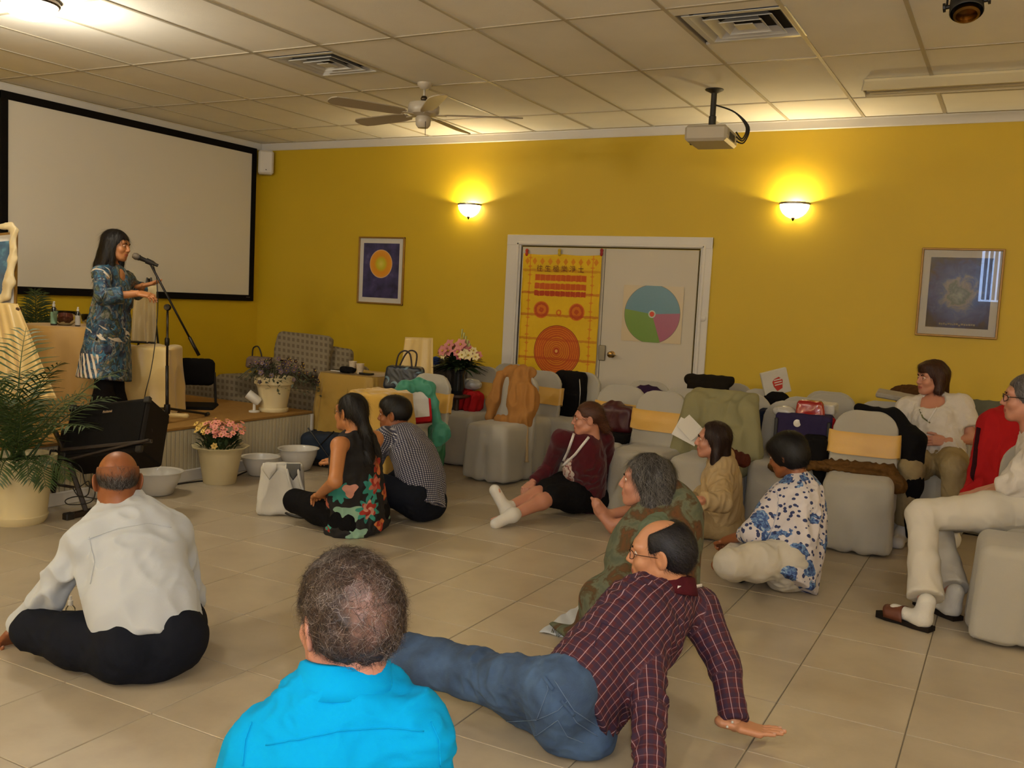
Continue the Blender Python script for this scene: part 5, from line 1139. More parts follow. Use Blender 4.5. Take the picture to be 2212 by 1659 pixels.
def petal(k, col, u, v, u0, v0, r, c, n=5, a=.22, rings=None, sy=1.):
    du = k.ma('SUBTRACT', u, u0); dv = k.ma('MULTIPLY', k.ma('SUBTRACT', v, v0), sy); d = k.ma('SQRT', k.ma('ADD', k.ma('MULTIPLY', du, du), k.ma('MULTIPLY', dv, dv))); th = k.ma('ARCTAN2', dv, du)
    R_ = k.ma('MULTIPLY', r, k.ma('ADD', 1-a, k.ma('MULTIPLY', a, k.ma('SINE', k.ma('MULTIPLY', th, n))))); f = k.ma('LESS_THAN', d, R_)
    if rings: cc_ = k.mix(k.ma('GREATER_THAN', k.ma('SINE', k.ma('ADD', k.ma('MULTIPLY', d, 190/ r*.03), k.ma('MULTIPLY', th, 2))), .1), c, rings)
    else: cc_ = c
    return k.mix(f, col, cc_)
C_ = dict(teal=rgb('#2E8478'), mint=rgb('#7FA28C'), rose=rgb('#B5624E'), red=rgb('#9C2A1A'), pink=rgb('#C98C78'), or_=rgb('#B96A34'))
for (u0, v0, r, c, n, rg, sy) in ((-.20, .30, .060, 'teal', 9, None, 1), (.03, .30, .07, 'teal', 8, None, 1), (-.14, .16, .075, 'mint', 3, None, 1.4), (-.02, .17, .07, 'teal', 9, None, 1), (-.02, .17, .05, 'red', 6, 'pink', 1), (.06, .31, .05, 'rose', 6, 'red', 1), (-.13, .31, .04, 'pink', 3, None, 1),
                             (.10, .42, .035, 'red', 4, 'or_', .6), (.06, .50, .03, 'red', 4, 'rose', .5), (.05, .05, .035, 'or_', 3, 'red', 1), (-.10, .03, .05, 'mint', 4, None, 1.2), (-.26, .06, .03, 'teal', 5, 'red', 1), (.16, .22, .045, 'or_', 5, 'red', 1), (.16, .07, .03, 'mint', 3, None, 1), (-.28, .2, .025, 'rose', 4, None, 1), (.3, .2, .06, 'rose', 6, 'red', 1), (-.4, .25, .06, 'teal', 7, None, 1), (-.42, .08, .05, 'or_', 5, None, 1)):
    col = petal(k, col, wv, v, u0, v0, r*1.25, C_[c], n, .2, C_[rg] if rg else None, sy)
hemv = k.ma('LESS_THAN', v, -.03); dots = k.ma('LESS_THAN', k.voro(k.comb(u, v), 70)[0], .32); col = k.mix(hemv, col, k.mix(dots, rgb('#8A3524'), rgb('#C0A68A'))); m_floral = k.done(col, .8)
k = NT('blue_white_gingham'); u, v = uvs(k); p_ = .0125; a_ = k.stripe(u, p_, p_*.55); b_ = k.stripe(v, p_, p_*.55); m_ging = k.done(k.ramp(k.ma('MULTIPLY', k.ma('ADD', a_, b_), .5), [(0, rgb('#B7B4B4')), (.45, rgb('#4B4C62')), (.95, rgb('#15172A'))], 'CONSTANT'), .8)
k = NT('maroon_plaid'); u, v = uvs(k); n_ = k.noise(k.comb(u, v), 40, 2)[0]; col = k.mix(n_, rgb('#3E0F1C'), rgb('#52141E'))
col = k.mix(k.ma('MULTIPLY', k.stripe(u, .031, .013, .2), .5), col, rgb('#1C1838')); col = k.mix(k.ma('MULTIPLY', k.stripe(v, .034, .013, .1), .5), col, rgb('#1C1838')); col = k.mix(k.ma('MULTIPLY', k.stripe(v, .034, .0020, .62), .22), col, rgb('#A88A93')); col = k.mix(k.ma('MULTIPLY', k.stripe(u, .031, .0024, .62), .8), col, rgb('#A88A93')); m_plaid = k.done(col, .8)
k = NT('faded_denim'); u, v = uvs(k); ob = k.obj(); n_ = k.noise(ob, 7, 3)[0]; col = k.ramp(n_, [(.3, rgb('#1E2F4C')), (.5, rgb('#2C4468')), (.7, rgb('#43608A'))]); st_ = k.noise(k.comb(k.ma('MULTIPLY', u, 900), k.ma('MULTIPLY', v, 60)), 1, 1)[0]; col = k.mix(k.ma('MULTIPLY', st_, .3), col, rgb('#5E7898')); k.bump(k.noise(ob, 300, 2)[0], .4, .001); m_denim = k.done(col, .9)
k = NT('blue_rose_print'); u, v = uvs(k); w_ = k.comb(u, v); nd = k.noise(w_, 25, 3)[0]; big = k.voro(w_, 9.)[0]; bn = k.noise(w_, 45, 2, .6, 1.)[0]; m1 = k.ma('LESS_THAN', k.ma('ADD', big, k.ma('MULTIPLY', nd, .55)), .72); bl_ = k.ramp(bn, [(.35, rgb('#1A2550')), (.5, rgb('#3E5C94')), (.62, rgb('#6E8FB4')), (.72, rgb('#A9B8C8'))])
sm = k.voro(w_, 34.)[0]; m2 = k.ma('LESS_THAN', k.ma('ADD', sm, k.ma('MULTIPLY', nd, .3)), .48); col = k.mix(m2, rgb('#C4BDBE'), rgb('#27325E')); col = k.mix(m1, col, bl_); m_brose = k.done(col, .75)
k = NT('abstract_tunic_print'); u, v = uvs(k); w_ = k.comb(u, k.ma('MULTIPLY', v, .6)); n1 = k.noise(w_, 9, 3, .6, 1.5)[0]; n2 = k.noise(w_, 17, 3, .6, 2.)[1]
col = k.ramp(n1, [(.3, rgb('#0A0E20')), (.42, rgb('#152440')), (.5, rgb('#24506A')), (.55, rgb('#12151F')), (.62, rgb('#4E5C48')), (.70, rgb('#6A3A38'))]); sp_ = k.sep(n2); col = k.mix(k.ma('MULTIPLY', k.ma('GREATER_THAN', sp_[0], .58), .8), col, rgb('#7A7870')); col = k.mix(k.ma('MULTIPLY', k.ma('GREATER_THAN', sp_[1], .62), .8), col, rgb('#2F6E8E')); col = k.mix(k.ma('MULTIPLY', k.ma('GREATER_THAN', sp_[2], .66), .7), col, rgb('#8E6A3E'))
dl = k.ma('ADD', u, k.ma('MULTIPLY', v, .28)); fr_ = k.stripe(dl, .030, .014); zone = k.ma('MULTIPLY', k.ma('LESS_THAN', v, .18), k.ma('LESS_THAN', k.ma('ABSOLUTE', k.ma('ADD', u, -.20)), .10)); zone2 = k.ma('MULTIPLY', k.ma('GREATER_THAN', v, .29), k.ma('LESS_THAN', v, .40)); fr2 = k.stripe(k.ma('ADD', v, k.ma('MULTIPLY', u, .3)), .035, .014); col = k.mix(k.ma('MULTIPLY', fr_, zone), col, rgb('#C2B5A4')); lf = k.ma('LESS_THAN', k.noise(k.comb(k.ma('MULTIPLY', k.ma('ADD', v, k.ma('MULTIPLY', u, .5)), 34), k.ma('MULTIPLY', u, 9)), 1., 1)[0], .40); col = k.mix(k.ma('MULTIPLY', lf, zone2), col, rgb('#BFB3A2')); m_tunic = k.done(col, .55)
k = NT('olive_brown_shawl'); ob = k.obj(); n_ = k.noise(ob, 9, 4, .6, .6)[0]; col = k.ramp(n_, [(.38, rgb('#4C5241')), (.5, rgb('#5C5F4B')), (.56, rgb('#4A3A20')), (.64, rgb('#5E3A1C')), (.72, rgb('#2E2418'))]); k.bump(k.noise(ob, 160, 3)[0], .5, .002); m_shawl = k.done(col, .95)
k = NT('printed_tee'); ob = k.obj(); n_ = k.noise(ob, 28, 3, .6, 1.)[0]; m_tee = k.done(k.ramp(n_, [(.46, rgb('#B8AAA0')), (.56, rgb('#8A5048')), (.66, rgb('#4A2A2C'))]), .8)
def lanyard(X, a, b, c, hang, wd=.008, cw=.045, ch=.03, card=True, nm='lanyard'):
    l1 = ribbon(X, nm, [a, limbpt(a, hang, .5)-FW*.0, hang], wd, m_lany); ribbon(X, nm, [b, limbpt(b, hang, .5), hang], wd, m_lany)
    if card: q = hang-X['base']; MB().box(q+np.array([0, 0, -ch-.01]), (cw, .0015, ch), R=frame(-FW, (0.08, 0, 1)), bev=.001).build('badge', m_badge, X['root'])
def gray(p, n_): return np.tile([0, -.5, -1.], (len(p), 1))
# ------------------------------------------------------------------ 1 presenter
D1 = 7.12; b1 = J(228, 908, D1); b1[2] = STH; sit = lambda x, y: J(x, y, D1)
P, N = J(232, 742, D1), J(247, 588, D1); fw1 = az(-72); JJ, f, lt, up = default_joints(P, N, fw1, sw=.155, hwid=.07, drop=.035)
JJ['ER'] = hop(JJ['SR'], 222, 642, .27, -1); JJ['WR'] = hop(JJ['ER'], 298, 634, .235, 1); JJ['EL'] = hop(JJ['SL'], 298, 632, .25, 1); JJ['WL'] = hop(JJ['EL'], 308, 617, .20, -1)
for s_ in 'LR': JJ['K'+s_] = JJ['H'+s_]*[1, 1, 0]+[0, 0, STH+.43]+f*.02; JJ['A'+s_] = JJ['K'+s_]*[1, 1, 0]+[0, 0, STH+.08]; JJ['T'+s_] = JJ['A'+s_]*[1, 1, 0]+f*.15+[0, 0, STH+.03]
X = person('woman presenter with long black hair in a colourful tunic speaking at the microphone', SK['tan'], JJ, az(-70, -5), J(253, 532, D1), 'f', up+RT*.06, fw1,
  shirt=dict(m=m_tunic, low=.27, hem=1.32, waist=1.22, sleeve=1.55, sr=1.05, cuff=.058, neck=(.10, .0, .05, .07), fold=.007, fs=12, name='tunic', vox=.008, deep=.10), pants=dict(m=m_blackc, end=.97, r=1.12, cuff=.095, butt=-.01, hips=.78), hands=dict(L=('open', RT*1.+[0, 0, .18], (0, 0, -1)), R=('relax', RT*1.+[0, 0, -.15], FW*-.3+[0, 0, .8])), slim=.93, hs=.97, base=b1)
V, F = hcap(X, [cap((0, -.065, .04), (0, -.105, -.18), .085, .075, .03, ax=(0, 1, 0), fl=.8), cap((0, -.105, -.18), (0, -.115, -.33), .075, .045, .03, ax=(0, 1, 0), fl=.6), cap((-.066, -.04, .03), (-.075, -.05, -.25), .042, .03, .03), cap((.066, -.04, .03), (.075, -.05, -.25), .042, .03, .03), cap((-.068, .0, .03), (-.075, .02, -.24), .03, .022, .02), cap((.068, .0, .03), (.075, .035, -.24), .028, .02, .02)], .010, vox=.005, fy=.125, fz=-.045, fh=.10)
hair(X, V, F, '#0B0807', 3500, .09, .0011, lambda p, n_: np.tile([0, 0, -1.], (len(p), 1)), ['#0B0807', '#171010', '#1E1512'], 2, .06, fold=.002)
shoes(X, m_blk, 'shoe'); ribbon(X, 'necklace', [hl(X, (-.05, .02, -.14)), hl(X, (-.02, .075, -.20)), hl(X, (0, .09, -.225)), hl(X, (.02, .075, -.20)), hl(X, (.05, .02, -.14))], .0025, m_brass)
def cross(JJ, f, lt, up, P, spread=.30, reach=.26, kz=.13):
    for s_, q in (('L', -1), ('R', 1)):
        if 'K'+s_ not in JJ: K = JJ['H'+s_]+f*reach+lt*q*spread; K[2] = kz; JJ['K'+s_] = K
        if 'A'+s_ not in JJ: A = P+f*.36-lt*q*.10; A[2] = .07; JJ['A'+s_] = A
        JJ.setdefault('T'+s_, JJ['A'+s_]+nrm(lt*-q+f*.3)*.16)
# ------------------------------------------------------------------ 2 bald man in white shirt
P = onz(325, 1392, .12); N = hop(P, 268, 1112, .545, 1); JJ, f, lt, up = default_joints(P, N, az(56), sw=.185, drop=.065)
JJ['SL'] = hop(N, 185, 1172, .2, -1); JJ['SR'] = hop(N, 372, 1150, .2, -1); JJ['EL'] = hop(JJ['SL'], 108, 1285, .28, 1); JJ['WL'] = hop(JJ['EL'], 35, 1362, .25, 1); JJ['KL'] = hop(JJ['HL'], 72, 1392, .43, 1); JJ['KL'][2] = max(JJ['KL'][2], .12)
JJ['ER'] = JJ['SR']+lt*.07+f*.10+[0, 0, -.25]; JJ['WR'] = JJ['ER']+f*.24-lt*.1+[0, 0, -.05]; JJ['KR'] = JJ['HR']+f*.40+lt*.03; JJ['KR'][2] = .13; cross(JJ, f, lt, up, P, .20, .32)
X = person('bald man in white dress shirt seated cross-legged with his back turned at the left', SK['brown'], JJ, az(54, -4), J(254, 1040, dep(N)-.02), 'm', np.array([0, 0, 1.])+f*.1, az(56),
  shirt=dict(m=m_wshirt, sleeve=1.9, r=1.06, fold=.010, fs=9, seed=5, vox=.008, waist=1.12, cuff=.042, sr=1.12, low=-.03, hem=1.05, nk=.55), pants=dict(m=m_navy, fold=.006, fs=14, end=.95, r=1.12, rise=.35), hands=dict(L=('curl', None, RT*.3+[0, 0, .8])), bend=.03, belly=.9, slim=1.03)
V, F = hcap(X, (), .004, True, [ell((0, -.01, .12), (.095, .115, .088), k=.01, op='-'), rbox((0, .1, 0), (.12, .085, .2), .02, None, .01, '-'), rbox((0, 0, -.145), (.15, .15, .055), .01, None, .01, '-')])
def fringe_c(V): t = np.clip((.052-V[:, 2])/.045+.35*wave(V, 60, 4), 0, 1)[:, None]; return np.array(rgb('#7A4A2C'))*(1-t)+np.array(rgb('#2B211D'))*t
hair(X, V, F, '#241A15', 4200, .020, .0007, gray, ['#1A1412', '#2A2320', '#4A4542', '#6A6663'], 4, .16, lambda p: np.clip((.05-p[:, 2])/.04, .05, 1), rough=.7, shellcol=fringe_c); collar(X, m_wshirt, .05, .085, .072, gap=.7, off=.035)
MB().box(hl(X, (0, 0, 0))*0+P-f*.125+up*.11+lt*.02-X['base'], (.05, .004, .012), R=frame(f, up), bev=.003).build('belt_clip', m_steel, X['root'])
q = onz(152, 1343); sb = thing('clear_spray_bottle', 'small clear spray bottle on the floor beside the bald man\'s left arm', 'bottle', (q[0], q[1], 0))
MB().lathe([(0, 0), (.019, 0), (.02, .004), (.02, .06), (.01, .075), (0, .075)], n=20).build('bottle_body', m_glass, sb, smooth=True); MB().lathe([(0, .075), (.011, .075), (.011, .095), (.006, .098), (.006, .115), (0, .115)], n=14).build('pump_cap', m_white, sb, angle=40)
hf = hitter(X['shirt']); trim_on(X, 'yoke_seam', hf, [(190, 1165), (255, 1142), (320, 1130), (370, 1140)], .0012, m_wshirt); trim_on(X, 'sleeve_seam', hf, [(192, 1160), (205, 1215), (196, 1262)], .0012, m_wshirt)
# ------------------------------------------------------------------ 3 man in turquoise shirt
d3 = 1.74; N = J(742, 1498, d3+.02); P = N+np.array([.03, -.02, -.53])-az(58)*.02; P[2] = max(P[2], .16); JJ, f, lt, up = default_joints(P, N, az(50), sw=.19, drop=.06)
JJ['SL'] = J(572, 1625, d3-.02); JJ['SR'] = J(892, 1588, d3+.0); JJ['EL'] = JJ['SL']-lt*.07+f*.05+[0, 0, -.27]; JJ['WL'] = JJ['EL']+f*.24+[0, 0, -.04]; JJ['ER'] = JJ['SR']+lt*.05+f*.06+[0, 0, -.27]; JJ['WR'] = JJ['ER']+f*.24-lt*.1+[0, 0, -.04]; cross(JJ, f, lt, up, P, .22, .3)
X = person('man with thinning curly grey-brown hair and bright turquoise shirt, nearest the camera', SK['ruddy'], JJ, az(66, -3), J(748, 1346, d3+.03), 'm', np.array([0, 0, 1.])+RT*.02, az(50),
  shirt=dict(m=m_turq, sleeve=1.9, r=1.02, nk=.75, fold=.008, fs=12, seed=11, vox=.006, waist=1.1, sr=1.1), pants=dict(m=m_denim, end=.95), bend=.02)
def curlhair(p):
    n_ = wave(p, 70, 4)+.6*wave(p, 160, 8); d = np.sqrt(((p-np.array([-.022, -.112, .042]))/[.045, .04, .055])@np.eye(3)**2 @ np.ones(3)*0+(((p-np.array([-.022, -.112, .042]))/[.045, .05, .06])**2).sum(1)); t = np.clip((d-.35)/.9+.45*n_, 0, 1)[:, None]
    return np.array(rgb('#76564A'))*(1-t)+np.array(rgb('#2B211C'))*t
V, F = hcap(X, [ell((0, -.03, .02), (.083, .100, .09), k=.02), ell((0, .0, .07), (.07, .085, .065), k=.02)], .012, True, [rbox((0, -.02, -.155), (.15, .15, .06), .02, None, .015, '-'), ell((-.092, .022, -.015), (.034, .04, .05), k=.01, op='-'), ell((.092, .022, -.015), (.034, .04, .05), k=.01, op='-')], vox=.0036, fy=.13, fz=-.04, fh=.10)
V = folds(V, F, .003, 75, 6)
def dflow(p, n_): a = np.stack([.9*wave(p, 35, 3), -.5+.9*wave(p, 40, 7), -.6+.9*wave(p, 38, 12)], 1); return a
msk = lambda p: np.clip(.12+1.2*((((p-np.array([-.022, -.112, .042]))/[.05, .06, .06])**2).sum(1)-.4), .38, 1)
hair(X, V, F, '#2B211C', 11000, .030, .00042, dflow, ['#1A1310', '#2A1C15', '#3E2A1E', '#4A3728', '#5E4E42', '#857A72'], 6, .38, msk, .35, shellcol=curlhair, nm='hair')
collar(X, m_turq, .052, .080, .070, gap=.6, off=.018, th=.003)
hf = hitter(X['shirt']); trim_on(X, 'yoke_seam', hf, [(575, 1610), (640, 1598), (740, 1578), (840, 1572), (915, 1580)], .0011, m_turq); trim_on(X, 'sleeve_seam', hf, [(545, 1560), (530, 1600), (525, 1655)], .0012, m_turq); trim_on(X, 'sleeve_seam', hf, [(930, 1560), (948, 1600), (950, 1655)], .0012, m_turq)
# ------------------------------------------------------------------ 4 woman in black floral top
P = onz(772, 1108, .12); N = hop(P, 765, 948, .49, -1); JJ, f, lt, up = default_joints(P, N, az(72), sw=.155, drop=.04, hwid=.09)
JJ['SL'] = hop(N, 733, 962, .165, -1); JJ['EL'] = hop(JJ['SL'], 724, 1040, .26, -1); JJ['WL'] = hop(JJ['EL'], 690, 1068, .38, 1); JJ['ER'] = JJ['SR']+f*.12+[0, 0, -.22]; JJ['WR'] = JJ['ER']+f*.2-lt*.05; JJ['KL'] = hop(JJ['HL'], 638, 1082, .42, 1); JJ['KL'][2] = max(.10, JJ['KL'][2]); cross(JJ, f, lt, up, P, .2, .3)
X = person('woman with long black ponytail in sleeveless black floral top, seated behind the tote bag', SK['tan'], JJ, az(86, 2), J(757, 893, dep(N)-.0), 'f', np.array([0, 0, 1.])+f*.05, az(72),
  shirt=dict(m=m_floral, low=.09, hem=1.22, waist=1.2, sleeve=0, fold=.006, fs=12, name='top', vox=.0075, nk=.05, deep=.04), pants=dict(m=m_blackc, end=.96, r=1.05), hands=dict(L=('relax', None, (0, 0, 1))), slim=1.03, hs=1.)
V, F = hcap(X, [cap((0, -.09, -.01), (.01, -.125, -.10), .045, .035, .03), cap((.01, -.125, -.10), (.035, -.13, -.26), .04, .045, .03), cap((.035, -.13, -.26), (.07, -.12, -.42), .045, .02, .03)], .008, True, [ell((-.08, .01, -.01), (.022, .02, .03), k=.01, op='-')], fy=.125, fh=.095, fz=-.03)
hair(X, V, F, '#0B0808', 3000, .08, .0010, lambda p, n_: np.tile([0, -.45, -1.], (len(p), 1)), ['#0B0808', '#15100E', '#1E1713'], 3, .06, fold=.0015); glasses(X)
# ------------------------------------------------------------------ 5 man in checked shirt
P = onz(905, 1082, .13); N = hop(P, 862, 945, .50, 1); JJ, f, lt, up = default_joints(P, N, az(84), sw=.185, drop=.055)
JJ['EL'] = JJ['SL']+f*.16+[0, 0, -.22]; JJ['WL'] = JJ['EL']+f*.24; JJ['ER'] = JJ['SR']+f*.16+[0, 0, -.22]; JJ['WR'] = JJ['ER']+f*.22
for s_, q in (('L', -1), ('R', 1)): K = JJ['H'+s_]+f*.33+lt*q*.16; K[2] = .26; JJ['K'+s_] = K; A = P+f*.46-lt*q*.05; A[2] = .07; JJ['A'+s_] = A; JJ['T'+s_] = A+f*.1-lt*q*.12
X = person('man with short black hair in blue and white checked shirt seated on the floor', SK['brown'], JJ, az(108, -3), J(851, 897, dep(N)+.02), 'm', np.array([0, 0, 1.])+f*.12, az(84),
  shirt=dict(m=m_ging, low=.05, waist=1.15, hem=1.12, sleeve=1.9, fold=.006, fs=11, vox=.0075, seed=8, deep=.05, nk=.5), pants=dict(m=m_navy, end=.95, r=1.05), bend=.075, slim=1.02)
V, F = hcap(X, [ell((0, .02, .075), (.066, .08, .055), k=.03)], .013, True, [rbox((0, -.02, -.15), (.15, .15, .06), .02, None, .01, '-'), ell((-.085, .01, -.01), (.022, .022, .034), k=.01, op='-'), ell((.085, .01, -.01), (.022, .022, .034), k=.01, op='-')], fy=.135, fz=-.04, fh=.09)
hair(X, V, F, '#0C0A0A', 2600, .03, .0009, lambda p, n_: np.tile([.2, .2, -.8], (len(p), 1)), ['#0B0909', '#161212'], 5, .2); collar(X, m_ging, .045, .082, .07, gap=.7)
# ------------------------------------------------------------------ 6 woman in maroon cardigan
P = onz(1262, 1062, .13); N = hop(P, 1266, 957, .44, -1); JJ, f, lt, up = default_joints(P, N, az(150), sw=.16, drop=.04)
JJ['SL'] = hop(N, 1303, 950, .165, 1); JJ['SR'] = hop(N, 1212, 948, .165, -1); JJ['EL'] = hop(JJ['SL'], 1318, 1012, .26, 1); JJ['WL'] = onz(1308, 1072, .05); JJ['ER'] = hop(JJ['SR'], 1188, 1010, .25, 1)+FW*.03; JJ['WR'] = hop(JJ['ER'], 1150, 1042, .2, -1)
JJ['KR'] = hop(JJ['HR'], 1182, 1058, .40, -1); JJ['KR'][2] = max(.15, JJ['KR'][2]); JJ['KL'] = hop(JJ['HL'], 1195, 1072, .41, -1); JJ['KL'][2] = max(.1, JJ['KL'][2]); JJ['AR'] = hop(JJ['KR'], 1098, 1082, .37, -1); JJ['AL'] = hop(JJ['KL'], 1108, 1085, .37, -1); JJ['AR'][2] = .10; JJ['AL'][2] = .07
JJ['TR'] = J(1068, 1052, dep(JJ['AR'])); JJ['TL'] = JJ['AL']+nrm(np.array([-.2, -.6, -.1]))*.12+[-.03, 0, -.03]
X = person('woman in maroon cardigan and white socks leaning back on one hand, legs stretched out', SK['ruddy'], JJ, az(120, -3), J(1269, 906, dep(N)-.02), 'f', np.array([0, 0, 1.])+RT*.16, az(150),
  shirt=dict(m=m_maroon, low=.06, hem=1.12, waist=1.12, sleeve=1.93, r=1.06, sr=.98, cuff=.042, fold=.006, fs=14, name='cardigan', nk=.15), pants=dict(m=m_blackc, end=.0, r=1.15, name='skirt'), hands=dict(L=('flat', RT*.7-FW*.3, (0, 0, 1))), slim=1.02, feet='bare')
on(X, 'printed_top', *soft([cap(limbpt(P, N, .12)+f*.11, limbpt(P, N, .55)+f*.110, .070, .074, .03, ax=f, fl=.75), cap(limbpt(P, N, .55)+f*.110, limbpt(P, N, .92)+f*.062, .074, .055, .03, ax=f, fl=.75)], .007), m_tee)
V, F = hcap(X, [cap((0, -.09, -.01), (0, -.13, -.07), .05, .035, .02)], .006, True, [ell((-.08, .02, -.01), (.02, .024, .036), k=.01, op='-'), ell((.08, .02, -.01), (.02, .024, .036), k=.01, op='-')], fy=.128, fz=-.02, fh=.088)
hair(X, V, F, '#4A2A1A', 2200, .05, .0009, lambda p, n_: np.tile([0, -1, -.2], (len(p), 1)), ['#4A2A1A', '#5C3520', '#38211A'], 7, .06); glasses(X, '#7A5A48', .001)
hf = hitter(X['shirt'], *[c for c in bpy.data.objects if c.parent == X['root'] and c.name.startswith('printed_top')]); trim_on(X, 'lanyard', hf, [(1240, 938), (1224, 985), (1207, 1018)], .009, m_lany, up_=.008); trim_on(X, 'lanyard', hf, [(1272, 945), (1240, 985), (1207, 1018)], .009, m_lany, up_=.008); badge_on(X, hf, 1203, 1026, .042, .034, .012)
for s_ in 'LR':
    A, T = JJ['A'+s_], JJ['T'+s_]; K = JJ['K'+s_]; d = nrm(T-A); so = nrm(A-K); on(X, 'sock', *soft([cap(K*.12+A*.88, A, .037, .040, .02, flat0=True), cap(A+so*.028-d*.03, T-d*.02+so*.012, .041, .038, .03), ell(A+so*.03-d*.03, (.042,)*3)], .006), m_sock)
# ------------------------------------------------------------------ 8 woman in beige blazer, bare feet
P = onz(1560, 1118, .12); N = hop(P, 1553, 1000, .47, -1)
N = P+np.array([0, 0, .44])+nrm(N-P)*.03; N = hop(P, 1558, 1004, .42, -1); JJ, f, lt, up = default_joints(P, N, az(104), sw=.155, drop=.04)
JJ['EL'] = hop(JJ['SL'], 1560, 1085, .26, -1); JJ['WL'] = hop(JJ['EL'], 1498, 1080, .22, -1); JJ['ER'] = JJ['SR']+f*.05+[0, 0, -.25]; JJ['WR'] = hop(JJ['ER'], 1490, 1066, .38, 1)
JJ['KL'] = hop(JJ['HL'], 1430, 1128, .42, -1); JJ['KR'] = hop(JJ['HR'], 1425, 1112, .42, 1); JJ['KL'][2] = .13; JJ['KR'][2] = .15; JJ['AL'] = onz(1326, 1132, .065); JJ['AR'] = onz(1316, 1112, .11)
for s_ in 'LR': JJ['T'+s_] = JJ['A'+s_]+nrm(nrm(JJ['A'+s_]-JJ['K'+s_])*.75+[0, 0, .8])*.165
X = person('woman with straight dark brown hair in beige blazer, bare feet crossed', SK['ruddy'], JJ, az(110, 0), J(1539, 952, dep(N)), 'f', np.array([0, 0, 1.])+f*.03, az(104),
  shirt=dict(m=m_beige, low=.07, hem=1.12, waist=1.12, sleeve=1.7, r=1.05, sr=1.12, cuff=.048, fold=.006, fs=14, name='blazer', neck=(.12, .05, .05, .11), seed=6), pants=dict(m=m_beige2, end=.42, r=1.1, cuff=.066), hands=dict(L=('relax', -RT+[0, 0, .1], (0, 0, 1)), R=('relax', -RT+[0, 0, -.1], (0, 0, 1))), feet='bare')
V, F = hcap(X, [cap((-.055, -.03, .03), (-.064, -.02, -.19), .042, .030, .03), cap((.055, -.03, .03), (.064, -.02, -.19), .042, .030, .03), cap((0, -.075, .02), (0, -.09, -.20), .068, .06, .03, ax=(0, 1, 0), fl=.7)], .010, vox=.0045, fy=.130, fz=-.05, fh=.16)
hair(X, V, F, '#1E0F0B', 3000, .06, .0009, lambda p, n_: np.tile([0, -.1, -1.], (len(p), 1)), ['#1E0F0B', '#2A1610', '#34201A'], 8, .05, fold=.0015)
# ------------------------------------------------------------------ 7 woman with long grey hair and shawl
d7 = 4.2; N = J(1432, 1118, d7); P = N+np.array([.02, .0, -.48]); P[2] = .13; JJ, f, lt, up = default_joints(P, N, az(95), sw=.155, drop=.04)
JJ['EL'] = JJ['SL']+f*.05+[0, 0, -.26]; JJ['WL'] = JJ['EL']+f*.22+[0, 0, -.04]; JJ['ER'] = JJ['SR']+f*.06+[0, 0, -.26]; JJ['WR'] = JJ['ER']+f*.22+[0, 0, -.04]; JJ['WL'] = P+f*.2+lt*.0+[0, 0, .08]; JJ['WR'] = P+f*.2+lt*.1+[0, 0, .08]; JJ['EL'] = JJ['SL']+f*.04+[0, 0, -.25]; JJ['ER'] = JJ['SR']+f*.04+[0, 0, -.25]; JJ['AL'] = P+f*.20+[0, 0, -.06]; JJ['AR'] = P+f*.22+[0, 0, -.05]; cross(JJ, f, lt, up, P, .08, .18, .14)
X = person('woman with long grey hair wrapped in an olive shawl, behind the plaid-shirted man', SK['ruddy'], JJ, az(102, 2), J(1392, 1042, d7), 'f', np.array([0, 0, 1.])+f*.02, az(95),
  shirt=dict(m=mk('sage_blouse', '#5F6A58', .9, .1, 8, .3, 200), low=.05, sleeve=1.8, fold=.005), pants=dict(m=m_khaki, end=.9), hs=1.02)
def ghair(V): t = np.clip((V[:, 1]-.03)/.05+.25*wave(V, 40, 3), 0, 1)[:, None]; return np.array(rgb('#25211F'))*(1-t)+np.array(rgb('#77736F'))*t
V, F = hcap(X, [cap((-.055, -.03, .03), (-.06, -.05, -.17), .046, .038, .03), cap((.055, -.03, .03), (.06, -.05, -.17), .046, .038, .03), cap((0, -.07, .03), (0, -.12, -.17), .078, .07, .03, ax=(0, 1, 0), fl=.85), cap((0, -.12, -.17), (0, -.14, -.26), .06, .03, .03)], .013, vox=.0045, fy=.125, fz=-.05, fh=.12)
V = folds(V, F, .003, 45, 4, (1, 1, .3)); hair(X, V, F, '#2A2624', 6000, .07, .0008, lambda p, n_: np.stack([.3*wave(p, 25, 2), -.25+.3*wave(p, 20, 5), -1+0*p[:, 0]], 1), ['#25211F', '#35312F', '#55514E', '#6C6864'], 9, .10, curl=.15, shellcol=ghair)
sw_ = thing('olive_shawl', 'long olive and brown fringed shawl trailing onto the floor', 'shawl', onz(1250, 1360)); sb = np.array(sw_.location); sx = J(1425, 1150, d7)
g0, g1, g2, g3 = J(1330, 1250, 4.05), J(1290, 1320, 3.98), J(1235, 1345, 4.02), onz(1185, 1357)
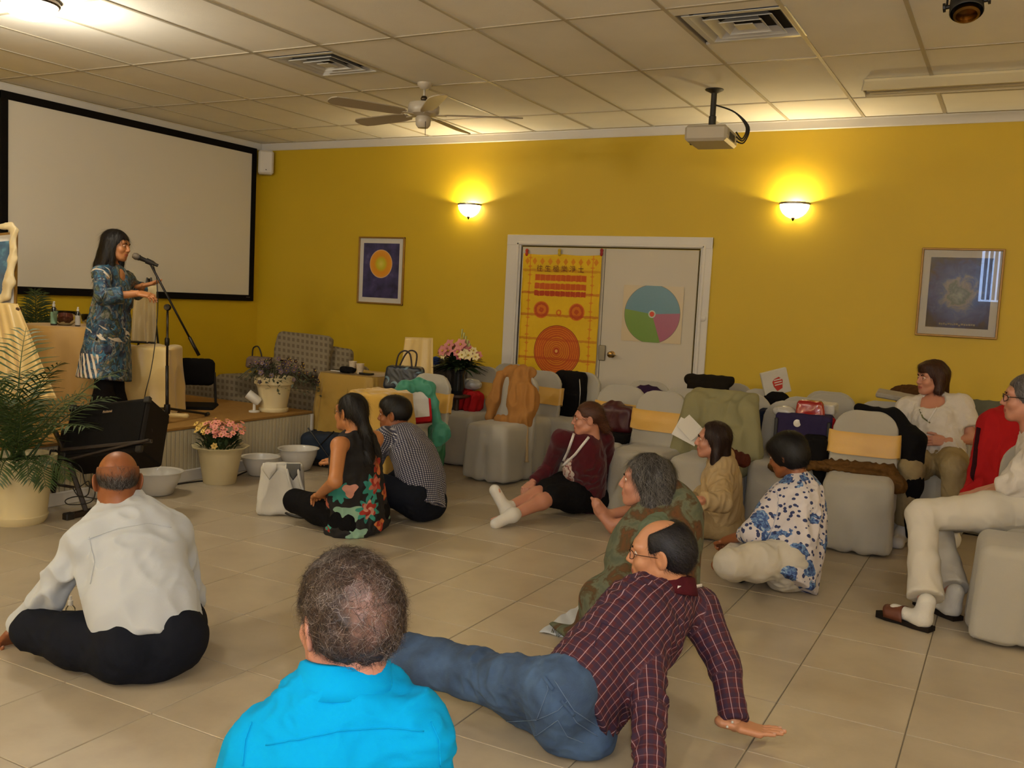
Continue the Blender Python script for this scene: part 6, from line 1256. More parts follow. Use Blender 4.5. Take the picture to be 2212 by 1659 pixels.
Pw = [cap(J(1440, 1110, d7+.02), J(1400, 1190, d7-.05), .155, .17, .06, ax=FW, fl=.75), cap(J(1400, 1190, d7-.05), J(1340, 1300, 4.03), .16, .10, .06, ax=FW, fl=.8), cap(J(1345, 1285, 4.0), J(1300, 1335, 3.95), .10, .085, .05, ax=(0, 0, 1), fl=.8), cap(J(1440, 1180, d7), J(1400, 1330, d7-.05), .17, .19, .06, ax=FW, fl=.8), cap(J(1300, 1335, 3.95)*[1, 1, 0]+[0, 0, .045], onz(1195, 1357)+[0, 0, .02], .07, .02, .04, ax=(0, 0, 1), fl=.5), cap(J(1300, 1335, 3.9)*[1, 1, 0]+[0, 0, .04], onz(1330, 1385)+[0, 0, .03], .06, .05, .05, ax=(0, 0, 1), fl=.6), cap(J(1305, 1290, 4.02), onz(1285, 1350, .05), .10, .09, .05), cap(J(1350, 1320, 4.0), onz(1330, 1370, .05), .12, .10, .05), ell(N+up*.03+f*.0, (.068, .068, .12), k=.01, op='-')]
V, F = soft(Pw, .009); V = folds(V, F, .010, 13, 5, (1, 1, .45)); V[:, 2] = np.maximum(V[:, 2], .004); link('shawl_cloth', mesh_of('shawl_cloth', V-sb, F), m_shawl, sw_)
t = MB(); rs = np.random.RandomState(3)
for i in range(46):
    s_ = i/45; a = onz(1192+150*s_, 1362+30*s_+2*rs.randn())+[0, 0, .012]; dd = nrm(onz(1225, 1410)-onz(1232, 1372))*(.035+.03*rs.rand())+.012*rs.randn(3)*[1, 1, 0]; t.tube([a-sb, a+dd*.5+[0, 0, .004]-sb, a+dd-[0, 0, .008]-sb], .0014, 4)
t.build('fringe', m_shawl, sw_, kind='stuff')
wc = thing('white_cloth', 'white cloth lying on the floor under the fringed shawl corner', 'cloth', onz(1230, 1370)); sb = np.array(wc.location); c_ = [onz(1165, 1368), onz(1330, 1397), onz(1270, 1300), onz(1215, 1330)]
t = MB(); t.grid(lambda u, v: (c_[0]*(1-u)+c_[1]*u)*(1-v)+(c_[3]*(1-u)+c_[2]*u)*v-sb+[0, 0, .006+.004*math.sin(u*17+v*9)], 16, 10); t.build('cloth', m_wshirt, wc, smooth=True, solid=.003)
# ------------------------------------------------------------------ 9 woman in blue rose blouse
P = onz(1700, 1222, .125); N = hop(P, 1728, 1042, .49, 1); JJ, f, lt, up = default_joints(P, N, az(80), sw=.16, drop=.045)
JJ['SL'] = hop(N, 1690, 1075, .16, -1); JJ['EL'] = hop(JJ['SL'], 1632, 1150, .27, -1); JJ['WL'] = hop(JJ['EL'], 1566, 1168, .38, 1); JJ['ER'] = JJ['SR']+f*.18+[0, 0, -.2]; JJ['WR'] = JJ['ER']+f*.2+[0, 0, -.08]; JJ['KL'] = hop(JJ['HL'], 1578, 1178, .43, -1); JJ['KL'][2] = max(.12, min(.2, JJ['KL'][2])); JJ['AL'] = hop(JJ['KL'], 1600, 1205, .36, 1); JJ['AL'][2] = .07
cross(JJ, f, lt, up, P, .2, .3)
X = person('woman with short black hair in white blouse with blue roses, seated on the floor', SK['brown'], JJ, az(74, -18), J(1700, 985, dep(N)), 'f', np.array([0, 0, 1.])+f*.25, az(80),
  shirt=dict(m=m_brose, low=.10, hem=1.28, waist=1.25, sleeve=1.35, sr=1.35, fold=.008, fs=10, name='blouse', vox=.0075, nk=.2, seed=4), pants=dict(m=m_whitep, end=.8, r=1.12, fold=.007, fs=14), hands=dict(L=('curl', None, (0, -.3, 1))), bend=.04, hs=1.03)
V, F = hcap(X, [ell((0, -.03, .0), (.09, .105, .095), k=.02), ell((0, .02, .06), (.075, .09, .06), k=.02)], .018, fy=.135, fz=-.055, fh=.09, cut=[rbox((0, -.02, -.165), (.15, .15, .06), .02, None, .015, '-')])
hair(X, V, F, '#070606', 3600, .04, .0009, gray, ['#070606', '#0F0D0E', '#16121A'], 10, .12)
shoes(X, m_blackc, 'slipper', which='L', r=1.05)
# ------------------------------------------------------------------ 10 man in plaid shirt leaning back
P = onz(1232, 1532, .14); N = hop(P, 1436, 1296, .55, 1); JJ, f, lt, up = default_joints(P, N, az(68), sw=.185, drop=.06)
JJ['SL'] = hop(N, 1392, 1365, .17, -1); JJ['SR'] = hop(N, 1508, 1318, .17, 1); JJ['EL'] = hop(JJ['SL'], 1418, 1535, .29, -1); JJ['WL'] = onz(1402, 1695, .045); JJ['ER'] = hop(JJ['SR'], 1545, 1445, .28, 1); JJ['WR'] = onz(1588, 1566, .055)
q = JJ['WL']; JJ['EL'] = limbpt(JJ['SL'], q, .5)+FW*.02+RT*.01; q = JJ['WR']; JJ['ER'] = limbpt(JJ['SR'], q, .5)+nrm(RT)*.03
JJ['KL'] = hop(JJ['HL'], 1010, 1480, .45, 1); JJ['KR'] = hop(JJ['HR'], 1035, 1425, .45, 1); JJ['KL'][2] = .12; JJ['KR'][2] = .15; JJ['AL'] = onz(838, 1428, .085); JJ['AR'] = onz(872, 1398, .12); JJ['TL'] = JJ['AL']+nrm(JJ['AL']-JJ['KL'])*.05+[0, 0, .13]; JJ['TR'] = J(842, 1318, dep(JJ['AR']))
X = person('man in maroon plaid shirt and jeans leaning back on both hands, legs stretched out', SK['fair'], JJ, az(108, -3), J(1424, 1196, dep(N)-.03), 'm', np.array([0, 0, 1.])-FW*.03+RT*.03, az(68),
  shirt=dict(m=m_plaid, low=.0, waist=1.08, hem=1.1, sleeve=1.93, r=1.04, sr=1.06, cuff=.04, fold=.006, fs=14, vox=.006, seed=13, deep=.05, nk=.6), sh=1.15, pants=dict(m=m_denim, end=.97, r=1.06, fold=.006, fs=16, rise=.28, vox=.007, cuff=.058), hands=dict(L=('prop', nrm(RT*.9-FW*.4), (0, 0, 1)), R=('prop', nrm(RT-FW*.28)*[1, 1, .0]+[0, 0, -.10], (0, 0, 1))), belly=1., feet='bare')
V, F = hcap(X, [ell((0, -.05, .01), (.082, .085, .085), k=.02)], .006, True, [ell((0, .055, .14), (.075, .115, .078), k=.012, op='-'), rbox((0, .125, .05), (.12, .085, .2), .02, None, .01, '-'), rbox((0, -.02, -.16), (.15, .15, .06), .02, None, .015, '-'), ell((-.085, .005, -.008), (.026, .026, .036), k=.01, op='-'), ell((.085, .005, -.008), (.026, .026, .036), k=.01, op='-')], vox=.0038)
hair(X, V, F, '#0E0C0E', 6000, .035, .0006, lambda p, n_: np.stack([.4*wave(p, 30, 2), -.6+.4*wave(p, 30, 4), -.7+0*p[:, 0]], 1), ['#0E0C0E', '#161318', '#221E24', '#2E2A30'], 11, .16, curl=.1)
glasses(X, '#2A1A12', .0014); collar(X, mk('plaid_collar_cloth', '#48131E', .8, .3, 40, .2), .055, .092, .080, gap=.7, off=.045)
ribbon(X, 'lanyard', [hop(N, 1400, 1262, .09, -1), J(1345, 1308, dep(N)-.16), J(1270, 1400, dep(N)-.2)], .005, m_lany)
for q, s_ in ((1575, 1), (1583, 1)): pass
for (x, y) in ((1571, 1570), (1582, 1560)): c0 = J(x, y, dep(JJ['WR'])-.045); v, f_ = sphere(c0, .005, 8); on(X, 'cuff_button', v, f_, m_white)
c0 = hop(N, 1331, 1332, .22, -1); v, f_ = sphere(c0, .006, 8); on(X, 'shirt_button', v, f_, m_white)
for s_ in 'LR':
    A, T = JJ['A'+s_], JJ['T'+s_]; K = JJ['K'+s_]; d = nrm(T-A); so = nrm(A-K); on(X, 'sock', *soft([cap(K*.15+A*.85, A, .040, .043, .02), cap(A+so*.028-d*.03, T-d*.02+so*.012, .043, .040, .03), ell(A+so*.03-d*.03, (.044,)*3)], .006), m_gsock)
# jeans details
hf = hitter(X['pants']); m_st = mk('jeans_stitching', '#5F7390', .9, .1, 30, 0); hs_ = hitter(X['shirt'])
for pth in ([(830, 1500), (900, 1522), (1000, 1545), (1100, 1558), (1160, 1555)], [(1160, 1555), (1185, 1490), (1178, 1462)], [(1160, 1555), (1205, 1535), (1225, 1515)], [(1150, 1595), (1205, 1555), (1225, 1590), (1262, 1605)], [(1215, 1510), (1245, 1560), (1290, 1590)], [(1198, 1470), (1240, 1535), (1300, 1575)]): trim_on(X, 'stitching', hf, pth, .0012, m_st, up_=.002)
for pth in ([(1212, 1512), (1240, 1545)], [(1175, 1462), (1195, 1490)]): trim_on(X, 'belt_loop', hf, pth, .006, m_denim, up_=.006)
trim_on(X, 'shirt_pocket', hs_, [(1282, 1400), (1300, 1345), (1360, 1372)], .0016, m_plaid); trim_on(X, 'lanyard', hs_, [(1460, 1272), (1490, 1274), (1516, 1270)], .006, m_lany, up_=.010)
if 0: ribbon(X, 'jeans_seam', [JJ['HL']-f*.0-lt*.095+up*.0+[0, 0, .0], limbpt(JJ['HL'], JJ['KL'], .5)-lt*.085+[0, 0, -.0], JJ['KL']-lt*.07, limbpt(JJ['KL'], JJ['AL'], .6)-lt*.062], .0022, mk('jeans_stitching', '#7C8A98', .9, .1, 30, 0), lt)
# ------------------------------------------------------------------ 11 woman in white blouse on chair
P = J(2020, 1000, 6.45); N = hop(P, 2018, 868, .46, 1); JJ, f, lt, up = default_joints(P, N, az(176), sw=.17, drop=.04)
JJ['ER'] = hop(JJ['SR'], 1957, 958, .25, -1); JJ['WR'] = hop(JJ['ER'], 1958, 1010, .22, -1); JJ['EL'] = hop(JJ['SL'], 2098, 948, .25, -1); JJ['WL'] = hop(JJ['EL'], 2040, 953, .22, -1)
JJ['KR'] = hop(JJ['HR'], 1968, 1012, .42, -1); JJ['KL'] = hop(JJ['HL'], 2062, 1012, .42, -1)
for s_ in 'LR': A = JJ['K'+s_]*1.; A[2] = .09; A = A+f*-.03+lt*(.02 if s_ == 'R' else -.02); JJ['A'+s_] = A; JJ['T'+s_] = A+f*.16*[1, 1, 0]+[0, 0, -.05]
X = person('woman with brown bob in white blouse seated on a covered chair, hand at her waist', SK['ruddy'], JJ, az(128, -3), J(2012, 818, dep(N)-.0), 'f', (0, 0, 1.), az(176),
  shirt=dict(m=m_wlace, low=.10, hem=1.12, waist=1.15, sleeve=.7, sr=1.25, r=1.02, neck=(.09, .02, .085, .085), fold=.006, fs=16, name='blouse', nk=.0), pants=dict(m=m_khaki, end=.86, r=1.15), hands=dict(L=('open', -RT+[0, 0, .05], -FW*.8+[0, 0, .3]), R=('relax', None, None)), slim=1.04, belly=.7, base=np.array([P[0], P[1], 0]))
V, F = hcap(X, [cap((-.06, -.03, .03), (-.072, -.015, -.08), .042, .036, .03), cap((.06, -.03, .03), (.072, -.015, -.08), .042, .036, .03), cap((0, -.075, .02), (0, -.08, -.09), .07, .065, .03, ax=(0, 1, 0), fl=.8), ell((0, .03, .085), (.07, .07, .045), k=.02)], .016, vox=.0045, fy=.130, fz=-.055, fh=.098)
V = folds(V, F, .003, 45, 4, (1, 1, .4)); hair(X, V, F, '#33190F', 3000, .045, .0009, lambda p, n_: np.tile([0, -.1, -1.], (len(p), 1)), ['#33190F', '#4A2717', '#25120C'], 12, .08, curl=.1)
hf = hitter(X['shirt'], X['root']); trim_on(X, 'lanyard', hf, [(2042, 845), (2030, 872), (2005, 912)], .006, m_lany, up_=.006); trim_on(X, 'lanyard', hf, [(1994, 846), (1996, 862), (1998, 880)], .006, m_lany, up_=.006); trim_on(X, 'necklace', hf, [(1996, 860), (2008, 873), (2022, 870), (2032, 860)], .0025, m_white, up_=.004); badge_on(X, hf, 1990, 953, .055, .036, .03)
trim_on(X, 'leaf_chain', hf, [(1987, 885), (1993, 902), (2009, 914)], .005,  mk('olive_ornament', '#5A5A32', .6, .2, 30, 0))
shoes(X, m_sock, 'sock')
# ------------------------------------------------------------------ 12 person in white at the right edge
d12 = 4.86; P = J(2268, 1120, d12+.0); P[2] = .555; N = J(2262, 928, d12-.0); JJ, f, lt, up = default_joints(P, N, az(92), sw=.17, drop=.05)
JJ['EL'] = hop(JJ['SL'], 2190, 1048, .27, 1); JJ['WL'] = hop(JJ['EL'], 2098, 1082, .38, 1); JJ['ER'] = JJ['SR']+f*.1+[0, 0, -.25]; JJ['WR'] = JJ['ER']+f*.2+[0, 0, -.05]
JJ['KL'] = J(1992, 1112, d12-.05); JJ['KR'] = J(2020, 1120, d12+.2); JJ['AL'] = onz(2000, 1322, .09); JJ['AR'] = onz(2062, 1300, .09); JJ['TL'] = onz(1930, 1325, .035); JJ['TR'] = onz(2005, 1300, .035)
X = person('grey-haired person with glasses in white top and trousers, seated at the right edge', SK['ruddy'], JJ, az(96, -2), J(2216, 862, d12+.0), 'm', np.array([0, 0, 1.])+f*.04, az(92),
  shirt=dict(m=m_wlace, low=.05, hem=1.2, waist=1.25, sleeve=1.1, sr=1.25, r=1.08, fold=.007, fs=14, name='top', cuff=.06), pants=dict(m=m_whitep, end=.86, r=1.15, fold=.006, fs=12, cuff=.075), hands=dict(L=('relax', -RT-[0, 0, .1], (0, 0, 1))), base=np.array([P[0], P[1], 0]), belly=1.0)
V, F = hcap(X, [ell((0, -.03, .03), (.085, .103, .09), k=.02)], .008, True, [rbox((0, -.02, -.15), (.15, .15, .06), .02, None, .01, '-')], fy=.135, fz=-.02, fh=.09)
hair(X, V, F, '#4A4444', 2200, .03, .0009, gray, ['#4A4444', '#6A6464', '#7A7474'], 13, .15); glasses(X, '#1A1512', .002)
MB().lathe([(.030, -.012), (.033, -.012), (.033, .012), (.030, .012), (.030, -.012)], JJ['WL']*.95+JJ['EL']*.05-X['base'], 18, R=np.stack([*(lambda q: (q[:, 0], q[:, 2], q[:, 1]))(frame(JJ['WL']-JJ['EL']))], 1)).build('watch_strap', m_blk, X['root'])
m_sole = mk('dark_sole', '#1B1512', .8, .1, 20, .2); m_strap = mk('brown_leather_strap', '#5A2C16', .6, .15, 20, .2)
for s_ in 'LR':
    A, T = JJ['A'+s_]*1., JJ['T'+s_]*1.; d = nrm((T-A)*[1, 1, 0]); R_ = np.stack([np.cross(d, (0, 0, 1)), d, (0, 0, 1)], 1); ce = A*.45+T*.55; ce[2] = 0
    V, F = soft([cap(A+[0, 0, .05], A*.9+T*.1+[0, 0, -.03], .042, .045, .03), cap(A*.9+T*.1+[0, 0, -.035], T-d*.01+[0, 0, .02], .042, .036, .03, ax=(0, 0, 1), fl=.85)], .006); on(X, 'sock', V, F, m_sock)
    sd_ = thing('slide_sandal', 'brown leather slide sandal, %s foot of the person in white' % ('near' if s_ == 'L' else 'far'), 'sandal', ce, 0, 'slide sandals')
    out = [(-.034, -.125), (.034, -.125), (.042, -.05), (.036, .02), (.046, .09), (.036, .145), (.0, .165), (-.036, .145), (-.046, .09), (-.036, .02), (-.042, -.05)]
    MB().prism(out, .002, .024, R=R_).build('sole', m_sole, sd_)
    t = MB(); t.grid(lambda u, v: R_@np.array([-.052*math.cos(PI*u), .0+.095*v+.02*math.sin(PI*u), .02+(.066-.018*v)*math.sin(PI*u)**.6]), 20, 6); t.build('strap', m_strap, sd_, smooth=True, solid=.004)
# ================================================================== WALL PICTURES, DOOR HANGINGS
def picture(nm, label, a, b, matw, art, frame_m, fw_=.018, cat='picture'):
    "a = top left, b = bottom right pixel on the back wall"
    p, q = ony(*a, YB), ony(*b, YB); cx, cz = (p[0]+q[0])/2, (p[2]+q[2])/2; hx, hz = (q[0]-p[0])/2, (p[2]-q[2])/2
    o = thing(nm, label, cat, (cx, YB, cz-hz)); t = MB()
    for s_ in (-1, 1): t.box((s_*(hx-fw_/2), -.014, hz), (fw_/2, .014, hz), bev=.004); t.box((0, -.0141, hz+s_*(hz-fw_/2)), (hx, .014, fw_/2), bev=.004)
    t.build('frame', frame_m, o); MB().box((0, -.010, hz), (hx-fw_+.002, .002, hz-fw_+.002)).build('mat_board', m_trim, o)
    MB().box((0, -.0125, hz), (hx-fw_-matw, .001, hz-fw_-matw*1.05)).build('print', art, o); return o, hx, hz
k = NT('sun_print'); s_ = k.sep(k.obj()); dx = s_[0]; dz = k.ma('SUBTRACT', s_[2], .442); d = k.ma('SQRT', k.ma('ADD', k.ma('MULTIPLY', k.ma('MULTIPLY', dx, dx), 1.05), k.ma('MULTIPLY', dz, dz)))
n_ = k.noise(k.obj(), 8, 3)[0]; bg = k.ramp(n_, [(.35, rgb('#24224A')), (.6, rgb('#3A3768')), (.75, rgb('#5A548A'))]); sun = k.ramp(k.ma('DIVIDE', d, .155), [(0, rgb('#D9C84A')), (.35, rgb('#B8B020')), (.6, rgb('#D08A18')), (.93, rgb('#D69024')), (.97, rgb('#CBA884'))]); k.done(k.mix(k.ma('LESS_THAN', d, .155), bg, sun), .25); m_sun = k.m
picture('framed_sun_print', 'gilt-framed print of a yellow sun disc on dark blue', (778, 511), (871, 660), .05, m_sun, m_gilt)
k = NT('blue_glow_print'); s_ = k.sep(k.obj()); dz = k.ma('SUBTRACT', s_[2], .35); d = k.ma('SQRT', k.ma('ADD', k.ma('MULTIPLY', s_[0], s_[0]), k.ma('MULTIPLY', dz, dz))); n_ = k.noise(k.obj(), 9, 5, .65, 1.)[0]
rd = k.ma('ADD', k.ma('DIVIDE', d, .30), k.ma('MULTIPLY', k.ma('SUBTRACT', n_, .5), .9)); k.done(k.ramp(rd, [(0, rgb('#A8B2B0')), (.22, rgb('#667478')), (.32, rgb('#97979A')), (.5, rgb('#4A62A0')), (.8, rgb('#20387E')), (1, rgb('#18204A'))]), .2); m_blue = k.m
o, hx, hz = picture('framed_blue_print', 'large gilt-framed print of a pale glow on dark blue at the right', (1993, 535), (2154, 734), .055, m_blue, m_gilt)
t = MB(); rs = np.random.RandomState(2); x_ = -.13
while x_ < .13:
    wd = .004+.005*rs.rand(); t.box((x_+wd, -.0138, .105+.002*rs.randn()), (wd, .0002, .006+.003*rs.rand())); x_ += 2*wd+.004+(.01 if rs.rand() > .8 else 0)
t.build('caption_marks', mk('faint_caption_print', '#8A8684', .5, 0, 1, 0), o)
gz = NT('picture_glazing'); gz.b.inputs['Transmission Weight'].default_value = 1; gz.b.inputs['IOR'].default_value = 1.45; m_glaze = gz.done((1, 1, 1), .0)
MB().box((0, -.0185, hz), (hx-.02, .001, hz-.02)).build('glazing', m_glaze, o)
# --- yellow and red cloth hanging on the left leaf
BW0, BW1 = ony(1136, 545, YB)[0], ony(1305, 545, YB)[0]; bw = BW1-BW0; bt = ony(1136, 545, YB)[2]-.012; BX, BY = (BW0+BW1)/2, YB-.045
k = NT('dyed_cloth_print'); ob = k.obj(); s_ = k.sep(ob); X_, Z_ = s_[0], s_[2]; n_ = k.noise(ob, 30, 3)[0]; nw = k.ma('MULTIPLY', k.ma('SUBTRACT', n_, .5), .02); Zn = k.ma('ADD', Z_, nw)
YEL, ORG, RED, DRK = rgb('#D9B400'), rgb('#C86A00'), rgb('#A83800'), rgb('#7A2200'); col = k.mix(k.ma('MULTIPLY', n_, .5), YEL, rgb('#C79400'))
def disc(col, cx, cz, r, c, ringc=None, per=.02):
    dx = k.ma('SUBTRACT', X_, cx); dz = k.ma('SUBTRACT', Z_, cz); d = k.ma('SQRT', k.ma('ADD', k.ma('MULTIPLY', dx, dx), k.ma('MULTIPLY', dz, dz))); f = k.ma('LESS_THAN', d, r)
    cc_ = c if ringc is None else k.mix(k.ma('MULTIPLY', k.ma('GREATER_THAN', k.ma('ADD', k.ma('SINE', k.ma('MULTIPLY', d, 2*PI/per)), k.ma('MULTIPLY', k.ma('SUBTRACT', k.noise(ob, 60, 2)[0], .5), 2.5)), .1), .8), c, ringc)
    return k.mix(f, col, cc_)
def rect(col, x0, x1, z0, z1, c, f=1.):
    m = k.ma('MULTIPLY', k.ma('MULTIPLY', k.ma('GREATER_THAN', X_, x0), k.ma('LESS_THAN', X_, x1)), k.ma('MULTIPLY', k.ma('GREATER_THAN', Zn, z0), k.ma('LESS_THAN', Zn, z1))); return k.mix(k.ma('MULTIPLY', m, f), col, c)
H2 = bw/2
for sx in (-1, 1): # crosses down the sides
    du = k.ma('ABSOLUTE', k.ma('SUBTRACT', X_, sx*H2*.80)); dv = k.ma('MULTIPLY', k.ma('ABSOLUTE', k.ma('SUBTRACT', k.ma('FRACT', k.ma('DIVIDE', Zn, .085)), .5)), .085); m = k.ma('MAXIMUM', k.ma('LESS_THAN', k.ma('MULTIPLY', k.ma('ADD', du, .006), k.ma('ADD', dv, .006)), .00022), k.ma('LESS_THAN', du, .005)); col = k.mix(k.ma('MULTIPLY', m, .75), col, ORG)
du = k.ma('ABSOLUTE', k.ma('SUBTRACT', k.ma('FRACT', k.ma('DIVIDE', X_, .083)), .5)); dv = k.ma('ABSOLUTE', k.ma('ADD', Z_, .075)); m = k.ma('LESS_THAN', k.ma('ADD', k.ma('MULTIPLY', du, 2.6), k.ma('MULTIPLY', dv, 22.)), .8); col = k.mix(k.ma('MULTIPLY', m, .75), col, ORG)
for i, z in enumerate((-.235, -.320, -.390)):
    h = .03 if i < 2 else .026; base_ = rect(col, -H2*.66, H2*.66, z-h, z+h, (RED if i == 2 else rgb('#BC5200'))); cellm = k.ma('LESS_THAN', k.ma('ABSOLUTE', k.ma('SUBTRACT', k.ma('FRACT', k.ma('DIVIDE', k.ma('ADD', X_, H2*.66), H2*.132)), .5)), .42); col = k.mix(cellm, rect(col, -H2*.66, H2*.66, z-h, z+h, ORG), base_)
col = disc(col, -H2*.46, -.555, .085, ORG, RED, .05); col = disc(col, H2*.46, -.560, .085, ORG, RED, .05); col = disc(col, 0, -.575, .035, ORG, YEL, .03)
col = disc(col, 0, -.955, .255, DRK); col = disc(col, 0, -.955, .248, ORG, RED, .021); col = disc(col, 0, -.955, .15, rgb('#C87800'), RED, .02); col = disc(col, 0, -.955, .035, RED); col = disc(col, 0, -.955, .016, rgb('#D8A050'))
for z, f_ in ((-.165, .4), (-.388, .6), (-.605, .6), (-.845, .5), (-1.035, .6), (-1.20, .7), (-1.38, .5), (-1.5, .5)): col = rect(col, -H2*.99, H2*.99, z-.012, z+.012, RED, f_)
k.done(col, .7); m_dye = k.m
hg = thing('dyed_cloth_hanging', 'long yellow and orange-red printed cloth hanging on the left door leaf', 'wall hanging', (BX, BY, bt)); L_ = bt-.28
def hf(u, v): x = -H2+bw*u; return np.array([x, -.004*math.sin(v*30+u*6)-.012*v-.006*math.sin(u*9+v*4), -L_*v-.018*math.sin(PI*(u*2 % 1))*(1-v)*.6])
t = MB(); t.grid(hf, 30, 90); t.build('cloth', m_dye, hg, smooth=True, solid=.002)
m_red2 = mk('dark_red_ink', '#641608', .7, .1, 40, 0)
text('lettering', '往 生 極 樂 淨 土', .07, m_red2, hg, (0, -.028, -.150), np.array([[1, 0, 0], [0, 0, -1], [0, 1, 0]], float), .0004)
for i, (x, c) in enumerate(((1143, '#A8280E'), (1213, '#B89A10'), (1304, '#8E0E14'))):
    q = ony(x, 545, YB); kn_ = thing('cloth_knot', ['orange-red ribbon clip at the top left corner of the dyed cloth', 'yellow ribbon clip at the top middle of the dyed cloth', 'dark red ribbon clip at the top right corner of the dyed cloth'][i], 'clip', (q[0], YB-.05, q[2]), 0, 'ribbon clips holding the cloth')
    blob('clip_ribbon', [ell((0, 0, .014), (.017, .012, .02), k=.006), ell((0, 0, -.018), (.016, .012, .024), k=.006)], .004, mk('ribbon_'+c[1:], c, .6, .1, 30, 0), kn_)
# --- round three-colour chart on right leaf
p0, p1 = ony(1352, 617, YB), ony(1470, 742, YB); cx, cz = (p0[0]+p1[0])/2, (p0[2]+p1[2])/2; hw_, hh_ = (p1[0]-p0[0])/2, (p0[2]-p1[2])/2
k = NT('round_chart_print'); s_ = k.sep(k.obj()); X_, Z_ = s_[0], s_[2]; d = k.ma('SQRT', k.ma('ADD', k.ma('MULTIPLY', X_, X_), k.ma('MULTIPLY', Z_, Z_))); th = k.ma('DEGREES', k.ma('ARCTAN2', Z_, X_)); n_ = k.noise(k.obj(), 90, 3, .7)[0]
col = k.mix(k.ma('MULTIPLY', n_, .4), rgb('#5E8A3A'), rgb('#4A6A34')); bl_ = k.ma('MULTIPLY', k.ma('GREATER_THAN', th, 4.), k.ma('LESS_THAN', th, 172.)); col = k.mix(bl_, col, k.mix(k.ma('MULTIPLY', n_, .5), rgb('#4E86A0'), rgb('#3C6684'))); pk = k.ma('MULTIPLY', k.ma('GREATER_THAN', th, -70.), k.ma('LESS_THAN', th, 4.)); col = k.mix(pk, col, k.mix(k.ma('MULTIPLY', n_, .5), rgb('#9A5078'), rgb('#7A3E60')))
R0 = hw_*.96; col = k.mix(k.ma('LESS_THAN', d, .036), col, rgb('#A8B8B0')); col = k.mix(k.ma('LESS_THAN', d, .024), col, rgb('#C22A10')); col = k.mix(k.ma('GREATER_THAN', d, R0-.004), col, rgb('#5A5A54')); col = k.mix(k.ma('GREATER_THAN', d, R0), col, rgb('#BDAF96')); k.done(col, .3); m_chart = k.m; k.b.inputs['Coat Weight'].default_value = .6
ch_ = thing('round_chart', 'round chart in blue, green and pink taped to the right door leaf', 'poster', (cx, YB-.0245, cz)); MB().box((0, 0, 0), (hw_*1.03, .0012, hh_*1.03)).build('sheet', m_chart, ch_)
# ================================================================== SOFA CORNER
k = NT('grey_check_upholstery'); ob = k.obj(); s_ = k.sep(ob); ch1 = k.ma('FRACT', k.ma('DIVIDE', k.ma('ADD', s_[0], s_[1]), .06)); ch2 = k.ma('FRACT', k.ma('DIVIDE', k.ma('ADD', s_[2], k.ma('MULTIPLY', s_[1], .25)), .06)); f = k.ma('MULTIPLY', k.ma('GREATER_THAN', ch1, .45), k.ma('GREATER_THAN', ch2, .45)); k.bump(k.noise(ob, 200, 3)[0], .5, .002); col = k.mix(f, rgb('#786D5A'), rgb('#5E5442')); m_sofa = k.done(col, .95)
sq = J(560, 865, 9.35); so = thing('sofa', 'grey checked sofa in the far corner behind the stage', 'sofa', (sq[0], sq[1], 0)); so0 = np.array([sq[0], sq[1], 0.])
def SF(x, y, d): return J(x, y, d)-so0
def cush(nm, parent, c, h, R, rad=.05, fold=.006, seed=1, b0=so0): return blob(nm, [rbox(np.asarray(c)-b0, h, rad, R)], .018, m_sofa, parent, fold, 14, seed)
Rz = frame(az(0)); c_ = J(560, 850, 9.3)
cush('arm', so, [c_[0]-.12, c_[1], .31], (.13, .36, .31), Rz); cush('seat', so, [c_[0]+.5, c_[1]-.02, .22], (.55, .36, .21), Rz); cush('back', so, [c_[0]+.45, min(c_[1]+.3, 8.3), .45], (.62, .09, .32), Rz)
c2 = J(655, 762, 9.0); th_ = thing('sofa_cushion', 'large checked cushion leaning upright in the corner', 'cushion', c2, 0, 'checked cushions'); b_ = np.array(th_.location); tl = nrm(RT*1.+[0, 0, -.10]); Rc = np.stack([tl, nrm(np.cross((0, 0, 1), tl)), (0, 0, 1)], 1); Rc[:, 2] = np.cross(Rc[:, 0], Rc[:, 1]); Rc = Rc@np.array([[1, 0, 0], [0, math.cos(.3), math.sin(.3)], [0, -math.sin(.3), math.cos(.3)]])
blob('pad', [rbox((0, 0, -.02), (.27, .08, .20), .05, Rc)], .018, m_sofa, th_, .006, 16, 2)
c3 = J(722, 785, 9.1); th_ = thing('sofa_cushion', 'smaller checked cushion behind and right of the large one', 'cushion', c3, 0, 'checked cushions'); blob('pad', [rbox((0, 0, -.03), (.17, .07, .19), .05, Rc)], .018, m_sofa, th_, .006, 16, 3)
c4_ = J(640, 850, 8.6); th_ = thing('sofa_cushion', 'checked cushion standing behind the pansy pot', 'cushion', [c4_[0], c4_[1], .28], 0, 'checked cushions'); blob('pad', [rbox((0, 0, 0), (.22, .09, .28), .05, Rc)], .018, m_sofa, th_, .006, 16, 5)
ls_ = thing('low_bench', 'low checked seat along the left wall behind the black chair', 'bench', (-7.6, 7.55, 0)); blob('pad', [rbox((0, 0, .24), (.30, .42, .2), .05)], .018, m_sofa, ls_, .006, 14, 4)
pq = J(560, 783, 8.9); hb_ = thing('patterned_handbag', 'small patterned handbag with black handle on the sofa arm', 'handbag', pq); m_pbag = mk('patterned_bag_fabric', '#6E5E56', .8, .5, 28, .2)
blob('bag_body', [rbox((0, 0, 0), (.11, .05, .055), .03, frame(az(30)), tap=.1)], .009, m_pbag, hb_, .004, 40); MB().tube(ring([(-.09, 0, .04), (-.08, 0, .13), (-.02, 0, .15), (.02, 0, .09), (.03, 0, .04)], 5), .007, 6).build('handle', m_blk, hb_, smooth=True)
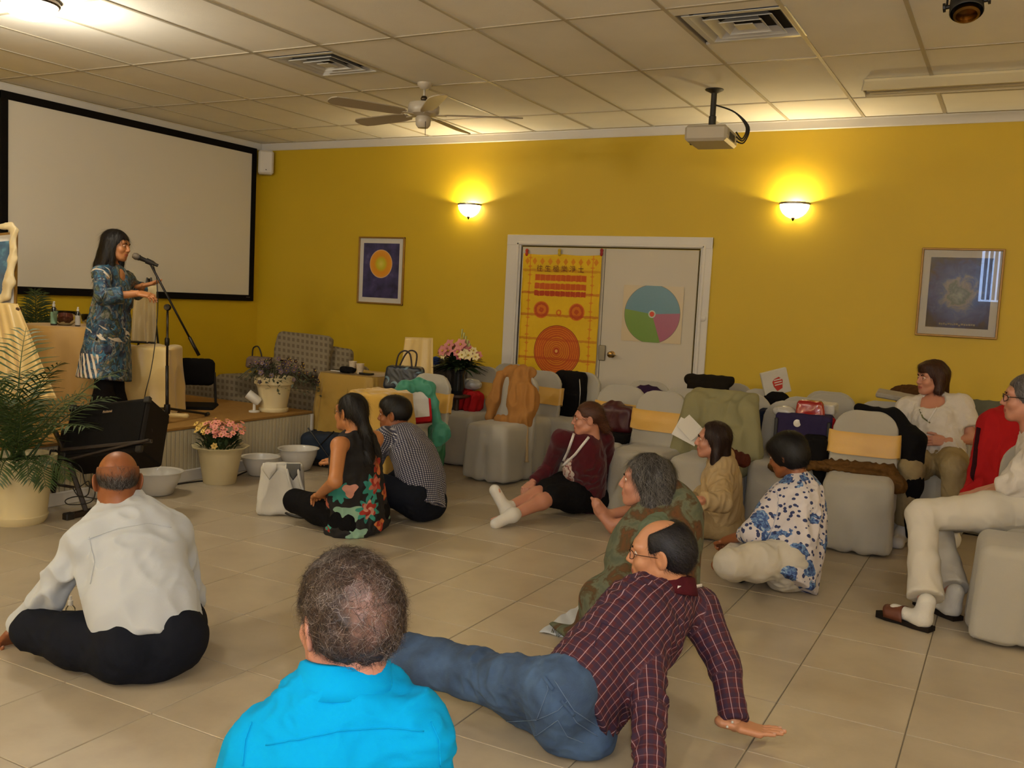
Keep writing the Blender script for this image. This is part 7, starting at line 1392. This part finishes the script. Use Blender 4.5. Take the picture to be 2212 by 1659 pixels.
# small draped table with oddments
tA = J(700, 803, 8.35); tB = J(822, 806, 8.15); tz = (tA[2]+tB[2])/2; cx, cy = (tA[0]+tB[0])/2, min((tA[1]+tB[1])/2+.16, 8.1); hw_ = abs(tB[0]-tA[0])/2+.03
dt = thing('small_table', 'small table in the corner under gold cloth', 'table', (cx, cy, 0)); MB().box((0, 0, tz-.03), (hw_-.02, .25, .012)).build('table_top', m_wood, dt)
for sx in (-1, 1):
    for sy in (-1, 1): MB().box((sx*(hw_-.06), sy*.2, tz/2-.02), (.018, .018, tz/2-.022)).build('leg', m_blk, dt)
dc = thing('gold_tablecloth', 'gold cloth over the small corner table', 'tablecloth', (cx, cy, 0)); t = MB(); n = 120; V = []; rows = [(1., tz-.012), (1.01, tz-.02), (1.03, tz-.06)]+[(1.03+.10*q, tz-.06-(tz-.30)*q) for q in np.linspace(.1, 1, 12)]
m_gcl = mk('old_gold_cloth', '#9A7A2C', .6, .12, 6, .2, 120, sheen=.3)
for s_, z in rows:
    for i in range(n):
        a = 2*PI*i/n; cxx = hw_*np.sign(math.cos(a))*abs(math.cos(a))**.25; cyy = .27*np.sign(math.sin(a))*abs(math.sin(a))**.25; w_ = 1+.035*math.sin(a*14+math.sin(a*3))*min(1, (tz-z)/.25); V.append((cxx*s_*w_, cyy*s_*w_, z+.03*math.sin(a*2)*(tz-z)))
t.add(V, [(j*n+i, j*n+(i+1) % n, (j+1)*n+(i+1) % n, (j+1)*n+i) for j in range(len(rows)-1) for i in range(n)]+[tuple(range(n))]); t.build('cloth', m_gcl, dc, smooth=True)
def onT(x): q = J(x, 800, 8.2); return q[0], cy-.12, tz-.010
def cup(x, lb, h=.10, r=.035):
    a, b, c = onT(x); o = thing('paper_cup', lb, 'cup', (a, b, c), 0, 'paper cups on the corner table'); MB().lathe([(0, 0), (r*.72, 0), (r, h), (r*1.05, h), (r*1.05, h+.006), (r*.92, h+.004), (r*.68, .006), (0, .006)], n=24).build('cup_body', mk('printed_paper_cup', '#B9A88E', .6, .4, 30, 0), o, angle=40)
cup(745, 'left paper cup on the small corner table'); cup(768, 'right paper cup on the small corner table', .085)
a, b, c = onT(703); o = thing('notebook', 'thin white notebook at the left end of the small corner table', 'notebook', (a, b+.05, c)); MB().box((0, 0, .006), (.09, .06, .005), bev=.001).build('pages', m_white, o); MB().box((0, 0, .012), (.092, .062, .001)).build('cover', m_blk, o)
a, b, c = onT(735); o = thing('black_pouch', 'black pouch beside the left paper cup', 'pouch', (a, b-.02, c)); blob('pouch_body', [rbox((0, 0, .028), (.07, .04, .026), .02)], .007, m_bfab, o, .003, 50)
a, b, c = onT(788); o = thing('black_phone', 'black phone at the right end of the small corner table', 'phone', (a, b, c)); MB().box((0, 0, .008), (.06, .035, .008), bev=.004).build('phone_body', m_blk, o); MB().box((0, 0, .0165), (.055, .03, .0004)).build('phone_screen', m_glassd, o)
q = onz(703, 915); o = thing('rolling_bag', 'dark blue travel bag on the floor beneath the small corner table', 'bag', (cx-.05, cy-.36, 0)); blob('bag_body', [rbox((0, 0, .13), (.24, .12, .12), .05, frame(az(20)))], .012, mk('slate_blue_fabric', '#272F3C', .8, .2, 20, .3), o, .004, 30); MB().box((0, -.1, .02), (.26, .16, .012), bev=.005).build('bag_base', m_blk, o)
for a_, b_ in (((-.15, -.13, .02), (.16, -.16, .30)), ((.14, -.13, .02), (-.12, -.16, .30))): MB().tube([a_, b_], .006, 6).build('strut', m_blk, o)
# gold satin easel and bouquet left of the door
ge = J(905, 760, 8.3); o = thing('satin_covered_easel', 'gold satin cloth over a stand behind the navy handbag', 'drapery', (ge[0], min(ge[1], 8.2), 0)); b_ = np.array(o.location); Ye = b_[1]
pts4 = [ony(876, 728, Ye), ony(936, 730, Ye), ony(856, 830, Ye-.05), ony(942, 830, Ye-.05)]
for q in pts4[2:]: q[2] = .35
drape('satin', o, pts4[0], pts4[1], pts4[2], pts4[3], m_goldpale, 50, 30, .02, 4, 12, b_); t = MB()
for x in (-.08, .1): t.tube([(x, .03, 0), (x*.4, .02, pts4[0][2]-.02)], .012, 6)
t.build('stand_legs', m_wood, o, kind='stuff')
bq = J(990, 800, 8.35); vz = .62; o = thing('flower_arrangement', 'large arrangement of pink lilies and greenery left of the door', 'flowers', (bq[0], min(bq[1], 8.15), vz)); oz = bq[2]-vz
MB().lathe([(0, 0), (.05, 0), (.07, .05), (.06, oz-.04), (.075, oz), (.07, oz), (0, oz-.03)], n=24).build('vase', m_glassd, o, angle=40)
st_ = thing('plant_stand', 'dark stand under the lily arrangement', 'stand', (bq[0], min(bq[1], 8.15), 0)); t = MB(); t.lathe([(0, 0), (.12, 0), (.1, .02), (.02, .05), (.02, vz-.05), (.12, vz-.02), (.12, vz-.001), (0, vz-.001)], n=20); t.build('pedestal', m_wood, st_, angle=40)
t = MB(); rs = np.random.RandomState(21)
for i in range(330):
    a = rs.rand()*2*PI; e = rs.rand(); d = np.array([math.cos(a)*e*1.5, math.sin(a)*e*.8, .25+rs.rand()*.8]); leafblade(t, np.array([0, 0, oz])+nrm(d)*.05, d, .14+.14*rs.rand(), .016+.01*rs.rand(), .45)
t.build('foliage', m_leafd, o, kind='stuff', smooth=True); lil = [flower_mesh(mk('lily_pink', '#C27C78', .6, .2, 30, 0), .05, 6), flower_mesh(mk('deep_pink_petals', '#9E4656', .6, .2, 30, 0), .035, 6), flower_mesh(mk('cream_petals', '#CFC08E', .6, .15, 30, 0), .04, 6)]
pts = []; dirs = []
for i in range(38): a = rs.rand()*2*PI; e = math.sqrt(rs.rand()); pts.append(((.22*e*math.cos(a), .13*e*math.sin(a)-.04, oz+.13+.13*rs.rand()*(1.3-e)), rs.choice([0, 0, 1, 2]))); dirs.append((math.cos(a)*e, math.sin(a)*e-1., .6))
scatter(o, lil, pts, 'bloom', .8, 1.3, dirs, 6)
t = MB()
for i in range(5): t.tube([(0, 0, oz), (.02+.03*i, -.02, oz+.2), (.03+.02*i, -.02, oz+.34-.03*i)], .004, 5); t.tube([(.03+.02*i, -.02, oz+.30-.03*i), (.035+.02*i, -.02, oz+.37-.03*i)], [.004, .010], 6)
t.build('lily_buds', mk('bud_green', '#A8A868', .6, .1, 20, 0), o, smooth=True, kind='stuff')
# table with gold cloth and navy handbag
q1 = J(822, 846, 6.9); gt = thing('gold_covered_table', 'low table under bright gold cloth left of the teal scarf', 'table', (q1[0]+.02, q1[1], 0)); gz_ = q1[2]
MB().box((0, 0, gz_-.025), (.15, .16, .012)).build('table_top', m_wood, gt)
for sx in (-1, 1):
    for sy in (-1, 1): MB().box((sx*.13, sy*.13, gz_/2-.02), (.015, .015, gz_/2-.021)).build('leg', m_blk, gt)
blob('gold_cover', [rbox((0, 0, gz_/2+.08), (.17, .18, gz_/2-.075), .02, None, tap=.10)], .012, mk('bright_gold_cloth', '#B8923A', .5, .1, 6, .2, 100, sheen=.3), gt, .012, 22, 3, (1, 1, .35))
hq = J(874, 838, 7.75); o = thing('navy_handbag', 'navy handbag printed with pale crescents and two tall handles', 'handbag', hq); Rh_ = frame(az(18)); k = NT('crescent_print'); ob = k.obj(); v_ = k.voro(ob, 13.); v2 = k.n('ShaderNodeVectorMath', operation='ADD'); k.put(v2.inputs[0], ob); v2.inputs[1].default_value = (.012, 0, .01); v3 = k.voro(v2.outputs[0], 13.); col = k.mix(k.ma('MULTIPLY', k.ma('LESS_THAN', v_[0], .44), k.ma('GREATER_THAN', v3[0], .40)), rgb('#141B28'), rgb('#5E7886')); m_navyp = k.done(col, .4)
blob('bag_body', [rbox((0, 0, .085), (.145, .065, .095), .025, Rh_, tap=.18)], .008, m_navyp, o, .003, 40); m_strp = mk('dark_brown_leather', '#241416', .5, .1, 20, .1)
for sy, tx in ((-.045, 0), (.045, .03)): MB().tube(ring([Rh_@[-.07, sy, .16], Rh_@[-.05+tx, sy, .27], Rh_@[.0+tx, sy, .31], Rh_@[.05+tx, sy, .28], Rh_@[.07, sy, .16]], 5), .007, 8).build('handle', m_strp, o, smooth=True)
st2 = thing('stool', 'covered stool under the navy handbag', 'stool', (hq[0], hq[1], 0)); blob('stool_cover', [rbox((0, 0, hq[2]/2-.006), (.12, .10, hq[2]/2-.004), .03, None, tap=.1)], .014, m_cover, st2, .008, 20)
# ---- tote bag on floor near woman 4
q = onz(596, 1112); o = thing('white_tote_bag', 'white tote bag with grey lining and straps standing on the floor', 'bag', (q[0], q[1]+.05, 0)); Rt = frame(az(38)); m_tote = mk('off_white_canvas', '#B9B6AE', .7, .12, 7, .3, 120); m_glin = mk('grey_lining', '#5A5956', .8, .1, 10, 0)
V, F = soft([rbox((0, 0, .17), (.13, .07, .17), .035, Rt, tap=.22), rbox(Rt@np.array([.0, 0, .345]), (.115, .045, .05), .02, Rt, .02, '-')], .008); V = folds(V, F, .006, 26, 4, (1, 1, .6)); link('bag_body', mesh_of('bag_body', V, F), m_tote, o)
for sx, ttl in ((-1, 0), (1, 1)):
    t = MB(); t.grid(lambda u, v: Rt@np.array([sx*.075+(u-.5)*.09, -.078-.012*math.sin(PI*v), .35-.11*v*(1-abs(u-.5)*1.2)]), 10, 8); t.build('flap', m_tote if sx < 0 else m_glin, o, smooth=True, solid=.004)
MB().box(Rt@np.array([0, 0, .315]), (.105, .035, .004), R=Rt).build('lining', m_glin, o)
for sx in (0.03, .10):
    MB().tube(ring([Rt@[sx, -.075, .34], Rt@[sx+.02, -.10, .25], Rt@[sx+.05, -.10, .16]], 4), .010, 6).build('strap', m_tote, o, smooth=True)
q = onz(640, 1118); o = thing('black_strap', 'black bag strap looping on the floor by the tote bag', 'strap', q); MB().tube([p_-q for p_ in ring([onz(680, 1122)+[0, 0, .01], onz(640, 1120)+[0, 0, .012], onz(612, 1113)+[0, 0, .03], onz(604, 1095)+[0, 0, .07], J(612, 1085, dep(onz(612, 1113))), J(628, 1083, dep(onz(628, 1110)))], 5)], .008, 6).build('strap_band', m_blk, o, smooth=True)
# ================================================================== THINGS ON THE CHAIRS
def cloth_on(nm, label, cat, C, back, prims, mat, vox=.010, fold=.007, fs=40, an=(1, 1, .5), seed=3, part='cloth'):
    b_ = np.array([C[0], C[1], 0.]); o = thing(nm, label, cat, b_); V, F = soft(prims, vox); V = folds(V, F, fold, fs, seed, an); link(part, mesh_of(part, V-b_, F), mat, o); return o
def cb(kx_): x, y, rz = CHAIRS[kx_][:3]; return np.array([x, y, .0]), frame(az(180+rz))   # local x is the chair's left-right, y to the front
def over_back(kx_, w0, w1, drop, z0=.0, dy=.0, xo=0., top=.90, th=.035):
    "garment slab hanging over the chair back; returns primitives"
    b_, R = cb(kx_); P = []; L = lambda x, y, z: b_+R@np.array([x, y, 0.])+[0, 0, z]
    P.append(cap(L(-w0+xo, -.0+dy, top-.03), L(w0+xo, -.0+dy, top-.035), .045, .045, .04)); P.append(rbox(L(xo, .045+dy, top-.05-drop/2), (w1, th, drop/2), .03, R, .04)); P.append(rbox(L(xo, -.05+dy, top-.05-drop*.4), (w1*.95, th*.8, drop*.4), .03, R, .04)); return P, L
P_, L = over_back('B', .17, .23, .52, dy=.0); g1_ = cloth_on('grey_jacket', 'grey jacket with blue collar and a badge on the chair near the bouquet', 'jacket', L(0, 0, 0), 0, P_+[cap(L(-.16, .06, .8), L(-.24, .10, .38), .07, .05, .04), cap(L(.14, .06, .8), L(.10, .12, .34), .07, .06, .04)], mk('grey_wool', '#48443F', .95, .1, 12, .4, 200)); gb_ = np.array(g1_.location)
on_b = lambda nm, prims, vox, mat, o, fold=0., fs=40.: blob(nm, prims, vox, mat, o, fold, fs, base=np.array(o.location))
on_b('blue_collar', [cap(L(.05, .065, .885), L(.17, .06, .80), .045, .035, .02, ax=(0, 1, 0), fl=.5)], .008, mk('blue_lining', '#2E4586', .8, .1, 10, .1), g1_)
la, lb_ = L(.03, .10, .86), L(.12, .12, .55); MB().box((la+lb_)/2-gb_, (.011, .002, np.linalg.norm(la-lb_)/2), R=frame(-FW, la-lb_)).build('lanyard', m_lany, g1_)
bd_ = L(.13, .14, .46); MB().box(bd_-gb_, (.052, .002, .038), R=frame(FW*-1, (0, 0, 1))).build('badge', m_badge, g1_); MB().box(bd_-gb_-FW*.003+RT*-.03, (.014, .001, .02), R=frame(FW*-1, (0, 0, 1))).build('badge_photo', mk('badge_photo_print', '#9A6A42', .6, .5, 60, 0), g1_)
P_, L = over_back('E', .16, .15, .52); EL_ = L
tc_ = cloth_on('tan_coat', 'crumpled tan coat thrown over the nearest empty covered chair', 'coat', L(0, 0, 0), 0, [cap(L(-.10, .0, .885), L(.10, 0, .875), .05, .045, .04), cap(L(-.02, .05, .83), L(-.10, .09, .66), .09, .125, .05, ax=(0, 1, 0), fl=.6), cap(L(-.10, .09, .66), L(-.11, .13, .50), .125, .10, .05, ax=(0, 1, 0), fl=.65), cap(L(.17, .03, .84), L(.20, .08, .60), .035, .05, .04), cap(L(.20, .08, .60), L(.19, .14, .48), .05, .03, .04), cap(L(-.14, .16, .5), L(.10, .16, .48), .035, .025, .03)], mk('tan_corduroy', '#A0703C', .9, .12, 12, .4, 200), fold=.016, fs=30, seed=8)
b0_ = np.array(tc_.location); MB().tube([p_-b0_ for p_ in ring([L(-.16, .10, .46), L(-.2, .16, .44), L(-.215, .17, .3), L(-.23, .18, .16)], 5)], [.012]*15+[.02], 6).build('cream_belt', m_beige, tc_, smooth=True)
P_, L = over_back('G', .13, .17, .5, dy=.03, xo=.06, top=.9, th=.05)
bp = cloth_on('black_backpack', 'black backpack hanging on the chair before the dyed cloth', 'backpack', L(0, 0, 0), 0, [rbox(L(.06, .09, .64), (.15, .075, .23), .06, cb('G')[1], .03), rbox(L(.06, .16, .56), (.12, .04, .12), .03, cb('G')[1], .03)], m_bfab, fold=.003, part='pack_body'); b0_ = np.array(bp.location)
for x in (-.06, .17): MB().tube([p_-b0_ for p_ in ring([L(x, .10, .45), L(x+.03, .13, .35), L(x-.02, .12, .24)], 4)], .010, 6).build('strap', m_blk, bp, smooth=True)
MB().tube([p_-b0_ for p_ in ring([L(-.04, .15, .84), L(-.07, .175, .68), L(-.06, .175, .48)], 4)], .006, 5).build('grey_zip', m_steel, bp, smooth=True)
b_, R = cb('C'); L = lambda x, y, z: b_+R@np.array([x, y, 0.])+[0, 0, z]
rb = cloth_on('red_bag', 'bright red bag on the chair between grey jacket and tan coat', 'bag', L(0, .2, 0), 0, [rbox(L(0, .22, .555), (.12, .09, .085), .04, R, .03), ell(L(.05, .22, .64), (.05, .05, .03), k=.03)], m_red, fold=.012, part='bag_body'); cloth_on('clear_plastic_bag', 'crumpled clear plastic bag above the bright red bag', 'bag', L(0, .2, 0), 0, [ell(L(.02, .16, .70), (.10, .07, .05), k=.03)], mk('crumpled_plastic', '#A8A6A4', .25, .1, 20, .2), fold=.008, fs=60, part='plastic')
# teal scarf and white/red tote on chair A
b_, R = cb('A'); L = lambda x, y, z: b_+R@np.array([x, y, 0.])+[0, 0, z]
m_teal = mk('teal_scarf_silk', '#2C7A62', .6, .15, 10, .3, 120, sheen=.3); m_dgreen = mk('deep_green_silk', '#1E5636', .6, .15, 10, .3, 120)
DA = dep(b_)-.32
sc2 = thing('teal_scarf', 'teal green scarf draped around the red and white tote on a chair', 'scarf', J(940, 900, DA)); b0_ = np.array(sc2.location)
def sblob(nm, pts, rr, mat, o, vox=.008, ax=FW, fl=.5, fold=.006, fs=55): return blob(nm, chain([np.asarray(p) for p in pts], rr, k=.03, ax=ax, fl=fl), vox, mat, o, fold, fs, 5, (1, 1, .5), base=np.array(o.location))
DA -= .06
sblob('scarf_cloth', [J(856, 850, DA+.05), J(875, 838, DA), J(905, 831, DA+.02), J(927, 838, DA), J(937, 870, DA), J(945, 910, DA), J(952, 935, DA-.02), J(945, 955, DA-.02)], [.035, .05, .045, .04, .03, .03, .07, .04], m_teal, sc2)
sblob('scarf_tail', [J(938, 930, DA), J(940, 970, DA+.02), J(950, 1005, DA+.03)], [.05, .075, .03], m_dgreen, sc2)
rt2 = thing('red_white_tote', 'white tote bag with red edges propped on the scarf-draped chair', 'bag', J(905, 880, DA+.02)); b0_ = np.array(rt2.location); cw4 = [J(872, 846, DA+.04), J(925, 841, DA+.04), J(932, 905, DA-.02), J(884, 912, DA-.02)]
u_ = nrm(cw4[1]-cw4[0]); v_ = nrm(cw4[3]-cw4[0]); v_ = nrm(v_-u_*(u_@v_)); n_ = np.cross(u_, v_); Rw = np.stack([u_, n_, -v_], 1); Rw[:, 1] = np.cross(Rw[:, 2], Rw[:, 0]); c_ = sum(cw4)/4-b0_; w2, h2 = np.linalg.norm(cw4[1]-cw4[0])/2, np.linalg.norm(cw4[3]-cw4[0])/2
MB().box(c_, (w2, .03, h2), R=Rw, bev=.01).build('bag_body', m_tote, rt2)
sgn = 1 if (Rw[:, 1]@FW) < 0 else -1
for x, wd in ((-w2*.62, .012), (w2*1.0, .008)): MB().box(c_+Rw@[x, sgn*.0315, 0], (wd, .003, h2*1.02), R=Rw).build('red_band', m_red, rt2)
MB().box(c_+Rw@[0, sgn*.004, -h2*.98], (w2*1.02, .034, .02), R=Rw, bev=.006).build('red_base', m_red, rt2)
# chairs right block
P_, L = over_back('LL', .17, .17, .42, top=.93); cloth_on('dark_hanging_jacket', 'dark brown-black jacket hanging folded over a chair near the door edge', 'jacket', L(0, 0, 0), 0, P_, mk('brown_black_wool', '#1B1610', .95, .1, 10, .3), fold=.004)
P_, L = over_back('M', .20, .24, .40, top=.90, th=.05); cloth_on('pale_jacket', 'pale grey-green jacket draped over the chair behind the beige blazer', 'jacket', L(0, 0, 0), 0, P_+[cap(L(-.19, .05, .82), L(-.27, .10, .50), .07, .06, .04), cap(L(.19, .05, .82), L(.27, .10, .46), .08, .07, .04), cap(L(-.16, .1, .6), L(-.20, .14, .40), .08, .07, .04)], mk('grey_green_linen', '#85805F', .85, .08, 10, .3, 200), fold=.009, fs=26)
b_, R = cb('I'); L = lambda x, y, z: b_+R@np.array([x, y, 0.])+[0, 0, z]; cloth_on('purple_bundle', 'purple and dark red bundle tucked on a rear chair before the door', 'bag', L(0, .1, 0), 0, [ell(L(-.02, .10, .72), (.17, .07, .12), k=.03)], mk('purple_fabric', '#2E1A36', .85, .3, 9, .3), fold=.006)
b_, R = cb('H'); L = lambda x, y, z: b_+R@np.array([x, y, 0.])+[0, 0, z]
db = cloth_on('dark_red_bag', 'dark red handbag on the gold-sashed chair behind the maroon cardigan', 'handbag', L(0, .2, 0), 0, [rbox(L(-.05, .20, .62), (.14, .08, .10), .04, R), ell(L(-.02, .20, .71), (.09, .05, .05), k=.03)], mk('oxblood_leather', '#3A0A14', .45, .2, 12, .2), fold=.004, part='bag_body')
cloth_on('black_seat_bag', 'flat black bag under the dark red handbag', 'bag', L(0, .2, 0), 0, [rbox(L(0, .24, .49), (.21, .16, .035), .03, R)], m_bfab, fold=.004, part='bag_body')
cb2 = L(.15, .19, .60); o = thing('patterned_carton', 'small grey and white patterned carton left of the dark red handbag', 'box', cb2); MB().box((0, 0, 0), (.05, .04, .085), R=R, bev=.004).build('carton', mk('patterned_card', '#8E8880', .6, .5, 35, 0), o); MB().box((0, 0, .09), (.06, .045, .010), R=R, bev=.004).build('lid', m_blk, o)
b_, R = cb('J'); L = lambda x, y, z: b_+R@np.array([x, y, 0.])+[0, 0, z]
q = L(-.28, .22, .62); o = thing('folded_papers', 'loose white papers between the gold-sashed chair and the pale jacket', 'papers', q); MB().box((0, 0, 0), (.09, .003, .07), R=frame((.3, -1, .3), (.4, .2, 1))).build('sheet', m_white, o); MB().box((.02, -.01, .03), (.08, .002, .06), R=frame((.1, -1, .5), (.8, .2, 1))).build('sheet', m_white, o)
b_, R = cb('P'); L = lambda x, y, z: b_+R@np.array([x, y, 0.])+[0, 0, z]
pb2 = cloth_on('purple_tote', 'large purple tote bag with a round white button on a chair', 'bag', L(0, .2, 0), 0, [rbox(L(-.10, .14, .63), (.19, .075, .17), .03, R, tap=.03)], mk('purple_canvas', '#2B2342', .85, .12, 9, .3, 200), fold=.004, part='bag_body'); b0_ = np.array(pb2.location)
MB().lathe([(0, 0), (.026, 0), (.026, .004), (0, .006)], L(-.06, .222, .735)-b0_, 20, R=np.stack([RT, np.cross(-FW, RT), -FW], 1)).build('pin_button', m_white, pb2)
for x in (-.27, .08): MB().box(L(x, .19, .60)-b0_, (.012, .035, .16), R=R, bev=.004).build('side_trim', m_blk, pb2)
cloth_on('red_gift_bag', 'shiny red bag poking out of the purple tote', 'bag', L(0, .2, 0), 0, [rbox(L(-.13, .13, .82), (.085, .045, .07), .025, R, tap=.25)], mk('shiny_red_foil', '#8E1510', .25, .2, 16, .2, coat=.5), fold=.005, part='bag_body')
cloth_on('crumpled_grey_bag', 'crumpled grey plastic bag left of the shiny red bag', 'bag', L(0, .2, 0), 0, [ell(L(.04, .15, .80), (.08, .05, .035), k=.03)], mk('crumpled_plastic', ''), fold=.008, fs=60, part='plastic')
b_, R = cb('N'); L = lambda x, y, z: b_+R@np.array([x, y, 0.])+[0, 0, z]
wq = L(-.08, .05, .93); o = thing('white_paper_bag', 'tilted white paper bag printed with a red hand-shaped mark', 'bag', wq); Rw = frame(-FW*[1, 1, 0], nrm(np.array([0, 0, 1.])+RT*-.30)); MB().box((0, 0, 0), (.105, .02, .10), R=Rw, bev=.004).build('bag_body', m_tote, o); mr = mk('red_print', '#A8200E', .6, .2, 30, 0); t = MB()
t.prism([(-.03, -.045), (.015, -.06), (.035, -.02), (.04, .02), (.02, .04), (-.02, .05), (-.045, .02)], 0, .001, R=np.stack([Rw[:, 0], Rw[:, 2], Rw[:, 1]], 1), c=Rw@[-.01, .0205, -.01]); t.build('red_mark', mr, o)
for i in range(3): MB().box(Rw@[-.015+.0*i, .0225, .02-.02*i], (.03, .0006, .004), R=Rw).build('white_stripe', m_white, o)
cloth_on('dark_bundle', 'dark bundle below the white paper bag', 'bag', L(0, .1, 0), 0, [ell(L(-.10, .06, .80), (.10, .07, .06), k=.03)], m_bfab, fold=.005, part='bag_body')
b_, R = cb('M2'); L = lambda x, y, z: b_+R@np.array([x, y, 0.])+[0, 0, z]; cloth_on('navy_garment', 'navy garment hanging between the pale jacket and the purple tote', 'jacket', L(0, .1, 0), 0, [rbox(L(-.19, .12, .60), (.055, .05, .17), .03, R)], mk('navy_cloth', '#10182E', .8, .1, 9, .2), fold=.006)
b_, R = cb('S'); L = lambda x, y, z: b_+R@np.array([x, y, 0.])+[0, 0, z]
sh = cloth_on('brown_shawl', 'brown patterned shawl lying across the seat beneath the gold sash', 'shawl', L(0, .2, 0), 0, [cap(L(.20, .09, .49), L(-.17, .09, .49), .045, .045, .03), cap(L(.18, .14, .48), L(-.15, .15, .48), .05, .05, .03, ax=(0, 0, 1), fl=.35), cap(L(-.17, .10, .495), L(-.235, .20, .42), .045, .05, .03), cap(L(.22, .12, .485), L(.36, .18, .48), .04, .05, .03, ax=(0, 0, 1), fl=.6), cap(L(.36, .18, .48), L(.52, .22, .46), .05, .06, .03, ax=(0, 0, 1), fl=.6)], mk('brown_gold_weave', '#5A3E1C', .8, .45, 20, .5, 120), fold=.009, fs=60, part='shawl_cloth')
bc_ = cloth_on('black_coat', 'long black coat hanging on the chair between gold sash and white blouse', 'coat', L(-.3, 0, 0), 0, [cap(L(.06, -.10, .87), L(-.16, -.07, .83), .03, .05, .04), cap(L(-.16, -.06, .83), L(-.28, .0, .70), .06, .075, .05), cap(L(-.30, .0, .70), L(-.31, .02, .40), .075, .065, .05), cap(L(-.31, .02, .40), L(-.32, .06, .08), .055, .018, .05)], m_blackc, fold=.006, fs=30)
cloth_on('red_item', 'red cloth bag between the purple tote and the gold-sashed chair', 'bag', L(.3, 0, 0), 0, [rbox(L(.25, -.10, .72), (.05, .05, .07), .03, R)], m_red, fold=.005, part='bag_body'); cloth_on('black_bag', 'black bag below the red cloth bag', 'bag', L(.3, 0, 0), 0, [rbox(L(.31, .02, .50), (.085, .08, .17), .04, R)], m_bfab, fold=.004, part='bag_body')
q = L(.33, -.22, .84); o = thing('white_box_file', 'white cardboard box with a dark dot lying on the rear chairs', 'box', q); MB().box((0, 0, 0), (.12, .06, .035), R=frame((-.1, -1, -.12)), bev=.008).build('box_body', m_tote, o); MB().lathe([(0, 0), (.008, 0), (.008, .002), (0, .002)], frame((-.1, -1, -.12))@[.085, .061, .0], 12, R=np.stack([RT, np.cross(-FW, RT), -FW], 1)).build('dot', m_blk, o)
b_, R = cb('R'); L = lambda x, y, z: b_+R@np.array([x, y, 0.])+[0, 0, z]; o = thing('grey_towel', 'folded grey-white towel on top of the chair behind the black coat', 'towel', L(-.08, 0, .91)); MB().box((0, 0, 0), (.15, .07, .02), R=frame((0, -1, -.2), (.1, 0, 1)), bev=.01).build('towel', mk('grey_towelling', '#9A948A', .95, .2, 20, .6), o)
b_, R = cb('R3'); L = lambda x, y, z: b_+R@np.array([x, y, 0.])+[0, 0, z]; cloth_on('brown_hood', 'brown fur hood showing behind the seated woman in white', 'coat', L(.45, 0, 0), 0, [ell(L(.56, .1, .92), (.15, .1, .07), k=.03)], mk('brown_fur', '#4A3018', .95, .4, 30, .8), fold=.008, fs=60)
P_, L = over_back('R3', .16, .18, .36, top=.91); cloth_on('grey_cardigan', 'grey cardigan over the chair right of the seated woman in white', 'cardigan', L(0, 0, 0), 0, P_, mk('grey_green_knit', '#5E5E50', .95, .15, 12, .4), fold=.004)
# red shirt draped at right edge
rd_ = thing('red_shirt', 'red shirt with a dark vertical band draped over a chair behind the person in white', 'shirt', J(2140, 1000, 5.7)); b0_ = np.array(rd_.location)
blob('shirt_cloth', [cap(J(2150, 915, 5.65), J(2215, 912, 5.65), .07, .10, .05), cap(J(2160, 930, 5.65), J(2130, 1060, 5.5), .13, .12, .06, ax=FW, fl=.6), cap(J(2205, 930, 5.65), J(2200, 1060, 5.5), .15, .16, .06, ax=FW, fl=.6), cap(J(2135, 1040, 5.5), J(2085, 1068, 5.42), .06, .03, .04)], .010, m_red, rd_, .009, 36, 4, (1, 1, .5), base=b0_)
hfr = hitter(*[c for c in bpy.data.objects if c.parent == rd_]); trim_on(dict(root=rd_, base=b0_), 'dark_band', hfr, [(2118, 925), (2113, 960), (2108, 1000), (2102, 1040)], .022, mk('dark_red_brown_weave', '#2A0A12', .9, .5, 60, .4), up_=.004)
c13 = chair(.18, 5.72, 8, 'white covered chair under the draped red shirt at the right edge', 0, False)
# paper, zebra bag, red-brown bag near beige blazer
q = onz(1515, 1150); o = thing('striped_bag', 'small black bag with pale stripes on the floor behind the plaid-shirted man', 'bag', (q[0]+.03, q[1]-.1, 0)); blob('bag_body', [rbox((0, 0, .055), (.12, .07, .055), .035, frame(az(20)))], .008, mk('striped_fabric', '#2A2016', .8, .7, 26, .2), o, .004, 40)
b_, R = cb('M'); L = lambda x, y, z: b_+R@np.array([x, y, 0.])+[0, 0, z]; cloth_on('brown_scarf_bundle', 'red-brown scarf bundle on the chair seat behind the rose-print blouse', 'scarf', L(0, .3, 0), 0, [cap(L(-.16, .34, .505), L(-.28, .36, .49), .05, .045, .03), cap(L(-.05, .36, .50), L(-.16, .34, .505), .03, .045, .03)], mk('red_brown_weave', '#4A2014', .8, .45, 24, .5), fold=.008, fs=60)
